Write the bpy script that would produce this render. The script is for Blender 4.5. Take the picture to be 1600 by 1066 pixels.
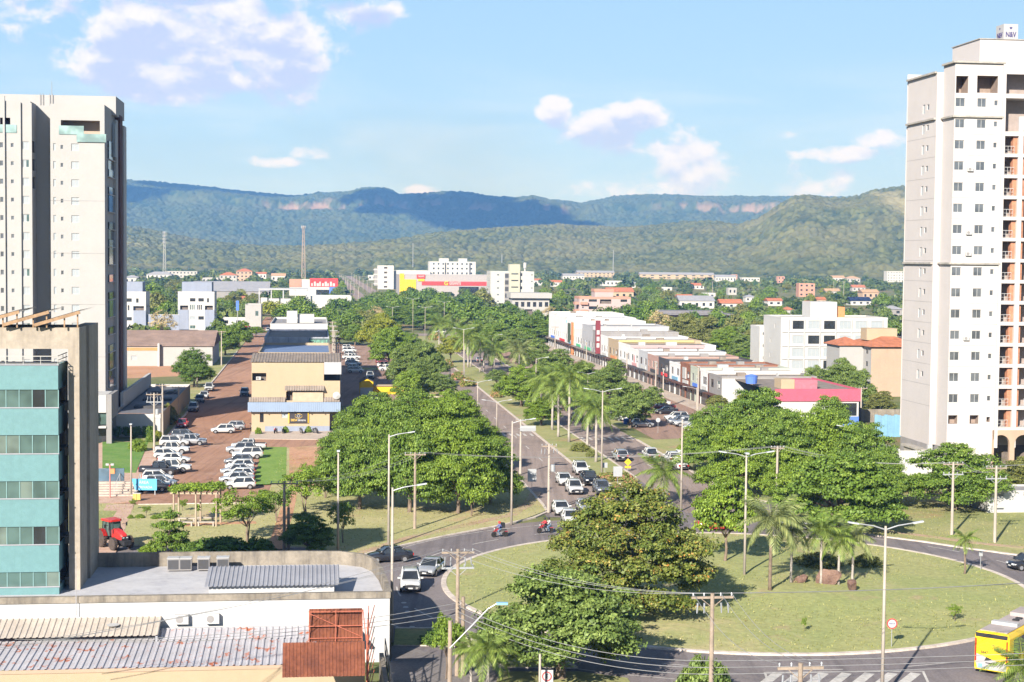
import bpy, bmesh, math, random
import numpy as np
from mathutils import Vector, Matrix
R = math.radians
random.seed(7); NR = np.random.default_rng(7)
for o in list(bpy.data.objects): bpy.data.objects.remove(o)
scene = bpy.context.scene
COL = scene.collection

# ---------------------------------------------------------------- camera
CAM_H, FPX, HOR, ROLL = 29.6, 2500.0, 403.0, R(0.55)
_th = math.atan((533 - HOR) / FPX)
CF = Vector((0, math.cos(_th), -math.sin(_th)))
_u0 = Vector((0, math.sin(_th), math.cos(_th))); _r0 = Vector((1, 0, 0))
CR = math.cos(ROLL) * _r0 + math.sin(ROLL) * _u0
CU = -math.sin(ROLL) * _r0 + math.cos(ROLL) * _u0
CP = Vector((0, 0, CAM_H))
cam_d = bpy.data.cameras.new('camera'); cam = bpy.data.objects.new('camera', cam_d); COL.objects.link(cam)
cam_d.sensor_width = 36; cam_d.lens = 36 * FPX / 1600; cam_d.clip_start = 1; cam_d.clip_end = 60000
cam.matrix_world = Matrix(((CR.x, CU.x, -CF.x, CP.x), (CR.y, CU.y, -CF.y, CP.y), (CR.z, CU.z, -CF.z, CP.z), (0, 0, 0, 1)))
scene.camera = cam
scene.view_settings.view_transform = 'Standard'; scene.view_settings.look = 'None'
scene.view_settings.exposure = 1.32; scene.view_settings.gamma = 1.0
scene.cycles.max_bounces = 5; scene.cycles.diffuse_bounces = 2; scene.cycles.glossy_bounces = 2
scene.cycles.transparent_max_bounces = 6; scene.cycles.volume_bounces = 0; scene.cycles.transmission_bounces = 2
scene.cycles.use_denoising = True

# ---------------------------------------------------------------- sun and sky
SUN_EL, SUN_AZ = 27.0, 203.0      # azimuth clockwise from +Y (the view direction)
sd = Vector((math.sin(R(SUN_AZ)) * math.cos(R(SUN_EL)), math.cos(R(SUN_AZ)) * math.cos(R(SUN_EL)), math.sin(R(SUN_EL))))
sl = bpy.data.lights.new('sun', 'SUN'); sl.energy = 5.0; sl.angle = R(0.5); sl.color = (1.0, 0.965, 0.935)
so = bpy.data.objects.new('sun', sl); COL.objects.link(so); so.rotation_euler = sd.to_track_quat('Z', 'Y').to_euler()

world = bpy.data.worlds.new('World'); scene.world = world; world.use_nodes = True
wn, wl = world.node_tree.nodes, world.node_tree.links
wn.clear()
class NT:
    """tiny helper to write node maths"""
    def __init__(s, tree): s.n, s.l = tree.nodes, tree.links
    def put(s, sock, v):
        if isinstance(v, bpy.types.NodeSocket): s.l.new(v, sock)
        elif v is not None: sock.default_value = v
    def m(s, op, a, b=None, c=None, clamp=False):
        n = s.n.new('ShaderNodeMath'); n.operation = op; n.use_clamp = clamp
        for i, v in enumerate((a, b, c)):
            if v is not None: s.put(n.inputs[i], v)
        return n.outputs[0]
    def vm(s, op, a, b=None):
        n = s.n.new('ShaderNodeVectorMath'); n.operation = op
        s.put(n.inputs[0], a)
        if b is not None: s.put(n.inputs[1], b)
        return n.outputs['Value' if op in ('DOT_PRODUCT', 'LENGTH', 'DISTANCE') else 'Vector']
    def noise(s, vec, scale, detail=4, rough=.55, dist=0, col=False):
        n = s.n.new('ShaderNodeTexNoise'); s.put(n.inputs['Vector'], vec)
        n.inputs['Scale'].default_value = scale; n.inputs['Detail'].default_value = detail
        n.inputs['Roughness'].default_value = rough; n.inputs['Distortion'].default_value = dist
        return n.outputs['Color' if col else 'Fac']
    def ss(s, v, a, b):
        n = s.n.new('ShaderNodeMapRange'); n.interpolation_type = 'SMOOTHSTEP'
        s.put(n.inputs[0], v); n.inputs[1].default_value = a; n.inputs[2].default_value = b
        return n.outputs[0]
    def mix(s, f, a, b):
        n = s.n.new('ShaderNodeMix'); n.data_type = 'RGBA'
        s.put(n.inputs[0], f); s.put(n.inputs[6], a if isinstance(a, bpy.types.NodeSocket) else c4(a)); s.put(n.inputs[7], b if isinstance(b, bpy.types.NodeSocket) else c4(b))
        return n.outputs[2]
    def ramp(s, f, stops):
        n = s.n.new('ShaderNodeValToRGB'); e = n.color_ramp.elements
        while len(e) < len(stops): e.new(.5)
        for k, (p, c) in enumerate(stops): e[k].position = p; e[k].color = c4(c)
        s.put(n.inputs[0], f); return n.outputs[0]
    def sep(s, v):
        n = s.n.new('ShaderNodeSeparateXYZ'); s.put(n.inputs[0], v); return n.outputs
    def comb(s, x, y, z):
        n = s.n.new('ShaderNodeCombineXYZ')
        for k, v in enumerate((x, y, z)): s.put(n.inputs[k], v)
        return n.outputs[0]
def c4(c): return tuple(c) if len(c) == 4 else (c[0], c[1], c[2], 1.0)

def build_sky():
    t = NT(world.node_tree)
    sky = wn.new('ShaderNodeTexSky'); sky.sky_type = 'NISHITA'; sky.sun_disc = False
    sky.sun_elevation = R(SUN_EL); sky.sun_rotation = R(SUN_AZ); sky.altitude = 300
    sky.air_density = 1.25; sky.dust_density = 0.35; sky.ozone_density = 2.2
    d = wn.new('ShaderNodeTexCoord').outputs['Generated']
    x, y, z = t.sep(d)
    az = t.m('ARCTAN2', x, y); el = t.m('ARCSINE', z)
    p = t.comb(az, el, 0.0)
    det2 = t.noise(t.vm('MULTIPLY', t.vm('ADD', d, (3.1, 1.7, .4)), (1, 1, 2.2)), 24, 6, .6)
    def blobs(lst, p):
        acc = None
        for (px, py, rx, ry, w) in lst:
            a = math.atan((px - 800) / FPX); e = math.atan((HOR + (px - 800) * .0096 - py) / FPX)
            q = t.vm('MULTIPLY', t.vm('SUBTRACT', p, (a, e, 0)), (FPX / rx, FPX / ry, 0))
            v = t.m('MULTIPLY', t.m('SUBTRACT', 1.0, t.vm('DOT_PRODUCT', q, q)), w)
            acc = v if acc is None else t.m('SMOOTH_MAX', acc, v, .35)
        return acc
    CUM = [(250, 62, 135, 50, 1.5), (350, 70, 160, 66, 1.6), (205, 112, 85, 42, 1.5), (300, 132, 140, 40, 1.5), (440, 90, 80, 74, 1.2), (455, 150, 38, 26, .5),
                 (330, 12, 210, 22, .7), (90, 45, 60, 45, .25), (550, 28, 55, 26, .5), (90, 10, 80, 16, .3),
                 (940, 212, 60, 38, 1.2), (990, 180, 50, 32, 1.2), (1052, 242, 64, 36, 1.0), (1095, 270, 54, 32, .8), (865, 176, 22, 18, .5),
                 (1300, 245, 70, 13, .7), (1365, 222, 34, 16, .7), (1240, 288, 40, 26, .5), (1295, 296, 55, 24, .6), (1230, 216, 30, 7, .5),
                 (485, 240, 28, 12, .5), (980, 300, 130, 14, .4), (655, 298, 30, 10, .6), (435, 256, 40, 7, .35)]
    far = t.m('MULTIPLY', t.ss(t.m('ABSOLUTE', az), .34, .6), 1.0)
    far = t.m('MAXIMUM', far, t.ss(el, .17, .3))
    gen = t.m('ADD', t.m('MULTIPLY', t.m('SUBTRACT', t.noise(t.vm('MULTIPLY', d, (1, 1, 2)), 3.2, 3, .5), .63), 6.0), 0.0)
    fg = t.m('SUBTRACT', t.m('MULTIPLY', gen, far), t.m('MULTIPLY', t.m('SUBTRACT', 1.0, far), 2.0))
    def density(up):
        q = t.vm('SUBTRACT', p, (0, -up, 0)); e = t.vm('ADD', d, (0, 0, up)); cov = t.m('MAXIMUM', t.m('MAXIMUM', blobs(CUM, q), -1.6), fg)
        det = t.m('ADD', t.m('MULTIPLY', t.noise(t.vm('MULTIPLY', e, (1, 1, 1.7)), 23, 3, .5), .55), t.m('MULTIPLY', t.noise(t.vm('MULTIPLY', e, (1, 1, 1.4)), 62, 8, .62, .3), .45))
        return t.m('ADD', cov, t.m('MULTIPLY', t.m('SUBTRACT', det, .5), 6.5))
    dens = density(0.0); dens_up = density(.0075)
    fac = t.m('MULTIPLY', t.ss(dens, -.25, .75), .94)
    # thin high veil
    veil = t.noise(t.vm('MULTIPLY', p, (1.0, 5.0, 1)), 5.5, 6, .6, .6)
    vmask = t.m('MULTIPLY', t.ss(el, .012, .05), t.m('SUBTRACT', 1.0, t.ss(el, .085, .13)))
    vf = t.m('MULTIPLY', t.m('MULTIPLY', t.ss(veil, .40, .72), vmask), .58)
    # undersides of the cloud lumps
    dark = blobs([(295, 8, 85, 14, 1.2), (430, 22, 50, 22, 1.2), (520, 8, 50, 20, 1.3), (575, 38, 46, 22, 1.3), (330, 162, 150, 20, .9), (300, 112, 140, 12, .6)], p)
    low = t.ss(t.m('ADD', t.m('SUBTRACT', dens_up, t.m('MULTIPLY', dens, .35)), t.m('MULTIPLY', t.m('SUBTRACT', det2, .5), 3.2)), -.4, 1.15)
    dk = t.m('MAXIMUM', t.m('MULTIPLY', low, .97), t.ss(t.m('ADD', dark, t.m('MULTIPLY', t.m('SUBTRACT', det2, .5), 4.0)), -.4, 1.2))
    ccol = t.mix(dk, (10.0, 9.7, 10.2), (5.5, 6.3, 9.5))
    # a dense moist tropical sky: lighter and milkier than the clear-air model
    base = t.mix(t.m('MULTIPLY', t.m('SUBTRACT', 1.0, t.ss(el, .16, .75)), .68), sky.outputs[0], (4.0, 6.7, 10.6))
    c = t.mix(vf, base, (7.4, 8.8, 10.2))
    c = t.mix(fac, c, ccol)
    c = t.vm('MULTIPLY', c, (.715, .725, .77))
    bg = wn.new('ShaderNodeBackground'); bg.inputs[1].default_value = 0.058
    wl.new(c, bg.inputs[0])
    out = wn.new('ShaderNodeOutputWorld'); wl.new(bg.outputs[0], out.inputs[0])
build_sky()

# ---------------------------------------------------------------- helpers
def ray(px, py): return CF + (px - 800) / FPX * CR + (533 - py) / FPX * CU
def GP(px, py, z=0.0):
    d = ray(px, py); return CP + d * ((z - CAM_H) / d.z)
def PX(p):
    q = Vector(p) - CP; k = q.dot(CF); return 800 + FPX * q.dot(CR) / k, 533 - FPX * q.dot(CU) / k
GA = R(7.0)                                   # the street grid is turned 7 degrees
GU = Vector((math.cos(GA), math.sin(GA), 0)); GV = Vector((-math.sin(GA), math.cos(GA), 0))
A0 = GP(931, 741)
def L(s, t, z=0.0): return A0 + GU * s + GV * t + Vector((0, 0, z))
def ST(p): q = Vector(p) - A0; return q.dot(GU), q.dot(GV)
def tag(o, label=None, cat=None, group=None, kind=None):
    if label: o['label'] = label
    if cat: o['category'] = cat
    if group: o['group'] = group
    if kind: o['kind'] = kind
    return o
def empty(name, loc=(0, 0, 0), rz=0.0):
    o = bpy.data.objects.new(name, None); COL.objects.link(o); o.location = loc; o.rotation_euler = (0, 0, rz)
    o.empty_display_size = .5
    return o
def link(name, data, parent=None, loc=(0, 0, 0), rot=(0, 0, 0)):
    o = bpy.data.objects.new(name, data); COL.objects.link(o); o.location = loc; o.rotation_euler = rot
    if parent: o.parent = parent
    return o
def copy_tree(o, parent=None):
    c = o.copy(); COL.objects.link(c); c.parent = parent
    for ch in o.children: copy_tree(ch, c)
    return c
class MB:
    def __init__(s): s.v, s.f, s.m = [], [], []
    def add(s, vs, fs, mi=0):
        n = len(s.v); s.v += [tuple(v) for v in vs]; s.f += [tuple(i + n for i in f) for f in fs]; s.m += [mi] * len(fs); return s
    def box(s, x0, y0, z0, x1, y1, z1, mi=0):
        return s.add([(x0, y0, z0), (x1, y0, z0), (x1, y1, z0), (x0, y1, z0), (x0, y0, z1), (x1, y0, z1), (x1, y1, z1), (x0, y1, z1)],
                     [(0, 3, 2, 1), (4, 5, 6, 7), (0, 1, 5, 4), (1, 2, 6, 5), (2, 3, 7, 6), (3, 0, 4, 7)], mi)
    def bar(s, a, b, w, h=None, mi=0):
        """square bar from a to b"""
        a, b = Vector(a), Vector(b); h = h or w; d = (b - a).normalized()
        up = Vector((0, 0, 1)) if abs(d.z) < .95 else Vector((1, 0, 0))
        x = d.cross(up).normalized() * w / 2; y = x.cross(d).normalized() * h / 2
        vs = [a - x - y, a + x - y, a + x + y, a - x + y, b - x - y, b + x - y, b + x + y, b - x + y]
        return s.add(vs, [(0, 1, 2, 3), (7, 6, 5, 4), (0, 4, 5, 1), (1, 5, 6, 2), (2, 6, 7, 3), (3, 7, 4, 0)], mi)
    def tube(s, pts, rad, n=8, mi=0, caps=True):
        pts = [Vector(p) for p in pts]; rs = rad if isinstance(rad, (list, tuple)) else [rad] * len(pts)
        vs, fs = [], []
        for i, p in enumerate(pts):
            d = (pts[min(i + 1, len(pts) - 1)] - pts[max(i - 1, 0)]).normalized()
            up = Vector((0, 0, 1)) if abs(d.z) < .9 else Vector((1, 0, 0))
            x = d.cross(up).normalized(); y = x.cross(d).normalized()
            for k in range(n):
                a = 2 * math.pi * k / n; vs.append(p + (x * math.cos(a) + y * math.sin(a)) * rs[i])
        for i in range(len(pts) - 1):
            for k in range(n):
                a, b = i * n + k, i * n + (k + 1) % n; fs.append((a, a + n, b + n, b))
        if caps: fs.append(tuple(range(n))); fs.append(tuple(reversed(range((len(pts) - 1) * n, len(pts) * n))))
        return s.add(vs, fs, mi)
    def prism(s, poly, z0, z1, mi=0, mtop=None):
        n = len(poly); ar = sum(poly[i][0] * poly[(i + 1) % n][1] - poly[(i + 1) % n][0] * poly[i][1] for i in range(n))
        if ar < 0: poly = poly[::-1]
        vs = [(p[0], p[1], z0) for p in poly] + [(p[0], p[1], z1) for p in poly]
        s.add(vs, [(i, (i + 1) % n, n + (i + 1) % n, n + i) for i in range(n)] + [tuple(reversed(range(n)))], mi)
        return s.add(vs, [tuple(range(n, 2 * n))], mi if mtop is None else mtop)
    def sheet(s, poly, z, mi=0):
        n = len(poly); ar = sum(poly[i][0] * poly[(i + 1) % n][1] - poly[(i + 1) % n][0] * poly[i][1] for i in range(n))
        if ar < 0: poly = poly[::-1]
        return s.add([(p[0], p[1], z) for p in poly], [tuple(range(n))], mi)
    def lathe(s, prof, n=12, mi=0, c=(0, 0, 0), axis='z'):
        vs, fs = [], []
        for (r, h) in prof:
            for k in range(n):
                a = 2 * math.pi * k / n; q = (r * math.cos(a), r * math.sin(a), h)
                if axis == 'y': q = (q[0], q[2], q[1])
                vs.append((c[0] + q[0], c[1] + q[1], c[2] + q[2]))
        for i in range(len(prof) - 1):
            for k in range(n):
                a, b = i * n + k, i * n + (k + 1) % n; fs.append((a, b, b + n, a + n))
        fs.append(tuple(reversed(range(n)))); fs.append(tuple(range((len(prof) - 1) * n, len(prof) * n)))
        return s.add(vs, fs, mi)
    def mesh(s, name, mats, smooth=False):
        me = bpy.data.meshes.new(name); me.from_pydata(s.v, [], s.f)
        for m in (mats if isinstance(mats, (list, tuple)) else [mats]): me.materials.append(m)
        me.polygons.foreach_set('material_index', s.m)
        if smooth: me.polygons.foreach_set('use_smooth', [True] * len(s.f))
        me.update(); return me
    def build(s, name, mats, parent=None, loc=(0, 0, 0), rz=0.0, smooth=False):
        return link(name, s.mesh(name, mats, smooth), parent, loc, (0, 0, rz))

MATS = {}
AK = 0.77        # one overall reflectance level for the exposure chosen at the top
def mat(name, col, rough=.85, var=.12, scale=.8, spec=.25, metal=0.0, grime=0.0, grime_col=(.10, .08, .065), bump=0.0, col2=None, wave=None, emit=0.0, coat=0.0, bscale=None):
    """procedural surface: base colour, mottling in two sizes, optional vertical weather streaks, fine relief"""
    if name in MATS: return MATS[name]
    m = bpy.data.materials.new(name); m.use_nodes = True; t = NT(m.node_tree)
    col = [c * AK for c in col]; col2 = [c * AK for c in col2] if col2 else None; grime_col = [c * AK for c in grime_col]
    b = m.node_tree.nodes['Principled BSDF']
    pos = t.n.new('ShaderNodeNewGeometry').outputs['Position']
    n1 = t.noise(pos, scale, 5, .6); n2 = t.noise(pos, scale * 7, 3, .6)
    f = t.m('ADD', t.m('MULTIPLY', n1, .65), t.m('MULTIPLY', n2, .35))
    f = t.ss(f, .3, .7)
    ca = [max(0, c * (1 - var)) for c in col]; cb = [min(1, c * (1 + var * .8)) for c in col]
    c = t.mix(f, ca, col2 or cb)
    if grime:
        st = t.noise(t.vm('MULTIPLY', pos, (1, 1, .12)), 1.3, 4, .7)
        g2 = t.noise(pos, .35, 3, .6)
        gf = t.m('MULTIPLY', t.ss(t.m('ADD', t.m('MULTIPLY', st, .7), t.m('MULTIPLY', g2, .3)), .44, .72), grime)
        c = t.mix(gf, c, grime_col)
    t.put(b.inputs['Base Color'], c)
    b.inputs['Roughness'].default_value = rough; b.inputs['Metallic'].default_value = metal
    b.inputs['Specular IOR Level'].default_value = spec
    if coat: b.inputs['Coat Weight'].default_value = coat; b.inputs['Coat Roughness'].default_value = .08
    if emit: b.inputs['Emission Color'].default_value = c4(col); b.inputs['Emission Strength'].default_value = emit
    if bump:
        bn = t.n.new('ShaderNodeBump'); bn.inputs['Strength'].default_value = bump; bn.inputs['Distance'].default_value = .05
        t.put(bn.inputs['Height'], t.noise(pos, bscale or scale * 6, 4, .6)); t.l.new(bn.outputs[0], b.inputs['Normal'])
    MATS[name] = m; return m
# ---------------------------------------------------------------- the setting: ground, roads, lawns
def ground_mat(name, cols, scales, rough=.95, bump=.3, bscale=3.0, thr=(.35, .65), streak=0.0):
    """three colours mixed by patchy noise of different sizes"""
    cols = [[k * AK for k in c] for c in cols]
    m = bpy.data.materials.new(name); m.use_nodes = True; t = NT(m.node_tree); b = m.node_tree.nodes['Principled BSDF']
    pos = t.n.new('ShaderNodeNewGeometry').outputs['Position']
    a = t.ss(t.noise(pos, scales[0], 6, .62, .4), *thr); c = t.mix(a, cols[0], cols[1])
    if len(cols) > 2: c = t.mix(t.ss(t.noise(t.vm('ADD', pos, (37, 11, 0)), scales[1], 5, .65, .8), .52, .72), c, cols[2])
    if len(cols) > 3: c = t.mix(t.ss(t.noise(t.vm('ADD', pos, (7, 91, 0)), scales[2], 5, .65, .5), .56, .74), c, cols[3])
    if streak:     # worn wheel tracks and drag marks along the street
        mp = t.n.new('ShaderNodeMapping'); mp.inputs['Rotation'].default_value = (0, 0, -GA); mp.inputs['Scale'].default_value = (1.1, .035, 1); t.put(mp.inputs['Vector'], pos)
        sk = t.ss(t.noise(mp.outputs[0], 1.0, 4, .6), .45, .68); pt = t.ss(t.noise(t.vm('ADD', pos, (3, 8, 0)), .22, 2, .4), .60, .64)
        c = t.mix(t.m('MULTIPLY', sk, streak), c, [k * .55 for k in cols[0]]); c = t.mix(t.m('MULTIPLY', pt, streak * .6), c, [k * .68 for k in cols[1]])
    fine = t.noise(pos, bscale, 5, .7)
    hs = t.n.new('ShaderNodeHueSaturation'); t.put(hs.inputs['Color'], c); t.put(hs.inputs['Value'], t.m('ADD', t.m('MULTIPLY', fine, 1.15), .43))
    t.l.new(hs.outputs[0], b.inputs['Base Color']); b.inputs['Roughness'].default_value = rough; b.inputs['Specular IOR Level'].default_value = .15
    bn = t.n.new('ShaderNodeBump'); bn.inputs['Strength'].default_value = bump; bn.inputs['Distance'].default_value = .06
    t.put(bn.inputs['Height'], fine); t.l.new(bn.outputs[0], b.inputs['Normal'])
    return m
M_ground = ground_mat('earth_and_scrub', [(.13, .16, .055), (.21, .20, .09), (.30, .17, .10), (.07, .10, .035)], (.02, .03, .05), bscale=.6)
M_lawn = ground_mat('mown_lawn', [(.365, .358, .155), (.30, .33, .128), (.47, .405, .22), (.41, .315, .19)], (.09, .06, .16), bscale=2.2, thr=(.30, .70))
M_park = ground_mat('dry_lawn', [(.44, .395, .20), (.36, .35, .155), (.51, .44, .26), (.46, .30, .195)], (.08, .05, .09), bscale=3)
M_verge = ground_mat('verge_grass', [(.34, .33, .145), (.27, .29, .11), (.43, .365, .195), (.42, .26, .165)], (.10, .06, .08), bscale=3)
M_asph = ground_mat('asphalt', [(.205, .180, .182), (.235, .205, .202), (.165, .148, .155), (.265, .215, .195)], (.05, .12, .03), rough=.9, bump=.1, bscale=6, streak=.5)
M_asph2 = ground_mat('worn_avenue_asphalt', [(.30, .235, .205), (.335, .265, .230), (.24, .195, .175), (.37, .265, .21)], (.04, .10, .02), rough=.9, bump=.1, bscale=5, streak=.5)
M_red = ground_mat('red_dusty_paving', [(.37, .205, .135), (.41, .24, .165), (.29, .155, .10), (.45, .29, .21)], (.05, .10, .03), bump=.1, bscale=4, streak=.5)
M_lot = ground_mat('dusty_lot_asphalt', [(.33, .215, .165), (.37, .245, .19), (.26, .175, .14), (.41, .295, .235)], (.05, .10, .03), bump=.1, bscale=4, streak=.5)
M_dirt = ground_mat('bare_red_dirt', [(.48, .26, .15), (.54, .31, .20), (.40, .20, .11), (.35, .28, .13)], (.05, .09, .06), bump=.3, bscale=2)
M_pave = ground_mat('pale_paving', [(.46, .38, .32), (.52, .43, .36), (.38, .30, .24)], (.2, .3), bump=.1, bscale=3)
M_kerb = mat('whitewashed_kerb', (.62, .54, .47), var=.3, scale=1.5, grime=.35, grime_col=(.30, .19, .13))
M_white_line = mat('road_paint', (.56, .53, .49), var=.25, scale=2.5, grime=.3, grime_col=(.2, .17, .16))
M_conc = mat('concrete', (.40, .37, .33), var=.25, scale=.7, grime=.35, bump=.2)

def structure(o, label=None): tag(o, label, None, None, 'structure'); return o
g = MB().sheet([(-14000, -6000), (14000, -6000), (14000, 16000), (-14000, 16000)], 0)
structure(g.build('ground', M_ground))

RC = Vector((20.4, 145.0, 0)); RI = 26.2
def circ(r, a0=0, a1=360, n=72): return [(RC.x + r * math.cos(R(a0 + (a1 - a0) * k / n)), RC.y + r * math.sin(R(a0 + (a1 - a0) * k / n))) for k in range(n + (1 if a1 - a0 < 360 else 0))]
# carriageways
m = MB(); a, b = circ(25.5, 0, 360, 96), circ(37.5, 0, 360, 96)
for k in range(96):
    j = (k + 1) % 96; m.add([(a[k][0], a[k][1], .045), (b[k][0], b[k][1], .045), (b[j][0], b[j][1], .045), (a[j][0], a[j][1], .045)], [(0, 1, 2, 3)])
ring = structure(m.build('roundabout_road', M_asph))
def P2(lst): return [(p.x, p.y) for p in lst]
structure(MB().sheet(P2([L(-11, -34), L(-1.6, -30), L(-1.6, 384), L(-11, 384)]), .024).build('avenue_carriageway_left', M_asph2))
structure(MB().sheet(P2([L(4.8, -34), L(15, -34), L(13.9, -4), L(13.9, 384), L(4.8, 384)]), .026).build('avenue_carriageway_right', M_asph2))
structure(MB().sheet(P2([L(-12, -36), L(17, -38), L(16, -8), L(-11.5, -8)]), .020).build('avenue_mouth_road', M_asph))
structure(MB().sheet([(-90, 141), (-5, 136), (-5, 163), (-14, 161), (-90, 160)], .030).build('west_road', M_asph))
structure(MB().sheet([(46, 131), (140, 112), (140, 150), (44, 166)], .033).build('east_road', M_asph))
structure(MB().sheet([(6, 60), (46, 60), (44, 118), (0, 120)], .036).build('south_road', M_asph))
structure(MB().sheet(P2([L(-300, 384), L(400, 384), L(400, 402), L(-300, 402)]), .03).build('cross_street', M_asph2))
structure(MB().sheet(P2([L(-11, 760), L(-2, 760), L(-2, 3200), L(-9, 3200)]), .03).build('far_avenue_left', M_asph2))
structure(MB().sheet(P2([L(5, 760), L(14, 760), L(12, 3200), L(5, 3200)]), .03).build('far_avenue_right', M_asph2))
structure(MB().sheet(P2([L(-63, -24), L(-44, -24), L(-43, 32), L(-33.5, 36), L(-33.5, 54), L(-49.2, 55), L(-49.2, 560), L(-62.2, 560), L(-62.2, 60)]), .022).build('red_dust_street', M_red))
structure(MB().sheet(P2([L(17, 40), L(38, 46), L(38, 335), L(17, 335)]), .022).build('shop_car_park', M_lot))
structure(MB().sheet(P2([L(-35, 100), L(-15.5, 112), L(-15.5, 325), L(-35, 325)]), .022).build('kiosk_car_park', M_lot))
structure(MB().prism(P2([L(-49, 44), L(-33, 42), L(-33, 56), L(-49, 57)]), .0, .10).build('shop_pavement', M_pave))
structure(MB().prism(P2([L(36, 52), L(42, 52), L(42, 335), L(36, 335)]), 0, .11).build('shop_row_pavement', M_pave))
structure(MB().prism(P2([L(-36, 57), L(-34, 57), L(-34, 330), L(-36, 330)]), 0, .11).build('left_row_pavement', M_pave))
structure(MB().sheet(P2([GP(185, 592), GP(285, 588), GP(300, 566), GP(185, 566)]), .02).build('vacant_dirt_lot', M_dirt))
structure(MB().sheet(P2([GP(610, 1010), GP(700, 1012), GP(780, 1048), GP(905, 1048), GP(900, 1062), GP(780, 1062), GP(760, 1130), GP(610, 1130)]), .040).build('driveway', ground_mat('driveway_asphalt', [(.20, .18, .175), (.25, .225, .21), (.16, .145, .145)], (.1, .2), bscale=5)))

# raised lawns and verges
def lawn(name, poly, mtl, z=.13): return structure(MB().prism(poly, 0, z, 1, 0).build(name, [mtl, M_kerb]))
K1 = [GP(p[0], p[1]) for p in [(540, 882), (575, 866), (640, 851), (700, 838), (779, 823), (835, 810), (855, 801)]]
park = [(p.x, p.y) for p in K1] + P2([L(-11.2, -27), L(-11.2, 118), L(-15.3, 112), L(-33, 98), L(-33, 37), L(-43.2, 31), L(-44.2, -24), L(-59, -24.5)]) + [(-47.5, 188), (-60, 188), (-60, 161.5), (-20, 161)]
lawn('park_lawn', park, M_park)
med = []
for k in range(9): an = R(180 + 180 * k / 8); q = L(1.6 + 3.1 * math.cos(an), -6 + 4 * math.sin(an)); med.append((q.x, q.y))
lawn('avenue_median', med + P2([L(4.7, 380), L(-1.5, 380)]), M_verge)
K4 = [GP(p[0], p[1]) for p in [(1720, 886), (1600, 870), (1503, 857), (1445, 848), (1351, 836), (1280, 822), (1210, 806)]]
east = P2(K4) + P2([L(18, -30), L(14.2, -20), L(13.9, -4), L(13.9, 46), L(16.8, 40), L(30, 44), L(60, 20), L(130, 10)])
lawn('east_lawn', east, M_verge)
lawn('right_avenue_verge', P2([L(13.9, 56), L(16.8, 60), L(16.8, 330), L(13.9, 380)]), M_verge)
lawn('left_avenue_verge', P2([L(-11.2, 120), L(-15, 122), L(-15, 380), L(-11.2, 380)]), M_verge)
lawn('south_verge', P2([GP(p[0], p[1]) for p in [(618, 984), (690, 984), (740, 1003), (830, 1024), (885, 1036), (900, 1046), (790, 1045), (735, 1012), (615, 1010)]]), M_verge)
lawn('near_verge', P2([GP(p[0], p[1]) for p in [(780, 1052), (905, 1052), (980, 1062), (1000, 1090), (770, 1090)]]), M_verge)
lawn('lot_divider', P2([L(-28, 203), L(-16, 200), L(-16, 209), L(-28, 210)]), M_verge)
structure(MB().prism(P2([L(-62.2, 30), L(-67, 22), L(-67, 560), L(-62.2, 560)]), 0, .14).build('left_pavement', M_verge))
# island: kerb ring and gently mounded lawn
m = MB(); vs, fs = [], []
for (r, h) in [(RI + .45, 0), (RI + .45, .19), (RI - .02, .19), (RI - .02, .05)]:
    for k in range(120): a = 2 * math.pi * k / 120; vs.append((RC.x + r * math.cos(a), RC.y + r * math.sin(a), h))
for i in range(3):
    for k in range(120): a, b = i * 120 + k, i * 120 + (k + 1) % 120; fs.append((a, b, b + 120, a + 120))
structure(m.add(vs, fs).build('island_kerb', M_kerb))
m = MB(); rings = [(0, .62), (5, .60), (10, .50), (15, .36), (20, .22), (24, .165), (RI + .05, .16)]
vs, fs = [(RC.x, RC.y, .62)], []
for (r, h) in rings[1:]:
    for k in range(72): a = 2 * math.pi * k / 72; vs.append((RC.x + r * math.cos(a), RC.y + r * math.sin(a), h + (.12 * math.sin(a * 3 + r) if 3 < r < 22 else 0)))
for k in range(72): fs.append((0, 1 + k, 1 + (k + 1) % 72))
for i in range(len(rings) - 2):
    for k in range(72): a, b = 1 + i * 72 + k, 1 + i * 72 + (k + 1) % 72; fs.append((a, a + 72, b + 72, b))
structure(m.add(vs, fs).build('island_lawn', M_lawn, smooth=True))
def island_z(x, y):
    r = math.hypot(x - RC.x, y - RC.y)
    for (r0, h0), (r1, h1) in zip(rings, rings[1:]):
        if r <= r1: return h0 + (h1 - h0) * (r - r0) / (r1 - r0)
    return .13
def strip(name, pts, w, z0, z1, mtl, cat=None):
    """a raised strip of constant width along a line (kerb, path)"""
    m = MB(); L_, R_ = [], []
    for i, p in enumerate(pts):
        d = (Vector(pts[min(i + 1, len(pts) - 1)]) - Vector(pts[max(i - 1, 0)])).to_2d().normalized(); n = Vector((-d.y, d.x)) * w / 2
        L_.append((p[0] + n.x, p[1] + n.y)); R_.append((p[0] - n.x, p[1] - n.y))
    for i in range(len(pts) - 1): m.prism([L_[i], L_[i + 1], R_[i + 1], R_[i]], z0, z1)
    return structure(m.build(name, mtl))
strip('kerb', K1 + [L(-11.2, -27), L(-11.2, 118)], .35, 0, .16, M_kerb)
strip('kerb', [Vector((q[0], q[1], 0)) for q in med[::-1]][-1:] + [L(-1.5, k) for k in range(0, 381, 20)], .35, 0, .16, M_kerb)
strip('kerb', [L(4.7, k) for k in range(-4, 381, 16)], .35, 0, .16, M_kerb)
strip('kerb', K4 + [L(18, -30), L(14.2, -20), L(13.9, -4), L(13.9, 40)], .4, 0, .16, M_kerb)
strip('kerb', [L(13.9, k) for k in range(56, 381, 18)], .35, 0, .16, M_kerb)
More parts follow.
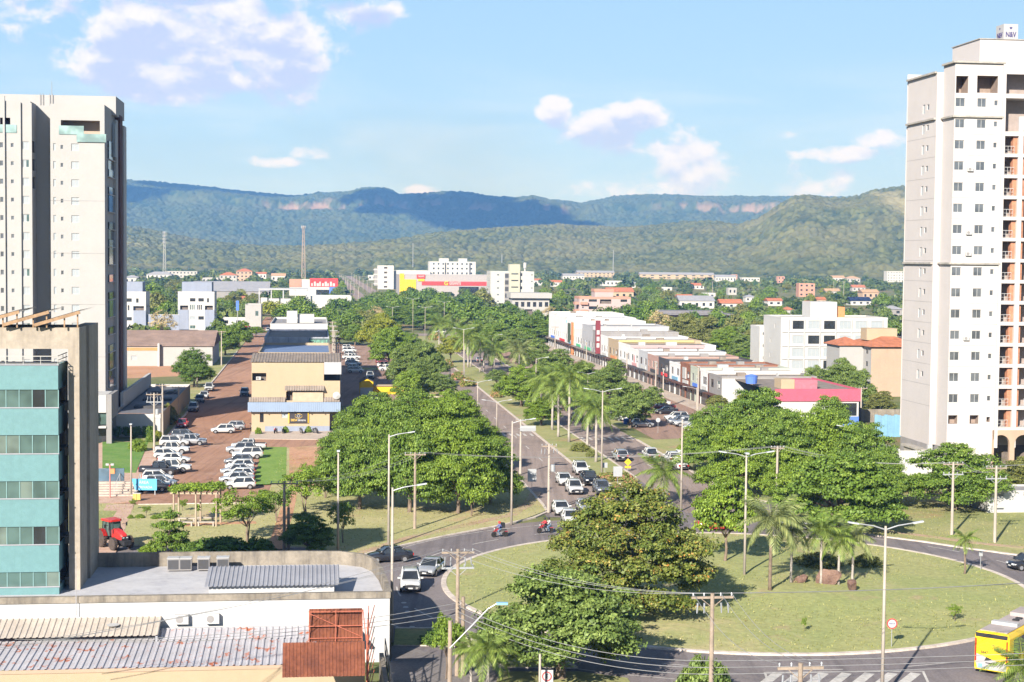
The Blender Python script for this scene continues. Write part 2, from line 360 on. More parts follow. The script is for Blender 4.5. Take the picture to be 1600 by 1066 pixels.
strip('kerb', [L(-62.2, k) for k in range(30, 300, 18)], .3, 0, .2, M_kerb)
strip('kerb', [L(-44.2, -24), L(-59, -24.5)], .3, 0, .2, M_kerb)
strip('kerb', [GP(618, 984), GP(690, 984), GP(740, 1003), GP(830, 1024), GP(885, 1036), GP(900, 1046)], .35, 0, .16, M_kerb)
# worn footpaths and paved walks across the lawns
M_path = ground_mat('trodden_path', [(.46, .31, .22), (.40, .34, .19), (.36, .27, .15)], (.25, .12), bscale=2)
strip('footpath', [GP(p[0], p[1]) for p in [(560, 868), (640, 842), (720, 824), (800, 806), (825, 790), (838, 770)]], 1.3, .1, .142, M_path)
strip('footpath', [GP(p[0], p[1]) for p in [(1370, 830), (1450, 840), (1520, 850), (1600, 858)]], 1.2, .1, .142, M_path)
M_brickwalk = ground_mat('brick_walk', [(.50, .33, .25), (.56, .40, .31), (.40, .25, .18)], (.5, .8), bscale=6)
strip('brick_walk', [GP(188, 790), GP(175, 820), GP(165, 845), GP(150, 876)], 3.2, .1, .145, M_brickwalk)
strip('brick_walk', [GP(280, 823), GP(340, 820), GP(400, 818)], 1.6, .1, .143, M_dirt)
strip('dirt_path', [GP(430, 860), GP(448, 800), GP(455, 770)], 1.6, .1, .141, M_dirt)
strip('dirt_path', [L(18, 16), L(26, 34)], 2.2, .1, .142, M_path)
structure(MB().sheet(P2([GP(452, 700), GP(512, 700), GP(520, 760), GP(452, 765)]), .146).build('bare_dirt_patch', M_dirt))
structure(MB().sheet(P2([GP(410, 700), GP(448, 700), GP(447, 757), GP(395, 760)]), .147).build('green_lawn_strip', ground_mat('watered_grass', [(.16, .27, .05), (.21, .31, .07)], (.3, .3), bscale=3)))
structure(MB().prism(P2([GP(160, 740), GP(212, 740), GP(232, 692), GP(160, 692)]), 0, .15).build('entrance_lawn', ground_mat('shaded_grass', [(.12, .24, .05), (.17, .27, .07)], (.3, .3), bscale=3)))
structure(MB().prism(P2([GP(140, 790), GP(205, 785), GP(262, 690), GP(245, 690), GP(160, 692), GP(140, 700)]), 0, .10).build('entrance_paving', M_brickwalk))
structure(MB().sheet(P2([GP(150, 850), GP(183, 800), GP(155, 800), GP(140, 830)]), .148).build('shaded_lawn', M_verge))

# painted markings, each its own piece of the road
def dash(p, q, w, z, par=ring, name='lane_dash'):
    p, q = Vector(p).to_2d(), Vector(q).to_2d(); d = (q - p).normalized(); n = Vector((-d.y, d.x)) * w / 2
    return MB().sheet([p + n, q + n, q - n, p - n], z).build(name, M_white_line, par)
def arc_dashes(r, a0, a1, ln, gap, w=.14, z=.052):
    a = a0
    while a < a1:
        b = a + math.degrees(ln / r)
        for k in range(3):
            f = lambda q: (RC.x + r * math.cos(R(q)), RC.y + r * math.sin(R(q)))
            if k == 0: m = MB()
            c, d = a + (b - a) * k / 3, a + (b - a) * (k + 1) / 3
            x0, x1 = f(c), f(d); ro = (r + w) / r
            g_ = lambda p: (RC.x + (p[0] - RC.x) * ro, RC.y + (p[1] - RC.y) * ro)
            m.add([(*x0, z), (*g_(x0), z), (*g_(x1), z), (*x1, z)], [(0, 1, 2, 3)])
        m.build('lane_dash', M_white_line, ring); a = b + math.degrees(gap / r)
arc_dashes(30.6, 0, 358, 4.0, 5.0)
arc_dashes(35.3, 100, 172, 6.0, .4, .12); arc_dashes(34.6, 190, 250, 8.0, .6, .12); arc_dashes(33.6, 20, 62, 6, .5, .12)
for k in range(26): dash(L(-5.4 - .0006 * k, -16 + k * 15), L(-5.4, -12 + k * 15), .16, .030)
for k in range(24): dash(L(9.3, 6 + k * 15), L(9.3, 10 + k * 15), .16, .032)
for s in np.arange(-10.4, -2, 1.15): dash(L(s, 47), L(s, 50.5), .42, .031, name='crossing_bar')
for s in np.arange(5.4, 13.6, 1.15): dash(L(s, 41), L(s, 45), .42, .033, name='crossing_bar')
dash(L(4.8, 47), L(13.8, 47), .3, .034, name='stop_line'); dash(L(-10.8, 53), L(-1.8, 53), .3, .032, name='stop_line')
# hatched splitter at the near edge of the roundabout
hp = [GP(1195, 1052), GP(1402 + 40, 1050), GP(1452, 1068), GP(1470, 1110), GP(1150, 1110)]
for a_, b_ in ((hp[0], hp[1]), (hp[1], hp[3]), (hp[0], GP(1215, 1110))): dash(a_, b_, .18, .056, name='edge_line')
for k in range(7):
    x = 1215 + k * 36; a_ = GP(x, 1053); b_ = GP(x - 60, 1100); dash(a_, b_, .75, .054, name='hatch_bar')
for k in range(6):   # white blobs painted near the corner building
    pass

# ---------------------------------------------------------------- hills
def vnoise(x, y, seed=0):
    xi, yi = np.floor(x).astype(np.int64), np.floor(y).astype(np.int64); fx, fy = x - xi, y - yi
    fx, fy = fx * fx * (3 - 2 * fx), fy * fy * (3 - 2 * fy)
    def h(a, b):
        n = (a * 374761393 + b * 668265263 + seed * 1442695041) & 0xffffffff
        n = ((n ^ (n >> 13)) * 1274126177) & 0xffffffff
        return ((n ^ (n >> 16)) & 0xffff) / 65535.0
    return (h(xi, yi) * (1 - fx) + h(xi + 1, yi) * fx) * (1 - fy) + (h(xi, yi + 1) * (1 - fx) + h(xi + 1, yi + 1) * fx) * fy
def fbm(x, y, o=4, seed=0):
    s, a, t = 0, 1, 0
    for k in range(o): s = s + a * vnoise(x * 2 ** k, y * 2 ** k, seed + k); t += a; a *= .5
    return s / t
def worley(x, y, cell, seed):
    """distance to, and a random number of, the nearest tree on a jittered grid"""
    gx, gy = x / cell, y / cell; xi, yi = np.floor(gx).astype(np.int64), np.floor(gy).astype(np.int64); best = np.full(x.shape, 9.0); idn = np.zeros(x.shape)
    def h(a, b, k):
        n = (a * 374761393 + b * 668265263 + (seed + k) * 1442695041) & 0xffffffff; n = ((n ^ (n >> 13)) * 1274126177) & 0xffffffff; return ((n ^ (n >> 16)) & 0xffff) / 65535.0
    for dx in (-1, 0, 1):
        for dy in (-1, 0, 1):
            a, b = xi + dx, yi + dy; d = np.hypot(a + h(a, b, 1) - gx, b + h(a, b, 2) - gy); m = d < best; best = np.where(m, d, best); idn = np.where(m, h(a, b, 3), idn)
    return best * cell, idn
def grid_terrain(name, mtl, az, rr, hf, cell, th):
    """polar terrain sheet seen from the town: az in radians, rr in metres, hf(A, Rr) -> height, rock; every tree of the wood is a bump of its own"""
    A, Q = np.meshgrid(az, rr); Z, K = hf(A, Q)
    X, Y = Q * np.sin(A), Q * np.cos(A); nr, na = A.shape
    wd, wi = worley(X, Y, cell, 5); Z = Z + (1 - K) * np.clip(Z / 12, 0, 1) * th * (.55 + .9 * wi) * np.sqrt(np.clip(1 - (wd / (cell * .72)) ** 2, 0, 1))
    co = np.stack([X, Y, Z], -1).reshape(-1, 3).astype(np.float32)
    i = (np.arange(nr - 1)[:, None] * na + np.arange(na - 1)[None, :]).reshape(-1)
    fc = np.stack([i, i + 1, i + na + 1, i + na], -1).astype(np.int32)
    me = bpy.data.meshes.new(name); me.vertices.add(len(co)); me.vertices.foreach_set('co', co.ravel())
    me.loops.add(fc.size); me.loops.foreach_set('vertex_index', fc.ravel()); me.polygons.add(len(fc))
    me.polygons.foreach_set('loop_start', np.arange(0, fc.size, 4, dtype=np.int32))
    for nm, arr in (('rock', K), ('tree', wi)): at = me.attributes.new(nm, 'FLOAT', 'POINT'); at.data.foreach_set('value', arr.reshape(-1).astype(np.float32))
    me.materials.append(mtl); me.update(calc_edges=True)
    me.polygons.foreach_set('use_smooth', [True] * len(me.polygons))
    return structure(link(name, me))
def forest_mat(name, c0, c1, c2, cell, rockcols):
    c0, c1, c2 = [[k * .8 for k in c] for c in (c0, c1, c2)]; rockcols = [[k * .8 for k in c] for c in rockcols]
    m = bpy.data.materials.new(name); m.use_nodes = True; t = NT(m.node_tree); b = m.node_tree.nodes['Principled BSDF']
    pos = t.n.new('ShaderNodeNewGeometry').outputs['Position']
    at = t.n.new('ShaderNodeAttribute'); at.attribute_name = 'tree'
    big = t.ss(t.noise(pos, 1 / 240, 5, .62), .40, .70)
    c = t.mix(at.outputs['Fac'], c0, c1); c = t.mix(t.m('MULTIPLY', big, .7), c, c2)
    ar = t.n.new('ShaderNodeAttribute'); ar.attribute_name = 'rock'
    rk = t.mix(t.noise(t.vm('MULTIPLY', pos, (1, 1, .5)), 1 / 40, 4, .65), rockcols[0], rockcols[1])
    c = t.mix(ar.outputs['Fac'], c, rk)
    t.put(b.inputs['Base Color'], c); b.inputs['Roughness'].default_value = 1; b.inputs['Specular IOR Level'].default_value = 0
    return m
def prof(pts):
    xs = np.array([math.atan((p[0] - 800) / FPX) for p in pts]); el = np.array([math.atan((HOR + (p[0] - 800) * .0096 - p[1]) / FPX) for p in pts])
    return lambda A: np.interp(A, xs, el)
def smooth(x): x = np.clip(x, 0, 1); return x * x * (3 - 2 * x)
pA = prof([(-2500, 330), (-1200, 312), (-300, 300), (60, 292), (190, 288), (250, 292), (300, 296), (360, 303), (440, 310), (458, 311), (500, 306), (545, 304.5), (557, 300), (572, 297.5), (598, 297.5), (612, 302), (622, 308), (660, 307), (690, 303.5), (720, 303.5), (742, 307), (765, 311), (808, 313), (830, 310), (858, 316), (905, 321.5), (960, 311), (1010, 308), (1100, 311), (1250, 313), (1330, 314), (1500, 322), (1900, 318), (2600, 312), (4200, 340)])
DA = 7200.0
def hA(A, Q):
    crest = CAM_H + DA * np.tan(pA(A))
    spur = (fbm(A * 26, A * 0, 3, 5) - .5) * 2
    foot = 4700 + 500 * (fbm(A * 14, A * 0 + 3, 3, 9) - .5)
    cl = 6350 + 260 * spur                                        # where the cliff line runs
    s = np.clip((Q - foot) / (cl - foot), 0, 1)
    gul = (fbm(A * 70, Q / 900, 3, 21) - .5)
    cf = .69 + .05 * (fbm(A * 33, A * 0 + 9, 2, 14) - .5)
    z = crest * (cf * s ** 1.25) * (1 + .16 * gul * s * (1 - s) * 4)
    cliff = smooth((Q - cl) / 130)
    z = z + crest * .15 * cliff
    cap = np.clip((Q - cl - 130) / (DA - cl - 130), 0, 1)
    z = z + crest * (1 - cf - .15) * smooth(cap)
    z = np.where(Q > DA, crest * (1 - .10 * smooth((Q - DA) / 2200)), z)
    z = z + (fbm(Q * np.sin(A) / 45, Q / 45, 2, 3) - .5) * 9 * np.clip(s * 3, 0, 1)
    band = np.exp(-((Q - cl - 60) / 50.0) ** 2)
    rk = band * np.clip((fbm(A * 190, Q / 70, 3, 31) - .50) * 6, 0, 1) * np.clip((fbm(A * 18, A * 0, 2, 77) - .30) * 5, 0, 1)
    return z - 2, np.clip(rk, 0, 1)
azf = np.concatenate([np.linspace(-1.15, -.345, 60, endpoint=False), np.linspace(-.345, .345, 1000), np.linspace(.345, 1.15, 61)[1:]])
rA = np.concatenate([np.linspace(4300, 7260, 255, endpoint=False), np.linspace(7260, 9800, 16)])
grid_terrain('mesa_hills', forest_mat('mesa_forest', (.022, .046, .018), (.085, .110, .042), (.10, .115, .052), 17, [(.20, .125, .09), (.38, .275, .20)]), azf, rA, hA, 19, 11)
pB = prof([(-3000, 352), (-1200, 362), (-300, 345), (60, 350), (190, 357), (250, 368), (300, 379), (380, 389), (470, 391), (560, 386), (640, 376), (700, 368), (780, 362), (870, 355.5), (920, 358), (960, 360.5), (1005, 358), (1060, 352), (1110, 350), (1150, 357), (1180, 348), (1215, 326), (1238, 314.5), (1262, 313), (1292, 318.5), (1322, 318), (1362, 304.5), (1400, 299), (1460, 300), (1560, 312), (1750, 330), (2300, 322), (4200, 350)])
def hB(A, Q):
    D = 3900 + 250 * np.sin(A * 19 + .6); crest = CAM_H + D * np.tan(pB(A))
    foot = 2450 + 120 * np.sin(A * 23)
    s = np.clip((Q - foot) / (D - foot), 0, 1)
    hump = fbm(Q * np.sin(A) / 420, Q / 420, 4, 41) - .5
    z = crest * (.42 * s + .58 * smooth(s)) * (1 + .55 * hump * s * (1 - s) * 4)
    z = np.where(Q > D, crest * (1 - .55 * smooth((Q - D) / 1300)), z)
    z = z + (fbm(Q * np.sin(A) / 60, Q / 60, 2, 13) - .5) * 8 * np.clip(s * 4, 0, 1)
    rk = np.clip((fbm(Q * np.sin(A) / 130, Q / 200, 4, 51) - .60) * 7, 0, 1) * np.clip((A - .13) * 14, 0, 1) * s * .75
    return z - 1.5 + np.where(s <= 0, -1.0, 0), rk
rB = np.concatenate([np.linspace(2300, 4230, 300, endpoint=False), np.linspace(4230, 5300, 16)])
grid_terrain('wooded_hills', forest_mat('hill_forest', (.028, .048, .016), (.140, .152, .052), (.185, .175, .080), 12, [(.34, .30, .15), (.42, .37, .20)]), azf, rB, hB, 12.5, 8)
# the clouds that throw the two shadow patches on the mesa: real lumps high above the plain
M_cloud = mat('cloud_white', (.85, .86, .88), rough=1, var=.04, scale=.002, spec=0)
def cloud_over(tx, ty, tz, alt, rx, ry, seed):
    k = (alt - tz) / sd.z; c = Vector((tx, ty, tz)) + sd * k
    rng = np.random.default_rng(seed); bm = bmesh.new()
    for i in range(26):
        q = rng.normal(0, .42, 3); r = rng.uniform(.22, .42)
        mtx = Matrix.Translation((q[0] * rx, q[1] * ry, abs(q[2]) * 120)) @ Matrix.Diagonal((r * rx, r * ry, 110 + 90 * rng.random(), 1))
        bmesh.ops.create_icosphere(bm, subdivisions=2, radius=1, matrix=mtx)
    me = bpy.data.meshes.new('cloud'); bm.to_mesh(me); bm.free(); me.materials.append(M_cloud)
    me.polygons.foreach_set('use_smooth', [True] * len(me.polygons))
    o = link('cloud', me, None, c); return o
def hill_pt(px, D):
    a = math.atan((px - 800) / FPX); return D * math.sin(a), D * math.cos(a)
x, y = hill_pt(735, 6450); structure(cloud_over(x, y, 200, 1900, 360, 620, 3))
x, y = hill_pt(605, 6750); structure(cloud_over(x, y, 250, 1900, 110, 330, 4))
x, y = hill_pt(350, 7050); structure(cloud_over(x, y, 300, 1950, 330, 160, 5))
x, y = hill_pt(215, 6450); structure(cloud_over(x, y, 240, 1950, 60, 130, 6))
# ---------------------------------------------------------------- moist air over the whole plain
hz = bpy.data.materials.new('moist_air'); hz.use_nodes = True; hz.node_tree.nodes.clear()
_o = hz.node_tree.nodes.new('ShaderNodeOutputMaterial'); _v = hz.node_tree.nodes.new('ShaderNodeVolumePrincipled')
_v.inputs['Color'].default_value = (.17, .42, 1.0, 1); _v.inputs['Absorption Color'].default_value = (1, 1, 1, 1); _v.inputs['Density'].default_value = 1.3e-4; _v.inputs['Anisotropy'].default_value = 0.12
hz.node_tree.links.new(_v.outputs[0], _o.inputs['Volume'])
hb = MB().box(-14500, -6500, -1.5, 14500, 16500, 520).build('haze', hz); tag(hb, 'pale blue moist air between the town and the far hills', 'haze', kind='stuff')
# ---------------------------------------------------------------- buildings
M_cream = mat('cream_render', (.392, .38, .368), var=.04, scale=.25, grime=.10, grime_col=(.36, .31, .28))
M_white = mat('white_render', (.50, .49, .475), var=.05, scale=.3, grime=.12, grime_col=(.30, .28, .26))
M_pinkish = mat('pale_pink_render', (.55, .505, .485), var=.04, scale=.2, grime=.10, grime_col=(.36, .31, .28))
M_peach = mat('peach_render', (.44, .315, .23), var=.06, scale=.3, grime=.12)
M_beige = mat('beige_render', (.43, .335, .225), var=.05, scale=.3, grime=.12, grime_col=(.34, .25, .17))
M_salmon = mat('salmon_render', (.46, .25, .185), var=.08, scale=.3, grime=.1)
M_bluegrey = mat('blue_grey_render', (.27, .30, .38), var=.06, scale=.4, grime=.15)
M_grey = mat('grey_render', (.28, .265, .26), var=.1, scale=.5, grime=.2)
M_dkgrey = mat('charcoal_cladding', (.07, .07, .075), var=.15, scale=.6)
M_brick = mat('raw_orange_brick', (.46, .215, .13), var=.25, scale=1.6)
M_brown = mat('brown_cladding', (.12, .055, .04), var=.2, scale=.8)
M_tile = mat('clay_roof_tiles', (.46, .17, .09), var=.3, scale=.9, bump=.5, bscale=3, grime=.25)
M_asb = mat('weathered_fibre_cement', (.27, .225, .19), var=.25, scale=.6, grime=.4, bump=.3)
M_tin = mat('zinc_sheet', (.36, .36, .39), rough=.55, var=.12, scale=.4, metal=.15, grime=.12)
M_tin_white = mat('painted_zinc_sheet', (.42, .42, .44), rough=.6, var=.08, scale=.4, grime=.12)
M_rust = mat('rusted_sheet', (.150, .046, .026), rough=.85, var=.35, scale=.8, col2=(.24, .080, .042), grime=.5, grime_col=(.075, .03, .025))
M_rustmetal = mat('red_oxide_steel', (.42, .13, .08), var=.25, scale=2)
M_blue = mat('blue_paint', (.10, .20, .62), var=.1)
M_skyblue = mat('sky_blue_paint', (.19, .37, .52), var=.1, grime=.15)
M_redp = mat('red_paint', (.62, .06, .06), var=.1)
M_pink = mat('pink_paint', (.52, .105, .16), var=.08, grime=.1)
M_pink2 = mat('rose_paint', (.58, .33, .33), var=.08)
M_yellow = mat('yellow_paint', (.80, .52, .03), var=.08)
M_green = mat('green_paint', (.10, .45, .22), var=.1)
M_orange = mat('orange_paint', (.62, .26, .11), var=.1)
M_maroon = mat('maroon_cladding', (.20, .04, .05), var=.1)
M_flat = mat('grey_roof_membrane', (.30, .29, .29), var=.2, scale=.3, grime=.35)
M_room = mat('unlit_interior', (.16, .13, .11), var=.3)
M_rail = mat('white_metal', (.46, .455, .45), rough=.5, var=.05)
M_black = mat('black_metal', (.03, .03, .032), rough=.5, var=.1)
M_shutter = mat('white_shutter', (.34, .37, .39), var=.04, rough=.6)
def glass(name, col, rough=.08, spec=.9):
    m = bpy.data.materials.new(name); m.use_nodes = True; t = NT(m.node_tree); b = m.node_tree.nodes['Principled BSDF']
    pos = t.n.new('ShaderNodeNewGeometry').outputs['Position']
    col = [k * AK for k in col]; c = t.mix(t.ss(t.noise(pos, .45, 2, .5), .35, .65), [k * .55 for k in col], col)
    t.put(b.inputs['Base Color'], c); b.inputs['Roughness'].default_value = rough; b.inputs['Specular IOR Level'].default_value = spec
    bn = t.n.new('ShaderNodeBump'); bn.inputs['Strength'].default_value = .05; bn.inputs['Distance'].default_value = .05
    t.put(bn.inputs['Height'], t.noise(pos, .6, 2, .5)); t.l.new(bn.outputs[0], b.inputs['Normal']); return m
M_glass = glass('window_glass', (.13, .14, .15)); M_gglass = glass('green_glass', (.10, .165, .15)); M_bglass = glass('blue_glass', (.12, .19, .26)); M_dkglass = glass('dark_glass', (.035, .04, .045))
M_greenblind = glass('glass_with_blinds', (.17, .22, .19)); M_aqua = glass('aqua_glass_rail', (.32, .46, .44), .2, .5)

def wall_mesh(W, H, ops, t, mtl, name='wall'):
    key = None
    xs = sorted({0.0, W, *[o[0] for o in ops], *[o[2] for o in ops]}); zs = sorted({0.0, H, *[o[1] for o in ops], *[o[3] for o in ops]})
    xs = [x for x in xs if 0 <= x <= W]; zs = [z for z in zs if 0 <= z <= H]
    m = MB()
    for j in range(len(zs) - 1):
        run = None
        for i in range(len(xs)):
            solid = False
            if i < len(xs) - 1:
                cx, cz = (xs[i] + xs[i + 1]) / 2, (zs[j] + zs[j + 1]) / 2
                solid = not any(o[0] < cx < o[2] and o[1] < cz < o[3] for o in ops)
            if solid and run is None: run = xs[i]
            if not solid and run is not None:
                m.add([(run, 0, zs[j]), (xs[i], 0, zs[j]), (xs[i], 0, zs[j + 1]), (run, 0, zs[j + 1])], [(0, 1, 2, 3)]); run = None
    for (x0, z0, x1, z1, *_) in ops:
        x0, x1 = max(x0, 0), min(x1, W); z0, z1 = max(z0, 0), min(z1, H)
        c = [(x0, z0), (x1, z0), (x1, z1), (x0, z1)]
        for k in range(4):
            a, b = c[k], c[(k + 1) % 4]
            m.add([(a[0], 0, a[1]), (b[0], 0, b[1]), (b[0], t, b[1]), (a[0], t, a[1])], [(3, 2, 1, 0)])
    return m.mesh(name, mtl)
WIN = {}
def win_mesh(w, h, kind):
    w, h = round(w, 2), round(h, 2); k = (w, h, kind)
    if k in WIN: return WIN[k]
    f = min(.07, w * .09); m = MB()
    fm = {'w': M_rail, 's': M_rail, 'v': M_rail, 'g': M_rail, 'b': M_black, 'sl': M_rail, 'wb': M_black}[kind]
    m.box(0, 0, 0, w, .06, f).box(0, 0, h - f, w, .06, h).box(0, 0, f, f, .06, h - f).box(w - f, 0, f, w, .06, h - f)
    n = 1 if kind in ('v',) or w < .9 else (2 if w < 2.2 else max(2, int(round(w / 1.1))))
    panes = []
    for i in range(n):
        a, b = f + (w - 2 * f) * i / n, f + (w - 2 * f) * (i + 1) / n
        if i: m.box(a - f * .4, .005, f, a + f * .4, .055, h - f)
        p = MB().box(a + (f * .4 if i else 0), .022, f, b - (f * .4 if i < n - 1 else 0), .04, h - f)
        pm = {'w': M_glass, 'v': M_glass, 's': M_shutter, 'g': M_gglass, 'b': M_dkglass, 'wb': M_bglass, 'sl': M_shutter if i == 0 else M_gglass}[kind]
        panes.append(p.mesh('pane', pm))
    WIN[k] = (m.mesh('window', fm), panes); return WIN[k]
class Bld:
    def __init__(s, name, label, cat, pxl, by, pxr, D, ang=GA, group=None, z0=0.0, org=None):
        s.o = Vector(org) if org is not None else GP(pxl, by, z0); s.ang = ang
        s.u = Vector((math.cos(ang), math.sin(ang), 0)); s.v = Vector((-math.sin(ang), math.cos(ang), 0)); s.D = D
        s.root = empty(name, s.o, ang); tag(s.root, label, cat, group)
        s.W = s.loc(pxr, by)[0] if pxr is not None else None
    def loc(s, px, py, off=0.0):
        n = s.v; q = s.o + n * off; d = ray(px, py); p = CP + d * ((q - CP).dot(n) / d.dot(n)); e = p - s.o; return e.dot(s.u), p.z - s.o.z
    def side(s, px, py, X):
        n = s.u; q = s.o + n * X; d = ray(px, py); p = CP + d * ((q - CP).dot(n) / d.dot(n)); e = p - s.o; return e.dot(s.v), p.z - s.o.z
    def z(s, px, py, off=0.0): return s.loc(px, py, off)[1]
    def rect(s, x0, y0, x1, y1, kind='w', off=0.0):
        a, c = s.loc(x0, y1, off), s.loc(x1, y0, off); return (a[0], a[1], c[0], c[1], kind)
    def wall(s, org, rz, W, H, mtl, ops=(), t=.18, name='wall', room=None):
        o = link(name, wall_mesh(W, H, list(ops), t, mtl, name), s.root, org, (0, 0, rz)); ca, sa = math.cos(rz), math.sin(rz)
        for (x0, z0, x1, z1, kind) in ops:
            P = lambda x, y, z: (org[0] + ca * x - sa * y, org[1] + sa * x + ca * y, org[2] + z)
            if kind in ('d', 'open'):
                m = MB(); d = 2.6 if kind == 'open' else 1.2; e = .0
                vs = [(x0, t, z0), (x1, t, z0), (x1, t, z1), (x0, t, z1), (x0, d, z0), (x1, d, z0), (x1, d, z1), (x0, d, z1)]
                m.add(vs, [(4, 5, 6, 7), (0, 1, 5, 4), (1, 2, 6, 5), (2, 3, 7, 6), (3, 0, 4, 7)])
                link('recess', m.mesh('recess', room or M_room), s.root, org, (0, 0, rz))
            elif kind == 'hole': pass
            else:
                fm, panes = win_mesh(x1 - x0, z1 - z0, kind)
                wo = link('window', fm, s.root, P(x0, t * .55, z0), (0, 0, rz))
                for p in panes: link('pane', p, wo)
        return o
    def front(s, H, mtl, ops=(), x0=0.0, x1=None, y=0.0, z0=0.0, **k): return s.wall((x0, y, z0), 0, (x1 if x1 is not None else s.W) - x0, H - z0, mtl, [(o[0] - x0, o[1] - z0, o[2] - x0, o[3] - z0, o[4]) for o in ops], **k)
    def right(s, H, mtl, ops=(), X=None, y0=0.0, y1=None, z0=0.0, **k):
        X = s.W if X is None else X; y1 = s.D if y1 is None else y1
        return s.wall((X, y0, z0), math.pi / 2, y1 - y0, H - z0, mtl, [(o[0] - y0, o[1] - z0, o[2] - y0, o[3] - z0, o[4]) for o in ops], **k)
    def left(s, H, mtl, ops=(), X=0.0, y0=0.0, y1=None, z0=0.0, **k):
        y1 = s.D if y1 is None else y1     # wall runs from the back to the front; ops given as depth from the front
        return s.wall((X, y1, z0), -math.pi / 2, y1 - y0, H - z0, mtl, [(y1 - o[2], o[1] - z0, y1 - o[0], o[3] - z0, o[4]) for o in ops], **k)
    def back(s, H, mtl, x0=0.0, x1=None, y=None, z0=0.0):
        x1 = s.W if x1 is None else x1; return s.wall((x1, s.D if y is None else y, z0), math.pi, x1 - x0, H - z0, mtl)
    def part(s, name, mb, mats, smooth=False): return mb.build(name, mats, s.root, smooth=smooth)
    def flat(s, H, mtl=None, par=None, x0=0.0, x1=None, y0=0.0, y1=None, ph=.5, pt=.22, ov=.03):
        x1 = s.W if x1 is None else x1; y1 = s.D if y1 is None else y1
        s.part('roof', MB().box(x0 + .01, y0 + .01, H - ph - .25, x1 - .01, y1 - .01, H - ph + .02), mtl or M_flat)
        m = MB(); a0, a1, b0, b1 = x0 - ov, x1 + ov, y0 - ov, y1 + ov; z0, z1 = H - ph + .0, H + .02
        m.box(a0, b0, z0, a1, b0 + pt, z1).box(a0, b1 - pt, z0, a1, b1, z1).box(a0, b0 + pt, z0, a0 + pt, b1 - pt, z1).box(a1 - pt, b0 + pt, z0, a1, b1 - pt, z1)
        s.part('parapet', m, par or M_white)
    def shell(s, H, mtl, fops=(), rops=(), lops=(), roof=None, par=None, ph=.5, x0=0.0, x1=None, y0=0.0, y1=None, z0=0.0):
        x1 = s.W if x1 is None else x1; y1 = s.D if y1 is None else y1; h = H - ph + .01
        s.front(h, mtl, fops, x0, x1, y0, z0); s.right(h, mtl, rops, x1, y0, y1, z0); s.left(h, mtl, lops, x0, y0, y1, z0); s.back(h, mtl, x0, x1, y1, z0)
        s.flat(H, roof, par or mtl, x0, x1, y0, y1, ph)
    def hip(s, H, rise, mtl, ov=.6, x0=0.0, x1=None, y0=0.0, y1=None, gable=False, axis='x'):
        x1 = s.W if x1 is None else x1; y1 = s.D if y1 is None else y1
        a0, a1, b0, b1 = x0 - ov, x1 + ov, y0 - ov, y1 + ov; m = MB(); th = .12
        if axis == 'x':
            k = 0 if gable else min((b1 - b0) / 2, (a1 - a0) / 2 - .1); r0, r1 = (a0 + k, (b0 + b1) / 2), (a1 - k, (b0 + b1) / 2)
        else:
            k = 0 if gable else min((a1 - a0) / 2, (b1 - b0) / 2 - .1); r0, r1 = ((a0 + a1) / 2, b0 + k), ((a0 + a1) / 2, b1 - k)
        for dz in (0, -th):
            c = [(a0, b0, H + dz), (a1, b0, H + dz), (a1, b1, H + dz), (a0, b1, H + dz), (*r0, H + rise + dz), (*r1, H + rise + dz)]
            F = [(0, 1, 5, 4), (1, 2, 5), (2, 3, 4, 5), (3, 0, 4)] if axis == 'x' else [(0, 1, 4), (1, 2, 5, 4), (2, 3, 5), (3, 0, 4, 5)]
            m.add(c, F if dz == 0 else [f[::-1] for f in F])
        c = [(a0, b0), (a1, b0), (a1, b1), (a0, b1)]
        for i in range(4):
            p, q = c[i], c[(i + 1) % 4]; m.add([(*p, H - th), (*q, H - th), (*q, H), (*p, H)], [(0, 1, 2, 3)])
        return s.part('roof', m, mtl)
def corrugated(name, root, org, ux, uy, W, Ln, mtl, pitch=.35, amp=.05, th=.0):
    """ribbed metal sheet: ux across the ribs, uy down the slope (3D vectors), own geometry for every rib"""
    n = max(2, int(W / pitch)); ux, uy = Vector(ux).normalized(), Vector(uy).normalized(); nn = ux.cross(uy).normalized()
    m = MB(); pr = []
    for i in range(n):
        x = i * W / n; p = W / n
        pr += [(x, 0), (x + p * .56, 0), (x + p * .68, amp), (x + p * .88, amp)]
    pr.append((W, 0)); o = Vector(org); vs = []
    for (x, h) in pr:
        for k in (0, 1): vs.append(o + ux * x + nn * h + uy * (Ln * k))
    fs = [(2 * i, 2 * i + 2, 2 * i + 3, 2 * i + 1) for i in range(len(pr) - 1)]
    return m.add(vs, fs).build(name, mtl, root)
def textobj(s, root, loc, rot, size, mtl, depth=.02, bold=False, name='lettering', width=None):
    c = bpy.data.curves.new(name, 'FONT'); c.body = s; c.size = size; c.extrude = depth; c.align_x = 'CENTER'; c.align_y = 'CENTER'
    if bold: c.offset = size * .02
    o = bpy.data.objects.new(name, c); COL.objects.link(o)
    dg = bpy.context.evaluated_depsgraph_get(); me = bpy.data.meshes.new_from_object(o.evaluated_get(dg)); bpy.data.objects.remove(o)
    if width:
        xs = [v.co.x for v in me.vertices]; k = width / (max(xs) - min(xs)); me.transform(Matrix.Diagonal((k, 1, 1, 1)))
    me.materials.clear(); me.materials.append(mtl)
    return link(name, me, root, loc, rot)
FR = (math.pi / 2, 0, 0)      # lettering standing on a front (-y) face
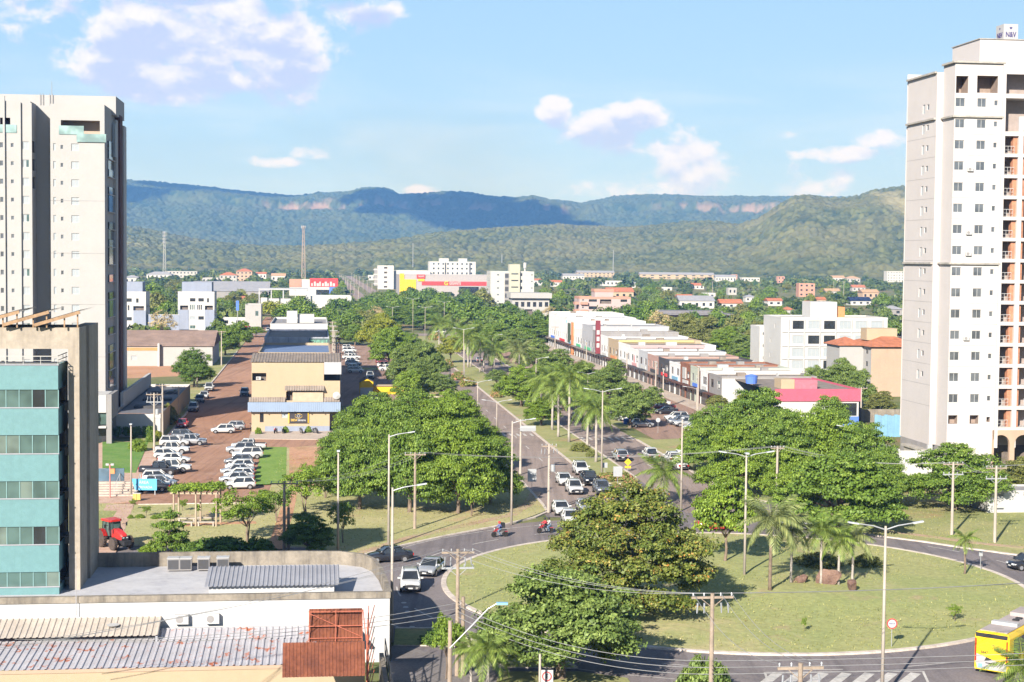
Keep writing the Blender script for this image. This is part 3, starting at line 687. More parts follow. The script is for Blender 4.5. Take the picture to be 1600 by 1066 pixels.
def railing(s, x0, x1, y, z, h=1.0, n=4, mtl=None, name='railing'):
    m = MB(); m.bar((x0, y, z + h), (x1, y, z + h), .06); m.bar((x0, y, z + h * .5), (x1, y, z + h * .5), .035); m.bar((x0, y, z + .1), (x1, y, z + .1), .035)
    for k in range(n + 1): x = x0 + (x1 - x0) * k / n; m.bar((x, y, z), (x, y, z + h), .04)
    return s.part(name, m, mtl or M_rail)
def aircon(root, loc, rz=0, sc=1.0):
    o = MB().box(0, 0, 0, .8 * sc, .3 * sc, .55 * sc).build('air_conditioner', M_rail, root, loc, rz)
    f = MB(); f.lathe([(.21 * sc, -.012), (.21 * sc, .0)], 16, 0, (.3 * sc, -.004, .28 * sc), 'y'); f.build('fan_grille', M_grey, o); return o

# --- right tower, still under construction
T = Bld('apartment_tower', 'tall pale unfinished apartment tower with brick balconies and box sign on its roof', 'tower', 1478, 735, 1760, 16)
rows = [T.z(1500, 160 + 33.05 * k) for k in range(16)]
def trow(kx0, kx1, kind='w', hh=.62, rr=None):
    a, b = T.loc(kx0, 393)[0], T.loc(kx1, 393)[0]; return [(a, z - hh, b, z + hh, kind) for z in (rr or rows)]
xr = T.loc(1560, 393)[0]; Ht = T.z(1500, 97); zcor1, zcor2 = T.z(1500, 182), T.z(1500, 412)
ops = trow(1487.5, 1502.5, rr=rows[:15]) + trow(1521.5, 1535.5, rr=rows[:15]) + trow(1548, 1553.5, 'v', .36, rows[:15])
ops += [(o[0], o[1], o[2], o[3], 'd') for o in trow(1487.5, 1502.5, rr=rows[15:])] + [(o[0], o[1], o[2], o[3], 'd') for o in trow(1521.5, 1535.5, rr=rows[15:])] + trow(1548, 1553.5, 'd', .36, rows[15:])
ops += [T.rect(1479.5, 119, 1513.5, 145, 'open'), T.rect(1526.5, 119, 1560, 145, 'open')]
zb = T.z(1500, 700)
ops = [(max(o[0], .15), o[1], min(o[2], xr - .15), o[3], o[4]) for o in ops]
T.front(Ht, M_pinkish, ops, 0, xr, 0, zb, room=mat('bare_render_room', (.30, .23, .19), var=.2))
T.right(Ht, M_pinkish, (), xr, 0, 3.4, zb)
# left flank in two jogs
l1, l2 = 4.2, 15.5
lo = [(T.side(1460, 393, 0)[0] - .0 + .9, z - .4, T.side(1460, 393, 0)[0] + 1.5, z + .4, 'v') for z in rows[:15]]
T.left(Ht, M_pinkish, lo, 0, 0, l1, zb)
T.left(Ht - 1.0, M_pinkish, [(7.0, z - .45, 7.9, z + .35, 'v') for z in rows[:14]] + [(8.6, z - .9, 9.5, z + .45, 's') for z in rows[:14]], -.95, l1, l2, zb)
T.part('wall', MB().box(-.95, l1 - .02, zb, 0, l1, Ht - 1.0), M_pinkish)
T.back(Ht, M_pinkish, -.9, T.W, 16, zb)
T.part('roof', MB().box(-.9, l1, Ht - 1.3, T.W, 16, Ht - 1.1).box(0, 0.05, Ht - .35, T.W, l1, Ht - .2), M_flat)
for zc in (Ht, zcor1, zcor2):
    T.part('cornice', MB().box(-.35, -.35, zc - .12, xr + .2, 0.02, zc + .14).box(-.35, 0.02, zc - .12, .02, l1, zc + .14), M_conc)
    T.part('cornice', MB().box(-1.3, l1 + .1, zc - 1.12 if zc == Ht else zc - .12, -.93, l2, zc - .86 if zc == Ht else zc + .14), M_conc)
xp = xr + .45
T.part('pilaster', MB().box(xr + .003, -.25, zb, xp, 3.0, Ht - .1), M_pinkish)
# balcony bay: slabs, back wall, brick piers, railings
xe = T.W; nb = len(rows)
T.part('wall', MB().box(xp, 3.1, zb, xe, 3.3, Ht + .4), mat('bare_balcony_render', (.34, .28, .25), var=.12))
T.part('attic_wall', MB().box(xp, -.02, T.z(1580, 116), xe, .25, Ht + .15), M_pinkish)
for k, z in enumerate(rows):
    zs = z - 1.62
    if k == 0: zs = T.z(1580, 147) - .6
    T.part('balcony_slab', MB().box(xp, -.12, zs, xe, 3.1, zs + (.62 if k < 2 else .48)), M_pinkish)
    if k >= 2:
        zz = zs + .48
        for xa, xb in ((xp + .15, xp + 1.55), (xp + 3.9, xp + 5.2)): railing(T, xa, xb, .05, zz, 1.05, 3)
        zt = rows[k - 1] - 1.62
        for xa in (1585, 1595.5):
            x = T.loc(xa, 393)[0]; T.part('brick_pier', MB().box(x - .42, .35, zz, x + .32, 1.2, zt), M_brick)
for px in (1591,): x = T.loc(px, 393)[0]; T.part('column', MB().box(x - .38, -.1, zb, x + .30, .34, T.z(1580, 182)), M_pinkish)
x = T.loc(1591, 393)[0] + 5.5
while x < xe - 1: T.part('column', MB().box(x - .38, -.1, zb, x + .30, .34, T.z(1580, 182)), M_pinkish); x += 5.5
# arcaded ground floor
def arch_wall(m, x0, x1, z0, z1, xc, r, zs, y, t):
    n = 14; pts = [(xc - r, z0), (xc - r, zs)] + [(xc - r * math.cos(math.pi * k / n), zs + r * math.sin(math.pi * k / n)) for k in range(1, n)] + [(xc + r, zs), (xc + r, z0)]
    m.add([(x0, y, z0), (xc - r, y, z0), (xc - r, y, zs), (xc - r, y, z1), (x0, y, z1)], [(0, 1, 2, 3, 4)])
    m.add([(xc + r, y, z0), (x1, y, z0), (x1, y, z1), (xc + r, y, z1), (xc + r, y, zs)], [(0, 1, 2, 3, 4)])
    for k in range(1, n + 1):
        a, b = pts[k], pts[k + 1]; m.add([(a[0], y, a[1]), (b[0], y, b[1]), (b[0], y, z1), (a[0], y, z1)], [(0, 1, 2, 3)])
    for k in range(len(pts) - 1):
        a, b = pts[k], pts[k + 1]; m.add([(a[0], y, a[1]), (b[0], y, b[1]), (b[0], y + t, b[1]), (a[0], y + t, a[1])], [(3, 2, 1, 0)])
m = MB(); xa = T.loc(1480, 690)[0]; arch_wall(m, 0, xr, 0, zb, xa, 1.45, zb - 2.1, 0, .4); T.part('arcade_wall', m, M_pinkish)
m = MB(); z2 = T.z(1580, 672); x1a, x2a = T.loc(1563, 700)[0], T.loc(1598, 700)[0]; mid = (x1a + x2a) / 2
arch_wall(m, xr, mid, 0, z2, x1a, 1.3, z2 - 2.0, -.15, .5); arch_wall(m, mid, xe, 0, z2, x2a, 1.3, z2 - 2.0, -.15, .5); T.part('arcade_wall', m, M_peach)
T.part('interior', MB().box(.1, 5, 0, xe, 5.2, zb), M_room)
T.left(zb, M_grey, (), 0, 0, 5, 0); T.left(zb, M_grey, (), -.95, l1, l2, 0); T.part('bay_hood', MB().box(-2.2, 4.0, zb - 1.0, -.96, 12, zb - .7).box(-1.9, 4.4, zb - 3.6, -.97, 11.6, zb - 1.0), M_conc)
for z in rows[1:15]: T.part('joint_line', MB().box(.01, -.012, z - 1.5, xr - .01, -.001, z - 1.46), M_grey); T.part('joint_line', MB().box(-.962, l1 + .1, z - 1.5, -.951, l2 - .1, z - 1.46), M_grey)
for k in (3, 6, 7, 11): aircon(T.root, (T.loc(1508, 393)[0], -.34, rows[k] - .75))
# penthouse and boxed sign
xq = T.loc(1531, 80, 4)[0]; hq = T.z(1560, 62, 4)
T.part('penthouse', MB().box(xq, 4.0, Ht - .3, xe, 14, hq), M_pinkish); T.part('penthouse_coping', MB().box(xq - .15, 3.85, hq, xe, 14.1, hq + .12), M_conc)
a, z0_ = T.loc(1568, 60, 5); c, z1_ = T.loc(1591, 38, 5)
bx = T.part('box_sign', MB().box(a, 5, hq + .15, c, 7.6, z1_), mat('sign_white', (.42, .41, .41), var=.03))
T.part('sign_posts', MB().box(a + .2, 5.2, hq, a + .4, 5.4, hq + .15).box(c - .4, 7.2, hq, c - .2, 7.4, hq + .15), M_conc)
M_navy = mat('navy_lettering', (.06, .05, .16), var=.05)
textobj('N&V', bx, ((a + c) / 2, 4.985, hq + .15 + (z1_ - hq) * .30), FR, 1.05, M_navy, bold=True, width=(c - a) * .72)
textobj('N&V', bx, (a - .015, 6.3, hq + .15 + (z1_ - hq) * .30), (math.pi / 2, 0, -math.pi / 2), 1.05, M_navy, bold=True, width=1.8)
def heart(w):
    pts = [(16 * math.sin(k) ** 3 / 32 * w, (13 * math.cos(k) - 5 * math.cos(2 * k) - 2 * math.cos(3 * k) - math.cos(4 * k)) / 32 * w) for k in [2 * math.pi * i / 24 for i in range(24)]]
    return pts
for (lx, ly, rz) in (((a + c) / 2, 4.98, 0), (a - .02, 6.3, -math.pi / 2)):
    link('heart_emblem', MB().add([(p[0], 0, p[1]) for p in heart(.42)], [tuple(reversed(range(24)))]).mesh('heart_emblem', M_navy), bx, (lx, ly, hq + .15 + (z1_ - hq) * .70), (0, 0, rz))

# --- left tower
LT = Bld('apartment_tower', 'tall cream apartment tower with glass corner balconies and rooftop mast', 'tower', 81, 676, 165, 22)
lrow = [LT.z(110, 230.2 + 28 * k) for k in range(16)]
def lops(x0, x1, hh, kind, r=lrow, off=0): a, b = LT.loc(x0, 400, off)[0], LT.loc(x1, 400, off)[0]; return [(a, z - hh, b, z + hh, kind) for z in r]
Hl = LT.z(120, 163); ops = lops(95.5, 99.5, .33, 'v') + [(o[0], o[1], o[2], o[3], 'sl' if k in (11, 12, 14) else 's') for k, o in enumerate(lops(112, 124, .6, 's'))] + lops(84, 88, .6, 's')
ops = [o for o in ops if o[1] > 1]
ops += [(LT.loc(95, 188)[0], LT.z(110, 209), LT.loc(156, 188)[0], LT.z(110, 188), 'open')]
LT.front(Hl, M_cream, ops, room=mat('roof_terrace_render', (.42, .34, .27), var=.05))
LT.right(Hl, M_cream); LT.back(Hl, M_cream); LT.left(Hl, M_cream); LT.part('roof', MB().box(.01, .01, Hl - .8, LT.W - .01, LT.D - .01, Hl - .6), M_flat)
for (p0, p1, y0, y1, o) in ((92, 131, 197, 210, -.12), (120, 166, 210, 222, -.24)):
    r = LT.rect(p0, y0, p1, y1); LT.part('glass_balustrade', MB().box(r[0], o, r[1], r[2], o + .06, r[3]), M_aqua)
for yj in (314, 396, 476, 558): z = LT.z(110, yj); LT.part('joint_line', MB().box(0.005, -.015, z, LT.W - .005, .0, z + .06), M_grey)
# corner of glass and brown cladding on the right flank
def lside(px): return LT.side(px, 400, LT.W)[0]
s0, s1, s2, s3, s4, s5 = [lside(p) for p in (168.5, 177.5, 180, 184, 187, 191)]
X = LT.W; s5 = min(s5, 24)
LT.part('corner_fin', MB().box(X, s1, 0, X + .55, s2, Hl - 1.5), M_white); LT.part('brown_pier', MB().box(X, s2 + .01, 0, X + .9, s3, Hl - .5), M_brown); LT.part('corner_fin', MB().box(X, s4, 0, X + .8, s5, Hl - 1.8), M_white)
LT.part('louvre', MB().box(X + .1, s1 - 2.0, LT.z(165, 240), X + .6, s1, Hl - 2.2), M_shutter)
for k, z in enumerate(lrow):
    za, zb_ = z - 1.55, z + 1.4
    LT.part('balcony_slab', MB().box(X, s0, za - .14, X + .35, s1 - .02, za), M_white)
    LT.part('balcony_glass', MB().box(X + .01, s0 + .1, za, X + .25, s1 - .05, za + 1.2 if k % 3 else zb_), M_bglass if k % 2 else M_dkglass)
    LT.part('corner_window', MB().box(X + .01, s3 + .1, za, X + .2, s4 - .1, zb_), M_bglass)
    if k % 4 == 1: LT.part('balcony_glass', MB().box(X + .01, s0 + .1, za + 1.25, X + .12, s1 - .1, zb_ - .1), M_dkglass)
# recessed link and the left block standing forward of it
xa, xb = LT.loc(56, 400, 2.6)[0], 0
LT.front(LT.z(70, 165, 2.6), M_cream, (), xa - 1, .005, 2.6)
xl0 = LT.loc(-70, 400, -2.6)[0]; xl1 = LT.loc(49, 400, -2.6)[0]; Hb = LT.z(20, 158, -2.6)
lops2 = [(o[0], o[1], o[2], o[3], o[4]) for o in lops(1, 6, .42, 'v', off=-2.6) + lops(18, 22.5, .32, 'v', off=-2.6) + [(o[0], o[1], o[2], o[3], 'sl' if k % 3 == 1 else 's') for k, o in enumerate(lops(36.5, 46.5, .62, 's', off=-2.6))] if o[1] > 1]
LT.wall((xl0, -2.6, 0), 0, xl1 - xl0, Hb, M_cream, [(o[0] - xl0, o[1], o[2] - xl0, o[3], o[4]) for o in lops2] + [(LT.loc(0, 190, -2.6)[0] - xl0, LT.z(10, 196, -2.6), LT.loc(16, 190, -2.6)[0] - xl0, LT.z(10, 184, -2.6), 'open')])
LT.wall((xl1, -2.6, 0), math.pi / 2, 5.2, Hb, M_cream, [(1.4, z - 1.0, 4.2, z + .9, 'd') for z in lrow[:3]])
r = LT.rect(-10, 195, 26, 207, off=-2.6); LT.part('glass_balustrade', MB().box(r[0], -2.7, r[1], r[2], -2.64, r[3]), M_aqua)
for p0, p1, zt in ((6, 11, 150), (31, 34, 160), (48, 51, 161)):
    x0, x1 = LT.loc(p0, 400, -2.8)[0], LT.loc(p1, 400, -2.8)[0]; LT.part('wall_fin', MB().box(x0, -2.95, 0, x0 + .3, -2.55, LT.z(p0, zt, -2.8)), M_cream)
LT.part('roof', MB().box(xl0, -2.5, Hb - .8, xl1 - .01, 7, Hb - .6).box(xl1 - 1, 7.02, Hb - .8, -.1, 20, Hb - .62), M_flat)
x0, x1 = LT.loc(-70, 150, 9)[0], LT.loc(181, 150, 9)[0]; zt = LT.z(100, 149, 9)
LT.part('upper_block', MB().box(x0, 9, Hl - .9, min(x1, X + 1.2), 21, zt), M_cream)
x = LT.loc(81, 140, 12)[0]; LT.part('rooftop_mast', MB().tube([(x, 12, zt), (x, 12, zt + 2.6)], [.06, .03], 6), M_grey)
for p in (63, 78): x = LT.loc(p, 160, 8.9)[0]; LT.part('rooftop_ladder', MB().bar((x, 8.8, Hl - .9), (x, 8.8, zt + .2), .07).bar((x + .45, 8.8, Hl - .9), (x + .45, 8.8, zt + .2), .07), M_grey)

# --- teal glass office block in its concrete frame
TB = Bld('office_block', 'teal glazed office block set in a weathered concrete frame with solar panels on top', 'office building', -70, 1019, 93, 9, z0=0)
M_teal = mat('teal_mosaic', (.135, .265, .275), rough=.45, var=.10, scale=2.2, spec=.4, grime=.12, grime_col=(.11, .20, .21)); M_tealside = MATS.setdefault('teal_side', M_teal)
Ht_ = TB.z(50, 570); fl = [(609, 637), (680, 709), (752, 779), (823, 851), (894, 917), (967, 990)]
sp = [570] + [y for f in fl for y in f] + [1040]
xw = TB.W
for k in range(0, len(sp) - 1):
    zt, zb_ = TB.z(60, sp[k]), max(0, TB.z(60, sp[k + 1]))
    if k % 2 == 0:
        TB.part('spandrel', MB().box(-.0, 0, zb_, xw, .25, zt).box(xw - .25, .25, zb_, xw, 4.6, zt), M_teal)
        TB.part('sill_trim', MB().box(-.02, -.05, zt - .05, xw + .05, 0, zt + .03), M_tin)
        for j in range(1, 14): TB.part('joint_line', MB().box(xw * j / 14 - .006, -.004, zb_ + .02, xw * j / 14 + .006, -.0005, zt - .06), mat('teal_joint', (.15, .30, .30), var=.1))
    else:
        n = 8; 
        for j in range(n): TB.part('glazing', MB().box(xw * j / n + .03, .10, zb_, xw * (j + 1) / n - .03, .16, zt), random.choice([M_gglass, M_gglass, M_dkglass, M_greenblind]))
        for j in range(n + 1): TB.part('mullion', MB().box(xw * j / n - .03, .06, zb_, xw * j / n + .03, .2, zt), mat('teal_mullion', (.20, .33, .33), var=.1))
        TB.part('glazing', MB().box(xw - .12, .2, zb_, xw - .06, 4.2, zt), M_dkglass)
        for j in range(4): 
            if k in (9, 11) or j < 1: TB.part('blind', MB().box(xw * (j + 4) / n + .05, .22, zb_ + .4, xw * (j + 5) / n - .05, .26, zt), M_shutter)
TB.part('roof_deck', MB().box(0, .3, Ht_ - .5, xw - .3, 8, Ht_ - .3), M_flat)
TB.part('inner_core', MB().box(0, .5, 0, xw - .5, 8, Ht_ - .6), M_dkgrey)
railing(TB, 0, xw - .02, .12, Ht_, .62, 6, mat('aluminium', (.42, .41, .38), rough=.45, var=.05)); 
m = MB(); 
for h in (.3, .62): m.bar((xw - .1, .12, Ht_ + h), (xw - .1, 5, Ht_ + h), .05)
for y in (1.5, 3, 4.5): m.bar((xw - .1, y, Ht_), (xw - .1, y, Ht_ + .62), .04)
TB.part('railing', m, MATS['aluminium'])
M_rawconc = mat('stained_concrete', (.39, .335, .27), var=.22, scale=.35, grime=.45, grime_col=(.16, .13, .10), bump=.25)
fx0, fx1, fy0, fy1 = TB.loc(107, 700, 1.6)[0], TB.loc(124.5, 700, 1.6)[0], 1.6, 11.0
zf = TB.z(100, 512, 1.6)
TB.part('concrete_column', MB().box(fx0, fy0, 0, fx1, fy0 + 3.8, zf), M_rawconc)
TB.part('concrete_column', MB().box(fx0, fy0 + 4.3, 0, fx1 + .15, fy1, zf), M_rawconc)
TB.part('concrete_beam', MB().box(-1, fy0 + .003, zf - 1.6, fx0 + .003, fy1 - 4, zf - .003), M_rawconc)
for k in range(5): TB.part('side_beam', MB().box(xw - .4, 3.0, TB.z(60, sp[2 * k + 2]) - .5, fx0, 5.0, TB.z(60, sp[2 * k + 2]) + .1), M_rawconc)
M_pv = glass('solar_cells', (.03, .04, .09), .12, .9)
for k, (p0, p1) in enumerate(((-40, 8), (8, 54), (57, 102), (100, 133))[:3]):
    a, c = TB.loc(p0, 505, 2)[0], TB.loc(p1 + 26, 505, 2)[0]; z0, z1 = zf + .35, zf + 1.35
    m = MB(); m.add([(a, 1.0, z0), (c, 1.0, z1), (c, 9, z1), (a, 9, z0)], [(0, 1, 2, 3)]); m.add([(a, 1.0, z0 - .06), (c, 1.0, z1 - .06), (c, 9, z1 - .06), (a, 9, z0 - .06)], [(3, 2, 1, 0)])
    TB.part('solar_panel', m, M_pv)
    m = MB(); m.bar((a, 1.0, z0 - .16), (c, 1.0, z1 - .16), .12, .24)
    for x, z in ((a + .15, z0), (c - .2, z1), ((a + c) / 2 + .5, (z0 + z1) / 2 + .1)): m.bar((x, 1.2, zf), (x, 1.2, z - .08), .10)
    TB.part('panel_rack', m, mat('rusty_bracket', (.34, .22, .13), var=.3, scale=3))

# --- foreground flat-roofed commercial building, seen from above
FB = Bld('commercial_building', 'white flat-roofed commercial building with weathered parapet in the foreground', 'building', -60, 935, 609, 16, z0=5.2)
FB.root.location.z = 0; FB.o.z = 0
zr, zp = 4.2, 5.2; W = FB.W
M_memb = mat('whitewashed_roof', (.56, .555, .585), var=.18, scale=.25, col2=(.56, .555, .57), grime=.3, grime_col=(.22, .22, .25))
M_parap = mat('stained_parapet', (.27, .235, .19), var=.3, scale=.6, grime=.85, grime_col=(.09, .08, .07), bump=.3)
M_whitew = mat('whitewashed_wall', (.52, .515, .51), var=.05, scale=.3, grime=.14, grime_col=(.3, .3, .3))
FB.front(zp - .45, M_whitew, ()); FB.back(zp - .3, M_whitew, 0, W - 7)
xr_ = FB.loc(585, 880, 14)[0]
FB.part('roof', MB().add([(0, 0, zr), (W, 0, zr), (W - .6, 12.5, zr), (W - 2.2, 15.5, zr), (W - 4, 16, zr), (0, 16, zr)], [tuple(range(6))]), M_memb)
FB.part('parapet', MB().box(0, -.12, zp - .45, W + .05, .32, zp), M_parap)
def curved_parapet():
    pts = [(W, .33), (W - .1, 4), (W - .3, 9), (W - .7, 12.5), (W - 1.5, 14.6), (W - 3.2, 15.8), (W - 6, 16.05), (W - 14, 16.1), (0, 16.1)]
    for i, (a, b) in enumerate(zip(pts, pts[1:])):
        d = (Vector(b) - Vector(a)).normalized(); n = Vector((-d.y, d.x)) * .16
        FB.part('parapet', MB().prism([(a[0] + n.x, a[1] + n.y), (b[0] + n.x, b[1] + n.y), (b[0] - n.x, b[1] - n.y), (a[0] - n.x, a[1] - n.y)], 0, zp + .02 * i), M_parap)
curved_parapet()
m = MB(); m.box(W - 13.2, 3.2, zr, W - 4.0, 7.2, zr + .95); FB.part('roof_box', m, M_whitew)
q = FB.part('pad', MB().box(0, .34, zr + .01, 3, 1, zr + .03), M_memb)
corrugated('sheet_roof', FB.root, (W - 13.5, 2.7, zr + .98), (1, 0, 0), (0, 4.9, .55), 9.9, 4.95, M_tin, .33, .06)
for k, px in enumerate((262, 281, 309, 339)):
    x = FB.loc(px, 884, 14)[0]; o = MB().box(x, 13.6, zr + .1, x + .95, 14.5, zr + 1.05).build('condenser', M_grey, FB.root)
    MB().box(x + .06, 13.58, zr + .2, x + .89, 13.6, zr + .95).build('coil_guard', M_dkgrey, o); MB().box(x - .03, 13.57, zr + 1.05, x + .98, 14.53, zr + 1.1).build('casing_top', M_rail, o)
for px in (283, 331): x, z = FB.loc(px - 10, 983); aircon(FB.root, (x, -.45, 3.15), 0, 1.25)
# lower sheds butted against its front wall
SH = Bld('lean_to_shed', 'long grey zinc shed roof with rust spots below the white parapet', 'shed', -60, 1050, 570, 8, z0=2.2)
SH.root.location.z = 0; SH.o.z = 0
M_spot = mat('rust_spotted_zinc', (.50, .48, .505), rough=.6, var=.14, scale=.5, metal=.1)
t = NT(M_spot.node_tree); b = M_spot.node_tree.nodes['Principled BSDF']; pos = t.n.new('ShaderNodeNewGeometry').outputs['Position']; old = b.inputs['Base Color'].links[0].from_socket
rs = t.m('MULTIPLY', t.ss(t.noise(pos, 1.1, 6, .7), .55, .62), t.ss(t.noise(t.vm('ADD', pos, (5, 3, 0)), .45, 2, .5), .40, .54)); t.put(b.inputs['Base Color'], t.mix(rs, old, (.36, .11, .05)))
zs0, zs1 = 2.2, 3.0; yr = SH.loc(300, 1003)[0]
corrugated('sheet_roof', SH.root, (0, 0, zs0), (1, 0, 0), (0, 6.2, .30), SH.W - 3.2, 6.21, M_spot, .45, .07)
corrugated('sheet_roof', SH.root, (0, 6.22, zs0 + .30), (1, 0, 0), (0, 1.9, .38), SH.W - .4, 1.94, M_spot, .45, .07)
SH.front(zs0 - .12, M_beige, ()); SH.right(zs0 - .1, M_beige, X=SH.W - 3.0, y1=5)
SH.part('gutter', MB().box(0, 8.14, zs0 + .5, SH.W - .3, 8.32, zs0 + .74), M_tin_white); SH.part('eaves_board', MB().box(0, -.06, zs0 - .22, SH.W - 3.2, 0, zs0 + .02), M_peach)
gab = Bld('canopy_roof', 'tan ribbed sheet canopy with a white disc dish against the white wall', 'canopy', -60, 998, 247, 4.4, z0=3.0); gab.root.location.z = 0; gab.o.z = 0
corrugated('sheet_roof', gab.root, (0, 0, 2.95), (1, 0, 0), (0, 3.3, .8), gab.W, 3.4, mat('tan_sheet', (.50, .435, .37), rough=.6, var=.15, scale=.5, grime=.2), .42, .06)
gab.part('ridge_cap', MB().box(-.1, 3.2, 3.70, gab.W + .05, 3.55, 3.86), M_beige); gab.part('post', MB().box(gab.W - .2, .1, 0, gab.W - .05, .25, 2.9), M_tin)
x, z = gab.loc(177, 982, 1.5); gab.part('satellite_dish', MB().lathe([(.05, -.1), (.42, .0), (.46, .05)], 20, 0, (x, 1.4, 3.42)), M_rail)
FB.part('lightning_rod', MB().tube([(FB.loc(120, 950)[0], -.3, 3.9), (FB.loc(120, 950)[0], -.3, 8.2)], [.03, .015], 6), M_tin)
# rusty billboard panels
RB = Bld('sheet_metal_hoarding', 'rusty red-brown ribbed hoarding panels on an angle-iron frame at the roof corner', 'hoarding', 441, 1059, 571, 3, z0=3.2); RB.root.location.z = 0; RB.o.z = 0
zA = 3.2; corrugated('rusted_panel', RB.root, (0, 0, zA), (1, 0, 0), (0, 1.6, 1.75), RB.W, 2.45, M_rust, .22, .03)
a, za_ = RB.loc(483, 1003, 6.0); c, zc_ = RB.loc(566, 952, 6.0)
corrugated('rusted_panel', RB.root, (a, 6.0, za_), (1, 0, 0), (0, .35, zc_ - za_), c - a, math.hypot(.35, zc_ - za_), M_rust, .22, .03)
m = MB()
for zz in (za_ + .25, zc_ - .1, (za_ + zc_) / 2): m.bar((a - .05, 5.9, zz), (c + .05, 5.9, zz), .06)
for xx in (a, (a + c) / 2, c): m.bar((xx, 5.88, za_), (xx, 5.88, zc_), .05)
m.bar((a, 5.86, zc_ - .2), (c, 5.86, za_ + .3), .05); RB.part('panel_frame', m, M_rustmetal)
m = MB()
for k in range(7): z = 1.0 + .75 * k; m.bar((RB.W + .1, 1, z), (RB.W + .9, 9.5, z + .1), .05)
for k in range(5): y = 1 + 2.1 * k; m.bar((RB.W + .1 + .1 * k, y, 0), (RB.W + .1 + .1 * k, y, 5.6), .06)
for k in range(4): y = 1 + 2.1 * k; m.bar((RB.W + .1 + .1 * k, y, .5), (RB.W + .2 + .1 * k, y + 2.1, 5.0), .045)
m.bar((RB.W + .2, 5, 4.2), (c + .05, 5.95, zc_), .05); RB.part('truss', m, M_rustmetal)
YW = Bld('yard_wall', 'black-stained low yard building and railing beside the shaded driveway', 'yard wall', 572, 1085, 612, 4, z0=2.4); YW.root.location.z = 0; YW.o.z = 0
YW.part('wall', MB().box(0, 0, 0, YW.W, .35, 2.5).box(YW.W - .3, .35, 0, YW.W, 12, 2.0), M_parap); YW.part('roof', MB().box(0, .35, 1.9, YW.W - .3, 4, 2.05), M_dkgrey)
m = MB()
for z in (2.2, 3.0): m.bar((YW.W + .1, -2, z), (YW.W + .1, 12, z), .06)
for k in range(8): m.bar((YW.W + .1, -2 + 2 * k, 0), (YW.W + .1, -2 + 2 * k, 3.0), .06)
YW.part('railing', m, M_black)

# --- gated entrance pavilion and long service roof left of the red street
EP = Bld('entrance_pavilion', 'white entrance pavilion with grey portal frame and round emblem left of the red street', 'pavilion', 60, 695, 172, 10)
h0, h1 = EP.z(165, 645), EP.z(165, 627); hT = EP.z(160, 618)
EP.part('canopy', MB().box(0, 0, h0, EP.W - .6, 8, hT), M_white); EP.part('portal_post', MB().box(EP.W - .55, -.1, 0, EP.W + .25, .8, hT + .15), M_grey)
EP.part('portal_side', MB().box(EP.W - .3, .8, h0 - 1.0, EP.W + .25, 8.5, hT + .12), M_grey); EP.part('emblem_panel', MB().box(EP.W - 3.6, -.15, h0 - 2.0, EP.W - 1.9, 0, h0 + .6), M_grey)
EP.part('glazing', MB().box(EP.W - 1.9, .5, h0 - 1.9, EP.W - .6, .6, h0), M_gglass); EP.part('lower_roof', MB().box(0, -.3, h0 - 2.4, EP.W - .56, 8, h0 - 2.1), M_white)
EP.part('glazed_lobby', MB().box(0, 2.2, 0, EP.W - .7, 2.4, h0 - 2.4), M_dkglass); EP.part('wall', MB().box(0, 8, 0, EP.W, 8.2, hT - .3), M_grey)
m = MB()
for k in range(28):
    a0, a1 = 2 * math.pi * k / 28, 2 * math.pi * (k + 1) / 28; cx, cz = EP.W - 2.7, h0 - .6
    m.bar((cx + .75 * math.cos(a0), -.19, cz + .95 * math.sin(a0)), (cx + .75 * math.cos(a1), -.19, cz + .95 * math.sin(a1)), .16)
m.bar((cx - .3, -.19, cz - .7), (cx + .35, -.19, cz + .6), .16); EP.part('emblem', m, M_black)
SR = Bld('service_building', 'low white service building with broad grey roof and clipped hedges beside the red street', 'building', 172, 683, 240, 62)
hs = SR.z(200, 648); SR.W = max(SR.W, 8)
SR.front(hs - .6, M_white, ()); SR.right(hs, M_beige, ()); SR.left(hs, M_white); SR.back(hs, M_white)
SR.part('roof', MB().box(.2, 1.2, hs - .7, SR.W - .25, 61.8, hs - .5), mat('dark_roof_sheet', (.17, .17, .185), rough=.7, var=.15, scale=.3, grime=.2)); SR.part('parapet', MB().box(-.05, -.05, hs - .6, SR.W + .05, .25, hs + .1), M_white)
SR.part('verandah_roof', MB().box(0, .26, hs - .5, SR.W - .3, 6, hs - .35), mat('ochre_tile', (.40, .25, .18), var=.2))
SR.part('ridge_wall', MB().box(.0, 14, hs, .5, 60, hs + 2.4), M_white)
for k in range(3): SR.part('skylight', MB().box(2, 16 + 14 * k, hs - .5, 7, 19 + 14 * k, hs - .1), M_dkgrey)

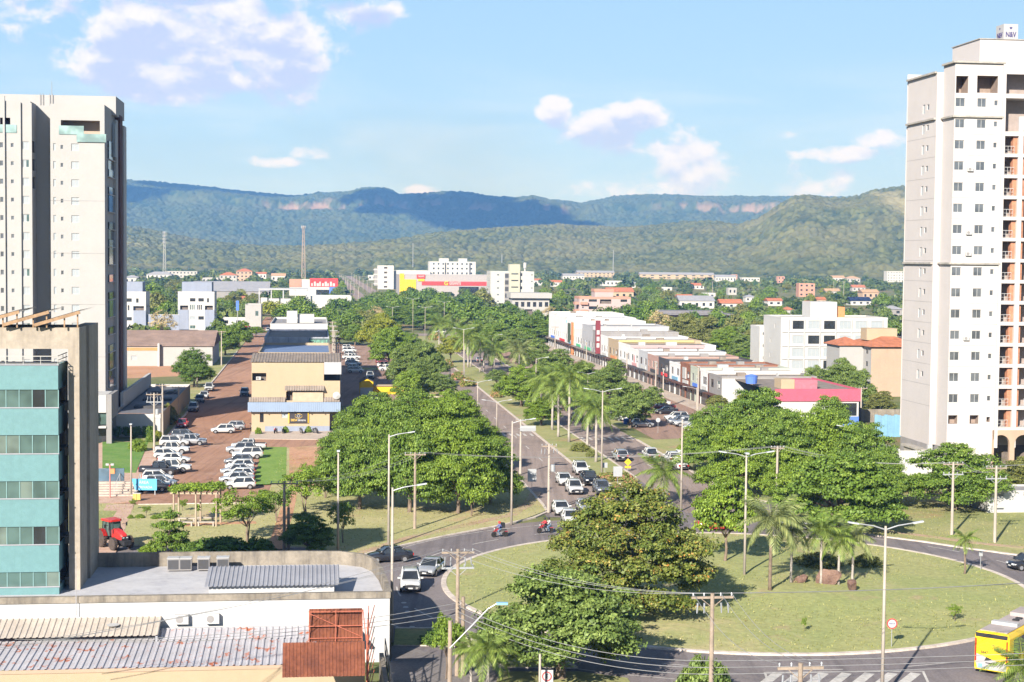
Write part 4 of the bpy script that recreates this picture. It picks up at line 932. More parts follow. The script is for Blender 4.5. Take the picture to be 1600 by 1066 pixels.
# --- beige corner shop building and the row behind it
DB = Bld('shop_building', 'beige two-storey corner shop building with blue canopy and dark eye sign', 'shop building', 393, 675, 531, 22)
W = DB.W; zc0, zc1 = DB.z(460, 643), DB.z(460, 628); zt = DB.z(460, 567)
xe = DB.loc(515, 660)[0]; xw0 = DB.loc(414, 650)[0]
DB.front(zc0 + .3, M_beige, [DB.rect(440, 644, 449, 653, 's'), DB.rect(406, 646, 412, 660, 'b')], 0, xe, 0)
DB.part('plinth', MB().box(xw0, -.06, 0, xe, 0, DB.z(460, 666)), M_bluegrey); DB.part('porch_recess', MB().box(xe, 3, 0, W, 3.2, zc0), M_dkglass); DB.part('post', MB().box(W - .35, .1, 0, W - .05, .4, zc0), M_black)
DB.part('porch_step', MB().box(xe, -.3, 0.1, W, 3, .25), M_dkgrey)
corrugated('canopy', DB.root, (-.6, -.75, zc0), (1, 0, 0), (0, .12, zc1 - zc0), W + .7, zc1 - zc0, mat('pale_blue_canopy', (.235, .30, .41), rough=.5, var=.05, scale=.4, grime=.1), .35, .02); DB.part('canopy_deck', MB().box(-.6, -.62, zc0 - .04, W + .1, .3, zc0 + .1), M_tin)
for p in (393, 417, 440, 461, 484, 505): DB.part('canopy_bracket', MB().box(DB.loc(p, 643)[0] - .05, -.8, zc0 - .18, DB.loc(p, 643)[0] + .05, -.62, zc0 + .1), M_black)
u = .02
ops = [DB.rect(394, 583, 416, 595, 'd'), DB.rect(447, 612, 457, 626, 'd')]
DB.front(zt, M_beige, ops, 0, DB.loc(506, 600)[0], 0.0, zc1 - .6); DB.right(zt, M_beige, (), DB.loc(506, 600)[0], 0, 4, zc1 + 1.6)
DB.front(DB.z(520, 595), M_beige, (), DB.loc(506, 600)[0], W, 0.0, zc1 - .6)
DB.part('awning_panel', MB().box(DB.loc(506, 570)[0] + .05, -.1, DB.z(520, 585), W + .2, .05, DB.z(520, 566)), M_tin_white); DB.part('terrace_back', MB().box(DB.loc(506, 600)[0], 4, zc1, W, 4.2, zt - .2), M_dkgrey)
DB.right(DB.z(520, 595), M_beige, (), None, 0, 22); DB.left(zt, M_beige, (), 0, 0, 22); DB.back(zt, M_beige)
corrugated('sheet_roof', DB.root, (-.2, .1, zt + .1), (1, 0, 0), (0, 10, .9), W + .3, 10, M_asb, .5, .06); corrugated('sheet_roof', DB.root, (-.2, 10.1, zt + 1.0), (1, 0, 0), (0, 12, -.8), W + .3, 12, M_asb, .5, .06)
r = DB.rect(446, 612, 506, 628); DB.part('bay_wall', MB().box(DB.loc(457.5, 620)[0], -.35, zc1, DB.loc(505, 620)[0], -.02, DB.z(460, 613)), mat('raw_block', (.46, .37, .27), var=.12, scale=1.5))
corrugated('sheet_roof', DB.root, (DB.loc(445, 612)[0], -.9, DB.z(460, 610)), (1, 0, 0), (0, .9, .75), DB.loc(507, 612)[0] - DB.loc(445, 612)[0], 1.2, M_asb, .4, .08)
for p0, p1 in ((389, 446), (506, 531)): corrugated('sheet_roof', DB.root, (DB.loc(p0, 625)[0], -.5, zc1 + .02), (1, 0, 0), (0, .5, .75), DB.loc(p1, 625)[0] - DB.loc(p0, 625)[0], .9, M_asb, .4, .08)
x, z = DB.loc(526, 618); DB.part('satellite_dish', MB().lathe([(.05, -.2), (.6, 0), (.65, .06)], 18, 0, (x, -.6, z), 'y'), M_rail); aircon(DB.root, (DB.loc(400, 592)[0], .3, DB.z(400, 594)))
r = DB.rect(452, 644, 481, 661); sg = DB.part('shop_sign', MB().box(r[0], -.22, r[1], r[2], -.10, r[3]), mat('sign_black', (.05, .045, .05), rough=.5, var=.05)); sg['label'] = 'black shop sign with orange eye emblem and pale lettering'
sw, sh_ = r[2] - r[0], r[3] - r[1]; cx = (r[0] + r[2]) / 2
MB().box(r[2], -.23, r[1], r[2] + .12, -.1, r[3]).box(r[0] - .12, -.23, r[1], r[0], -.1, r[3]).build('sign_edge', M_yellow, sg)
textobj('DECA', sg, (r[0] + sw * .25, -.235, r[1] + sh_ * .27), FR, .52, mat('amber_lettering', (.75, .50, .12), var=.05), bold=True, width=sw * .33)
textobj('Sávana', sg, (r[0] + sw * .67, -.235, r[1] + sh_ * .27), FR, .52, M_rail, bold=True, width=sw * .44)
m = MB()
for k in range(20):
    a0, a1 = 2 * math.pi * k / 20, 2 * math.pi * (k + 1) / 20; m.bar((cx + .24 * math.cos(a0), -.24, r[1] + sh_ * .66 + .22 * math.sin(a0)), (cx + .24 * math.cos(a1), -.24, r[1] + sh_ * .66 + .22 * math.sin(a1)), .07)
m.build('eye_emblem', M_rail, sg); m = MB()
for s_ in (1, -1):
    for k in range(10):
        f = lambda q: (cx - .62 + 1.24 * q, -.24, r[1] + sh_ * .66 + s_ * .40 * math.sin(math.pi * (.08 + .84 * q)))
        m.bar(f(k / 10), f((k + 1) / 10), .05)
m.build('eye_emblem', MATS['amber_lettering'], sg)

RW = []
def rowb(label, pxl, pxr, t0, t1, ty, wall, roof, s0=None, ops=None, par=None):
    q = L(-48.7, t0); y0 = PX(q)[1]
    b = Bld('shop_building', label, 'shop building', 0, 0, None, t1 - t0, org=L(s0 if s0 is not None else -48.7, t0)); b.W = -35.6 - (s0 if s0 is not None else -48.7)
    H = b.z((pxl + pxr) / 2, ty); fo = ops(b) if ops else ()
    b.shell(H, wall, fo, [(2 + 4.5 * k, 2.8, 4 + 4.5 * k, 4.2, 'b') for k in range(int((t1 - t0) / 4.5) - 1)] if H > 5 else (), (), roof, par, .5); RW.append(b); return b
b = rowb('dark blue roofed shop building just behind the beige corner shop', 402, 520, 79, 112, 551, M_beige, mat('blue_roof_sheet', (.15, .21, .36), rough=.5, var=.15, grime=.3)); hb_ = b.z(460, 551)
b = rowb('shop building with black mould stained wall and dark green leaf-heart sign', 412, 516, 114, 150, 527, mat('mouldy_white_wall', (.40, .41, .46), var=.15, grime=.7, grime_col=(.06, .06, .08)), M_asb)
r = b.rect(483, 529, 515, 540); sg = b.part('shop_sign', MB().box(r[0], -.2, r[1], r[2], -.06, r[3]), mat('dark_green_sign', (.09, .13, .12), rough=.5, var=.05)); sw, sh_ = r[2] - r[0], r[3] - r[1]
M_mint = mat('mint_lettering', (.22, .50, .36), var=.05)
textobj('VISUALLE', sg, (r[0] + sw * .60, -.215, r[1] + sh_ * .48), FR, 1.1, M_mint, bold=True, width=sw * .58)
m = MB(); hp_ = heart(1.0)
for k in range(24): p, q = hp_[k], hp_[(k + 1) % 24]; m.bar((r[0] + sw * .15 + p[0], -.23, r[1] + sh_ * .5 + p[1]), (r[0] + sw * .15 + q[0], -.23, r[1] + sh_ * .5 + q[1]), .12)
m.build('leaf_emblem', M_mint, sg)
b = rowb('white flat-fronted shop building with roof hut at the far end of the left row', 422, 505, 156, 196, 506, M_white, M_flat); hz_ = b.z(450, 506)
b.part('roof_hut', MB().box(3.5, 14, hz_ - .4, 6, 18, hz_ + 2.4).box(6.1, 15, hz_ - .4, 10, 20, hz_ + 1.6), M_white)

# --- small yellow kiosk, depot wall
KB = Bld('kiosk', 'small yellow and red gabled kiosk between the car park and the big trees', 'kiosk', 563, 617, 583, 5.5)
hk = KB.z(573, 592); W = KB.W
KB.part('wall', MB().box(0, 0, 0, W, .2, hk * .45), M_white); KB.part('gable', MB().add([(0, 0, hk * .45), (W, 0, hk * .45), (W, 0, hk * .8), (W / 2, 0, hk), (0, 0, hk * .8)], [(0, 1, 2, 3, 4)]).add([(0, .2, hk * .45), (W, .2, hk * .45), (W, .2, hk * .8), (W / 2, .2, hk), (0, .2, hk * .8)], [(4, 3, 2, 1, 0)]), M_yellow)
KB.part('side_wall', MB().box(W - .02, .21, 0, W + .1, 5.5, hk * .8), M_orange); KB.part('side_wall', MB().box(-.1, .21, 0, .02, 5.5, hk * .8), M_yellow)
KB.part('roof', MB().add([(-.2, -.2, hk * .78), (W / 2, -.2, hk + .05), (W / 2, 5.6, hk + .05), (-.2, 5.6, hk * .78)], [(0, 1, 2, 3), (3, 2, 1, 0)]).add([(W + .2, -.2, hk * .78), (W / 2, -.2, hk + .06), (W / 2, 5.6, hk + .06), (W + .2, 5.6, hk * .78)], [(0, 1, 2, 3)]), M_asb)
KB.part('counter_wall', MB().box(W + .11, 1.5, 0, W + 5, 4.5, hk * .5), M_yellow); KB.part('counter_roof', MB().box(W + .1, 1.2, hk * .5, W + 5.3, 4.9, hk * .5 + .12), M_beige); KB.part('counter_wall', MB().box(W + 5.4, 1.5, 0, W + 7.8, 4.2, hk * .36), M_yellow)
KB.part('blue_awning', MB().box(W + 5.5, 1.0, hk * .5, W + 7.6, 4, hk * .55), M_skyblue)
# --- blocks and sheds beyond, left side
for (nm, l, p0, p1, by) in (('pale apartment block with blue-grey panels nearest the tall left tower', 0, 152, 228, 522), ('pale apartment block with blue-grey panels nearest the long grey hall', 0, 278, 335, 520)):
    b = Bld('apartment_block', nm, 'apartment block', p0, by, p1, 14); H = b.z(p1, 456); W = b.W
    f = lambda x0, y0, x1, y1, k: (W * x0, H * (1 - y1), W * x1, H * (1 - y0), k)
    ops = [f(.33, .16, .48, .24, 'b'), f(.56, .16, .71, .24, 'b'), f(.80, .16, .85, .26, 'b'), f(.56, .60, .71, .68, 'b'), f(.33, .60, .48, .68, 's'), f(.33, .82, .48, .90, 'g'), f(.06, .34, .28, .44, 'd'), f(.74, .34, .96, .44, 'd')] + [f(.33 + .05 * k, .32, .36 + .05 * k, .44, 'g' if k < 4 else 'b') for k in (0, 1, 2, 4, 5, 6)]
    b.shell(H, M_white, ops, [(3 + 4 * k, H * q, 4.6 + 4 * k, H * q + 1.3, 'b') for k in range(3) for q in (.12, .36, .62)], (), None, None, .4)
    b.part('panel', MB().box(.02, -.12, 0, W * .30, -.003, H * .56), M_bluegrey); b.part('panel', MB().box(W * .74, -.12, 0, W - .02, -.003, H * .56), M_bluegrey)
    b.part('penthouse', MB().box(W * .1, 2, H - .3, W * .92, 12, H + 3.6), M_bluegrey)
    if p0 < 200: pass
b = Bld('warehouse', 'low cream warehouse with brown sheet roof and orange band behind the dirt lot', 'warehouse', 120, 572, 332, 30); H = b.z(250, 540)
b.front(H, M_cream, [b.rect(205, 556, 214, 563, 's'), b.rect(290, 556, 302, 570, 's')]); b.right(H, M_cream); b.back(H, M_cream); b.part('band', MB().box(0, -.06, b.z(200, 548), b.loc(246, 560)[0], -.003, b.z(200, 543)), M_orange); b.hip(H, 3.4, mat('brown_roof_sheet', (.30, .21, .17), var=.25, scale=.3, grime=.3), .5, gable=True)
b.part('buttress', MB().box(b.loc(247, 560)[0], -1.5, 0, b.loc(250, 560)[0], 0, H + .6), M_white)
b = Bld('yard_wall', 'long pale yard wall between the two pale apartment blocks', 'wall', 225, 522, 280, .4); b.part('wall', MB().box(0, 0, 0, b.W, .4, b.z(250, 492)), M_bluegrey); b.part('coping', MB().box(-.05, -.05, b.z(250, 492), b.W + .05, .45, b.z(250, 492) + .15), M_white)
b = Bld('long_hall', 'long grey corrugated hall behind the pale apartment blocks', 'hall', 300, 470, 420, 40); H = b.z(380, 455)
b.front(H, M_grey); b.right(H, M_grey); b.hip(H, 6, M_tin, .5, gable=True)
b = Bld('open_frame_building', 'white open steel frame structure with slanted roof left of the avenue', 'building', 405, 484, 480, 20); H = b.z(440, 451)
b.part('roof', MB().box(-.3, -.3, H - .8, b.W + .3, 20, H), M_tin_white); 
for k in range(5): b.part('column', MB().box(b.W * k / 4 - .3, 0, 0, b.W * k / 4 + .3, .5, H - .8), M_tin_white)
b.part('wall', MB().box(.5, 8, 0, b.W - .5, 8.3, H * .55), M_white)
b = Bld('white_hall', 'long white low hall with pale roof beside the far avenue', 'hall', 478, 484, 549, 26); b.shell(b.z(520, 463), M_white, [], [], [], M_tin_white)
b = Bld('shop_building', 'red and white fronted store left of the far avenue below the orange lattice mast', 'store', 452, 462, 528, 30); H = b.z(490, 435); W = b.W
b.shell(H * .9, M_white, [(W * .55, .5, W * .85, H * .35, 'b')], [], [], M_tin_white); b.part('fascia', MB().box(W * .42, -.4, H * .52, W, -.02, H), M_redp); b.part('fascia', MB().box(0, -.4, H * .5, W * .25, -.02, H * .95), M_salmon)
m = MB()
for k in range(9): m.box(W * (.45 + .055 * k), -.5, H * .55, W * (.45 + .055 * k) + 1.1 + (k % 3) * .3, -.41, H * .72 + (k % 2) * 1.2)
b.part('lettering', m, M_rail); b.part('blue_panel', MB().box(W * .82, -.7, 0, W * .97, -.42, H * .5), M_blue)
b = Bld('shop_building', 'cream box building with green panel at the far end of the red street', 'building', 383, 512, 408, 16); b.shell(b.z(395, 476), M_cream, [b.rect(399, 486, 404, 494, 'g')], [], [])

# --- far skyline buildings
def block(name, label, p0, p1, by, ty, D, wall, rows_, cols, kind='b', side='l', cat='building', roof=None, pw=.5, phh=.5, x0=.04, x1=.96):
    b = Bld(name, label, cat, p0, by, p1, D); H = b.z((p0 + p1) / 2, ty); W = b.W; dz = H / rows_; dx = W * (x1 - x0) / max(cols, 1)
    fo = [(W * x0 + dx * (i + .5 - pw / 2), dz * (j + .5 - phh / 2), W * x0 + dx * (i + .5 + pw / 2), dz * (j + .5 + phh / 2), kind) for i in range(cols) for j in range(rows_)]
    nd = max(1, int(D / 4.5)); so = [(D * (i + .3) / nd, dz * (j + .3), D * (i + .7) / nd, dz * (j + .75), kind) for i in range(nd) for j in range(rows_)]
    b.shell(H, wall, fo, so if side == 'r' else (), so if side == 'l' else (), roof); b.H = H; return b
b = block('apartment_block', 'small white apartment block with dark balcony bays right of the far avenue', 590, 615, 452, 415, 14, M_white, 5, 1, 'd', 'l', 'apartment block', pw=.22, phh=.4)
b.part('balcony_bay', MB().box(-3.0, 1, 3, -.02, 10, b.H - 2.5), M_grey)
for j in range(1, 5): b.part('balcony_slab', MB().box(-3.6, .8, b.H * j / 5, -.03, 10.2, b.H * j / 5 + .9), M_white)
b = block('hotel', 'white multi-storey hotel with two roof towers on the far skyline', 671, 743, 452, 409, 22, M_white, 6, 9, 'b', 'l', 'hotel', pw=.34, phh=.38)
b.part('roof_tower', MB().box(b.W * .22, 4, b.H, b.W * .42, 14, b.H + 3).box(b.W * .64, 4, b.H, b.W * .82, 14, b.H + 3), M_white); b.part('stair_slot', MB().box(b.W * .33, -.1, 2, b.W * .36, -.004, b.H - 1).box(b.W * .86, -.1, 2, b.W * .89, -.004, b.H - 1), M_dkgrey)
b = Bld('white_hall', 'long white hall between the small apartment block and the hotel', 'hall', 612, 452, 672, 40); b.shell(b.z(640, 423), M_white)
b = Bld('supermarket', 'long grey supermarket with red fascia, yellow end wall and white lettering', 'supermarket', 625, 462, 778, 60); H = b.z(690, 430); W = b.W
b.shell(H, mat('supermarket_grey', (.36, .33, .33), var=.05), [], [], [], M_tin); b.part('yellow_wall', MB().box(-.3, -.5, 0, W * .16, -.02, H * .78).box(-.35, -.55, H * .78, W * .04, -.02, H + 1), M_yellow)
z0, z1 = b.z(700, 446), b.z(700, 440); b.part('fascia', MB().box(W * .22, -.5, z0, W, -.02, z1), M_redp); r = b.rect(651, 435, 664, 429); b.part('sign_panel', MB().box(b.loc(651, 435)[0], -.7, b.z(651, 435), b.loc(664, 435)[0], -.03, b.z(651, 429)), M_redp); b.part('sign_panel', MB().box(b.loc(653, 437)[0], -.7, b.z(653, 439.5), b.loc(663, 437)[0], -.03, b.z(653, 436)), M_yellow)
xg = b.loc(711, 443)[0]; textobj('GIGANTE', b.root, (xg, -.56, (z0 + z1) / 2), FR, 3.2, M_rail, bold=True, width=b.loc(720, 443)[0] - b.loc(702, 443)[0]); textobj('G', b.root, (b.loc(697, 443)[0], -.56, (z0 + z1) / 2), FR, 4.2, M_yellow, bold=True); textobj('GIGANTE', b.root, (b.loc(658, 432)[0], -.76, b.z(658, 432)), FR, 1.6, M_rail, bold=True, width=b.loc(663, 432)[0] - b.loc(654, 432)[0])
b.part('entrance_glass', MB().box(W * .6, -.4, 0, W * .8, -.03, z0 - 1), M_dkglass)
b = Bld('apartment_tower', 'pale cream mid-rise apartment tower with raised stair core behind the avenue trees', 'apartment block', 766, 488, 834, 20); W = b.W; H = b.z(770, 424)
xa, xb = b.loc(793, 450)[0], b.loc(812, 450)[0]; dz = H / 6.2; M_paleyel = mat('pale_yellow_render', (.42, .41, .33), var=.05)
ops = [(W * .15, dz * (j + .55), W * .2, dz * (j + .55) + .8, 'v') for j in range(6)] + [(b.loc(812.5, 450)[0] + .05, dz * (j + .5), b.loc(816, 450)[0], dz * (j + .95), 'b') for j in range(1, 6)] + [(W * .93, dz * (j + .6), W * .97, dz * (j + .6) + .7, 'v') for j in range(1, 6)]
b.shell(H, mat('bone_render', (.46, .455, .43), var=.05), ops, [], [(3 + 4.5 * k, dz * (j + .3), 6 + 4.5 * k, dz * (j + .8), 'd') for k in range(3) for j in range(1, 6)], None, None, .4)
Hc = b.z(800, 413); b.part('stair_core', MB().box(xa + .8, -1.2, 0, xb, 6, Hc), M_paleyel)
for j in range(6): b.part('stair_window', MB().box(xa + 1.9, -1.26, dz * (j + .75), xb - 1.0, -1.19, dz * (j + .75) + .6), M_dkglass); b.part('painted_balcony_shade', MB().box(xa - 1.4, -.05, dz * (j + .2), xa + .5, -.003, dz * (j + .85)), M_dkgrey)  # flat dark panels on the wall face stand for shade in the balconies
b.part('painted_core_shade', MB().box(xa - 1.6, -.03, 0, xa + .78, -.0015, H - 1), M_grey)  # flat grey strip paints the shade left of the stair core
b = Bld('annex_building', 'pale two-storey annex with overhanging slab roof in front of the cream mid-rise', 'building', 800, 496, 858, 14); H = b.z(830, 466); W = b.W
b.front(H, M_cream, [(W * (.08 + .16 * k), H * .55, W * (.17 + .16 * k), H * .8, 'b') for k in range(6)] + [(W * .35, 0, W * .55, H * .42, 'd')]); b.left(H, M_cream); b.right(H, M_cream); b.part('slab_roof', MB().box(-1, -2, H, W + 1, 15, H + 2.6), M_cream); b.part('entrance_ramp', MB().box(-14, -3, 0, -1.2, 6, .8), M_white)
b = Bld('apartment_block', 'pink and salmon apartment block with balconies behind the avenue trees', 'apartment block', 905, 511, 985, 14); H = b.z(930, 464); W = b.W; dz = H / 4
ops = [(W * .18, dz * (j + .35), W * .34, dz * (j + .75), 'b') for j in range(4)] + [(W * .05, dz * (j + .45), W * .09, dz * (j + .7), 'v') for j in range(4)] + [(W * .80, dz * (j + .35), W * .93, dz * (j + .8), 'b') for j in range(4)] + [(W * .40, dz * 3.1, W * .62, dz * 3.7, 'd')]
b.shell(H, mat('shell_pink_render', (.45, .35, .335), var=.05, grime=.1), ops, [], [(4, dz * (j + .35), 6, dz * (j + .75), 'b') for j in range(4)], M_asb, M_salmon, .9)
for j in range(1, 4): b.part('balcony', MB().box(-2.0, .5, dz * j - .1, -.02, 5, dz * j + 1.0), M_salmon); b.part('balcony', MB().box(W * .02, -1.2, dz * j - .1, W * .16, -.02, dz * j + 1.0), M_salmon)
b.part('raised_wing', MB().box(W * .30, .5, H - 1, W * .66, 9, H + 2.2), MATS['shell_pink_render']); b.part('raised_coping', MB().box(W * .29, .3, H + 2.2, W * .67, 9.2, H + 3.4), M_salmon)
b = Bld('low_long_building', 'long low building with dark slab roof behind the olive trees', 'building', 1000, 514, 1138, 18); H = b.z(1060, 492); W = b.W
b.front(H, M_salmon, [(W * (.05 + .11 * k), H * .4, W * (.13 + .11 * k), H * .85, 'b') for k in range(8)]); b.left(H, M_white); b.part('slab_roof', MB().box(-2.5, -2.5, H, W + 2, 19, H + .5).box(2, 2, H + .5, W - 2, 15, H + 1.6), mat('slate_grey_roof', (.20, .19, .20), var=.15))

# --- row of shops along the right side of the avenue, facing the car park
XF = 40.0; M_shopdark = mat('shaded_shopfront', (.07, .06, .06), var=.3, scale=1)
fpl = lambda px, py: (lambda d: ST(CP + d * ((L(XF, 0) - CP).dot(GU) / d.dot(GU)))[1])(ray(px, py))
def shop(p_near, p_far, H, mtl, label, sign=None, extra=None, roof=None, depth=26):
    t0, t1 = fpl(p_near, 590), fpl(p_far, 560); 
    b = Bld('shop_building', label, 'shop building', 0, 0, None, t1 - t0 - .04, org=L(XF, t0)); b.W = depth; D = b.D
    n = max(1, int(D / 4)); up = [(D * (i + .25) / n, 4.3, D * (i + .72) / n, min(H - .9, 5.9), random.choice(['b', 'w', 'g'])) for i in range(n)] if H > 6.3 else []
    low = [(D * (i + .1) / n, .1, D * (i + .9) / n, 2.8, 'b') for i in range(n)]
    b.left(H - .4, mtl, low + up); b.front(H - .4, M_white if H < 8 else mtl); b.right(H - .4, M_white); b.back(H - .4, M_white)
    b.flat(H, roof or random.choice([M_asb, M_asb, M_flat, M_tin]), mtl, ph=.4)
    b.part('awning', MB().box(-1.3, .15, 2.95, 0, D - .15, 3.1), random.choice([M_asb, M_dkgrey, M_brown]))
    for q in range(2): b.part('roof_vent', MB().box(3 + 7 * q + random.random() * 3, D * .3, H - .38, 4.2 + 7 * q + random.random() * 3, D * .3 + 1.2, H + .5), random.choice([M_white, M_asb, M_grey]))
    if sign: b.part('shop_sign', MB().box(-.18, D * .2, 3.25, -.003, D * .7, 3.95), sign)
    if random.random() < .8: o = aircon(b.root, (-.05, D * .3, 4.6), -math.pi / 2, 1.3)
    if extra: extra(b)
    return b
def gab_end(b):
    H = 8.6; b.part('gable_wall', MB().add([(0, -.02, H - .4), (b.W, -.02, H - .4), (b.W, -.02, H + .3), (b.W * .5, -.02, H + 1.9), (0, -.02, H + .6)], [(0, 1, 2, 3, 4)]).add([(0, .25, H - .4), (b.W, .25, H - .4), (b.W, .25, H + .3), (b.W * .5, .25, H + 1.9), (0, .25, H + .6)], [(4, 3, 2, 1, 0)]), M_cream)
    for q in (.42, .68): b.part('gable_window', MB().box(b.W * q, -.08, H - .4, b.W * q + 1.9, -.021, H + .7), M_dkglass)
shops = [(1128, 1108, 7.0, M_grey, 'grey end shop of the right row with bare side wall beside the big trees', None, lambda b: b.part('green_disc', MB().lathe([(.9, 0), (.9, .05)], 24, 0, (7.5, -.06, 4.2), 'y'), M_green)),
 (1108, 1094, 7.3, M_white, 'white shop with small windows and brown corner pilasters in the right row', M_white, lambda b: b.part('pilaster', MB().box(-.12, 0, 0, -.004, .5, 6.8).box(-.12, b.D - .5, 0, -.004, b.D, 6.8), M_brown)),
 (1094, 1079, 7.4, mat('sage_render', (.43, .46, .38), var=.05), 'pale sage shop with blue and white sign in the right row', M_blue, None),
 (1079, 1063, 7.5, mat('rust_brown_cladding', (.25, .11, .07), var=.15), 'rust brown clad shop with white framed window in the right row', M_white, lambda b: b.part('window_frame', MB().box(-.2, b.D * .4, 4.2, -.004, b.D * .7, 6.6), M_rail)),
 (1063, 1046, 7.0, M_white, 'white shop with arched dark windows and light blue fascia in the right row', M_skyblue, None),
 (1046, 1029, 7.2, M_dkgrey, 'charcoal clad shop with red and white sign in the right row', M_redp, None),
 (1029, 1012, 7.2, mat('dusty_rose_render', (.42, .27, .23), var=.1), 'dusty rose shop with dark canopy in the right row', M_dkgrey, None),
 (1012, 998, 7.6, mat('pale_grey_panel', (.45, .46, .48), var=.05), 'pale grey panelled shop next to the dusty rose one', M_white, None),
 (998, 984, 7.4, M_cream, 'cream shop with round pink emblem in the right row', M_pink2, lambda b: b.part('emblem', MB().lathe([(1.0, 0), (1.0, .06)], 20, 0, (0, 0, 0), 'y'), M_pink2).__setattr__('matrix_local', Matrix.Translation((-.03, b.D * .5, 4.9)) @ Matrix.Rotation(-math.pi / 2, 4, 'Z'))),
 (984, 966, 8.0, M_white, 'white shop with pink parapet and yellow roof edge in the right row', M_white, lambda b: b.part('coloured_parapet', MB().box(0, -.3, 7.3, 19, -.04, 8.0), M_pink2)),
 (966, 950, 8.4, M_beige, 'tall beige shop with grey window strip in the right row', M_orange, lambda b: b.part('coloured_parapet', MB().box(0, -.3, 7.9, 20, -.04, 8.5), mat('pale_yellow_trim', (.50, .42, .20), var=.1))),
 (950, 938, 8.6, M_cream, 'cream shop beside the maroon pylon sign', M_white, None),
 (938, 926, 9.4, M_grey, 'grey shop carrying a tall maroon pylon sign with white letters', M_white, lambda b: (b.part('pylon_sign', MB().box(-1.3, .4, 3.3, -.02, 1.4, 12.5), M_maroon), b.part('pylon_letters', MB().box(-1.1, .36, 5, -.3, .395, 6.2).box(-1.1, .36, 6.8, -.3, .395, 8).box(-1.1, .36, 8.6, -.3, .395, 9.8), M_rail))),
 (926, 909, 10.4, M_tin_white, 'large pale metal-clad store with dark shopfront in the right row', M_green, None),
 (909, 897, 8.6, M_cream, 'white gabled hall with two dark windows in its end wall', M_green, gab_end),
 (897, 885, 10.6, M_white, 'white shop with orange pier and dark foliage mural strip in the right row', M_skyblue, lambda b: (b.part('pier', MB().box(-.25, b.D * .1, 0, -.02, b.D * .35, 10), M_orange), b.part('mural_strip', MB().box(-.22, b.D * .5, 3.5, -.02, b.D * .8, 9.5), mat('foliage_mural', (.07, .10, .06), var=.5, scale=2)))),
 (885, 870, 11.0, M_white, 'bright white shop with light blue fascia near the far end of the right row', M_redp, lambda b: b.part('fascia', MB().box(-.3, 0, 9.4, 12, -.05, 10.2), M_skyblue)),
 (870, 857, 11.6, M_white, 'white end building with blue emblem at the far end of the right row', M_blue, None)]
M_facade = mat('sun_lifted_facade', (.70, .69, .68), var=.05, scale=.4, grime=.15)  # whiter than the other walls: sunlight painted in on the weakly lit side
for (pn, pf, H, mtl, lab, sg, ex) in shops:
    mtl = M_facade if mtl in (M_white, M_cream) else mtl
    shop(pn, pf, H, mtl, lab, sg, ex, depth=19 if H < 8 else 22)
b = Bld('roof_water_tank', 'small bright blue water tank on the right shop roofs', 'water tank', 1168, 600, 1179, 2, z0=7.0); b.part('tank', MB().lathe([(1.0, 0), (1.15, 1.3), (1.2, 1.4), (.3, 1.7)], 16, 0, (1, 1, 0)), M_blue)

for (p0, p1, by, ty, wl_, rf, lb) in ((1142, 1196, 612, 594, M_white, M_tile, 'low white shed with brown tile roof behind the grey end shop'), (1196, 1246, 604, 590, M_cream, M_asb, 'low cream store shed left of the white wing'), (1120, 1178, 596, 582, M_white, M_tin, 'low white shed behind the sage and white shops')):
    b = Bld('store_shed', lb, 'shed', p0, by, p1, 12); H = b.z((p0 + p1) / 2, ty); b.front(H, wl_, [(b.W * .2, .8, b.W * .32, H * .7, 'b'), (b.W * .6, .8, b.W * .72, H * .7, 'b')]); b.left(H, wl_); b.right(H, wl_); b.back(H, wl_); b.hip(H, 1.5, rf, .5, gable=True)
# --- right-hand blocks
b = Bld('pink_store', 'bright pink store with glazed blue-based corner behind the big right trees', 'store', 1210, 668, 1341, 34); W = b.W; z0, z1 = b.z(1290, 627), b.z(1290, 608)
b.front(z0, M_white, [b.rect(1298, 630, 1339, 650, 'b')]); b.part('pink_fascia', MB().box(0, -.25, z0, W + .25, .15, z1), M_pink); b.part('blue_base', MB().box(b.loc(1296, 655)[0], -.1, 0, W + .02, -.004, b.z(1300, 651)), M_blue)
b.right(z0, M_white); b.part('pink_fascia', MB().box(W, .15, z0, W + .25, 30, z1), M_pink); b.part('roof', MB().box(.1, .2, z1 - .5, W, 34, z1 - .3), M_asb); r = b.rect(1242, 594, 1277, 610, off=4); b.part('pink_tower', MB().box(r[0], 4, z1 - .4, r[2], 9, r[3]), mat('rose_tile', (.55, .16, .20), var=.15, scale=2)); b.part('cream_pier', MB().box(r[0] - 2.5, 4.2, z1 - .4, r[0] - .02, 8.5, r[3] + .1), M_beige); b.left(z0, M_white)
b = Bld('office_block', 'white four-storey block with wide square windows right of the shop row', 'office building', 1219, 590, 1385, 16); W = b.W; H = b.z(1300, 496)
ops = []
for j, y in enumerate((508, 531, 551, 570)):
    for i in range(6):
        p = 1238 + 24.5 * i; ops.append((b.loc(p, 540)[0], b.z(1300, y + 6.5), b.loc(p + 18.5, 540)[0], b.z(1300, y - 6.5), ('b' if (i, j) in ((0, 0), (2, 0), (1, 1), (2, 1), (2, 3)) else 's')))
b.shell(H, M_white, ops, [], [(5, H * .8, 5.8, H * .88, 'v'), (9, H * .55, 9.8, H * .62, 'v'), (9, H * .3, 9.8, H * .37, 'v')], M_flat, M_white, .4)
for i in range(7): p = 1231.5 + 24.5 * i; x = b.loc(p, 540)[0]; b.part('fin', MB().box(x - .12, -.3, .3, x + .12, -.003, H - .5), M_white)
for y in (519, 541, 561, 580): z = b.z(1300, y); b.part('floor_band', MB().box(.3, -.22, z - .1, W - .3, -.004, z + .25), M_white)
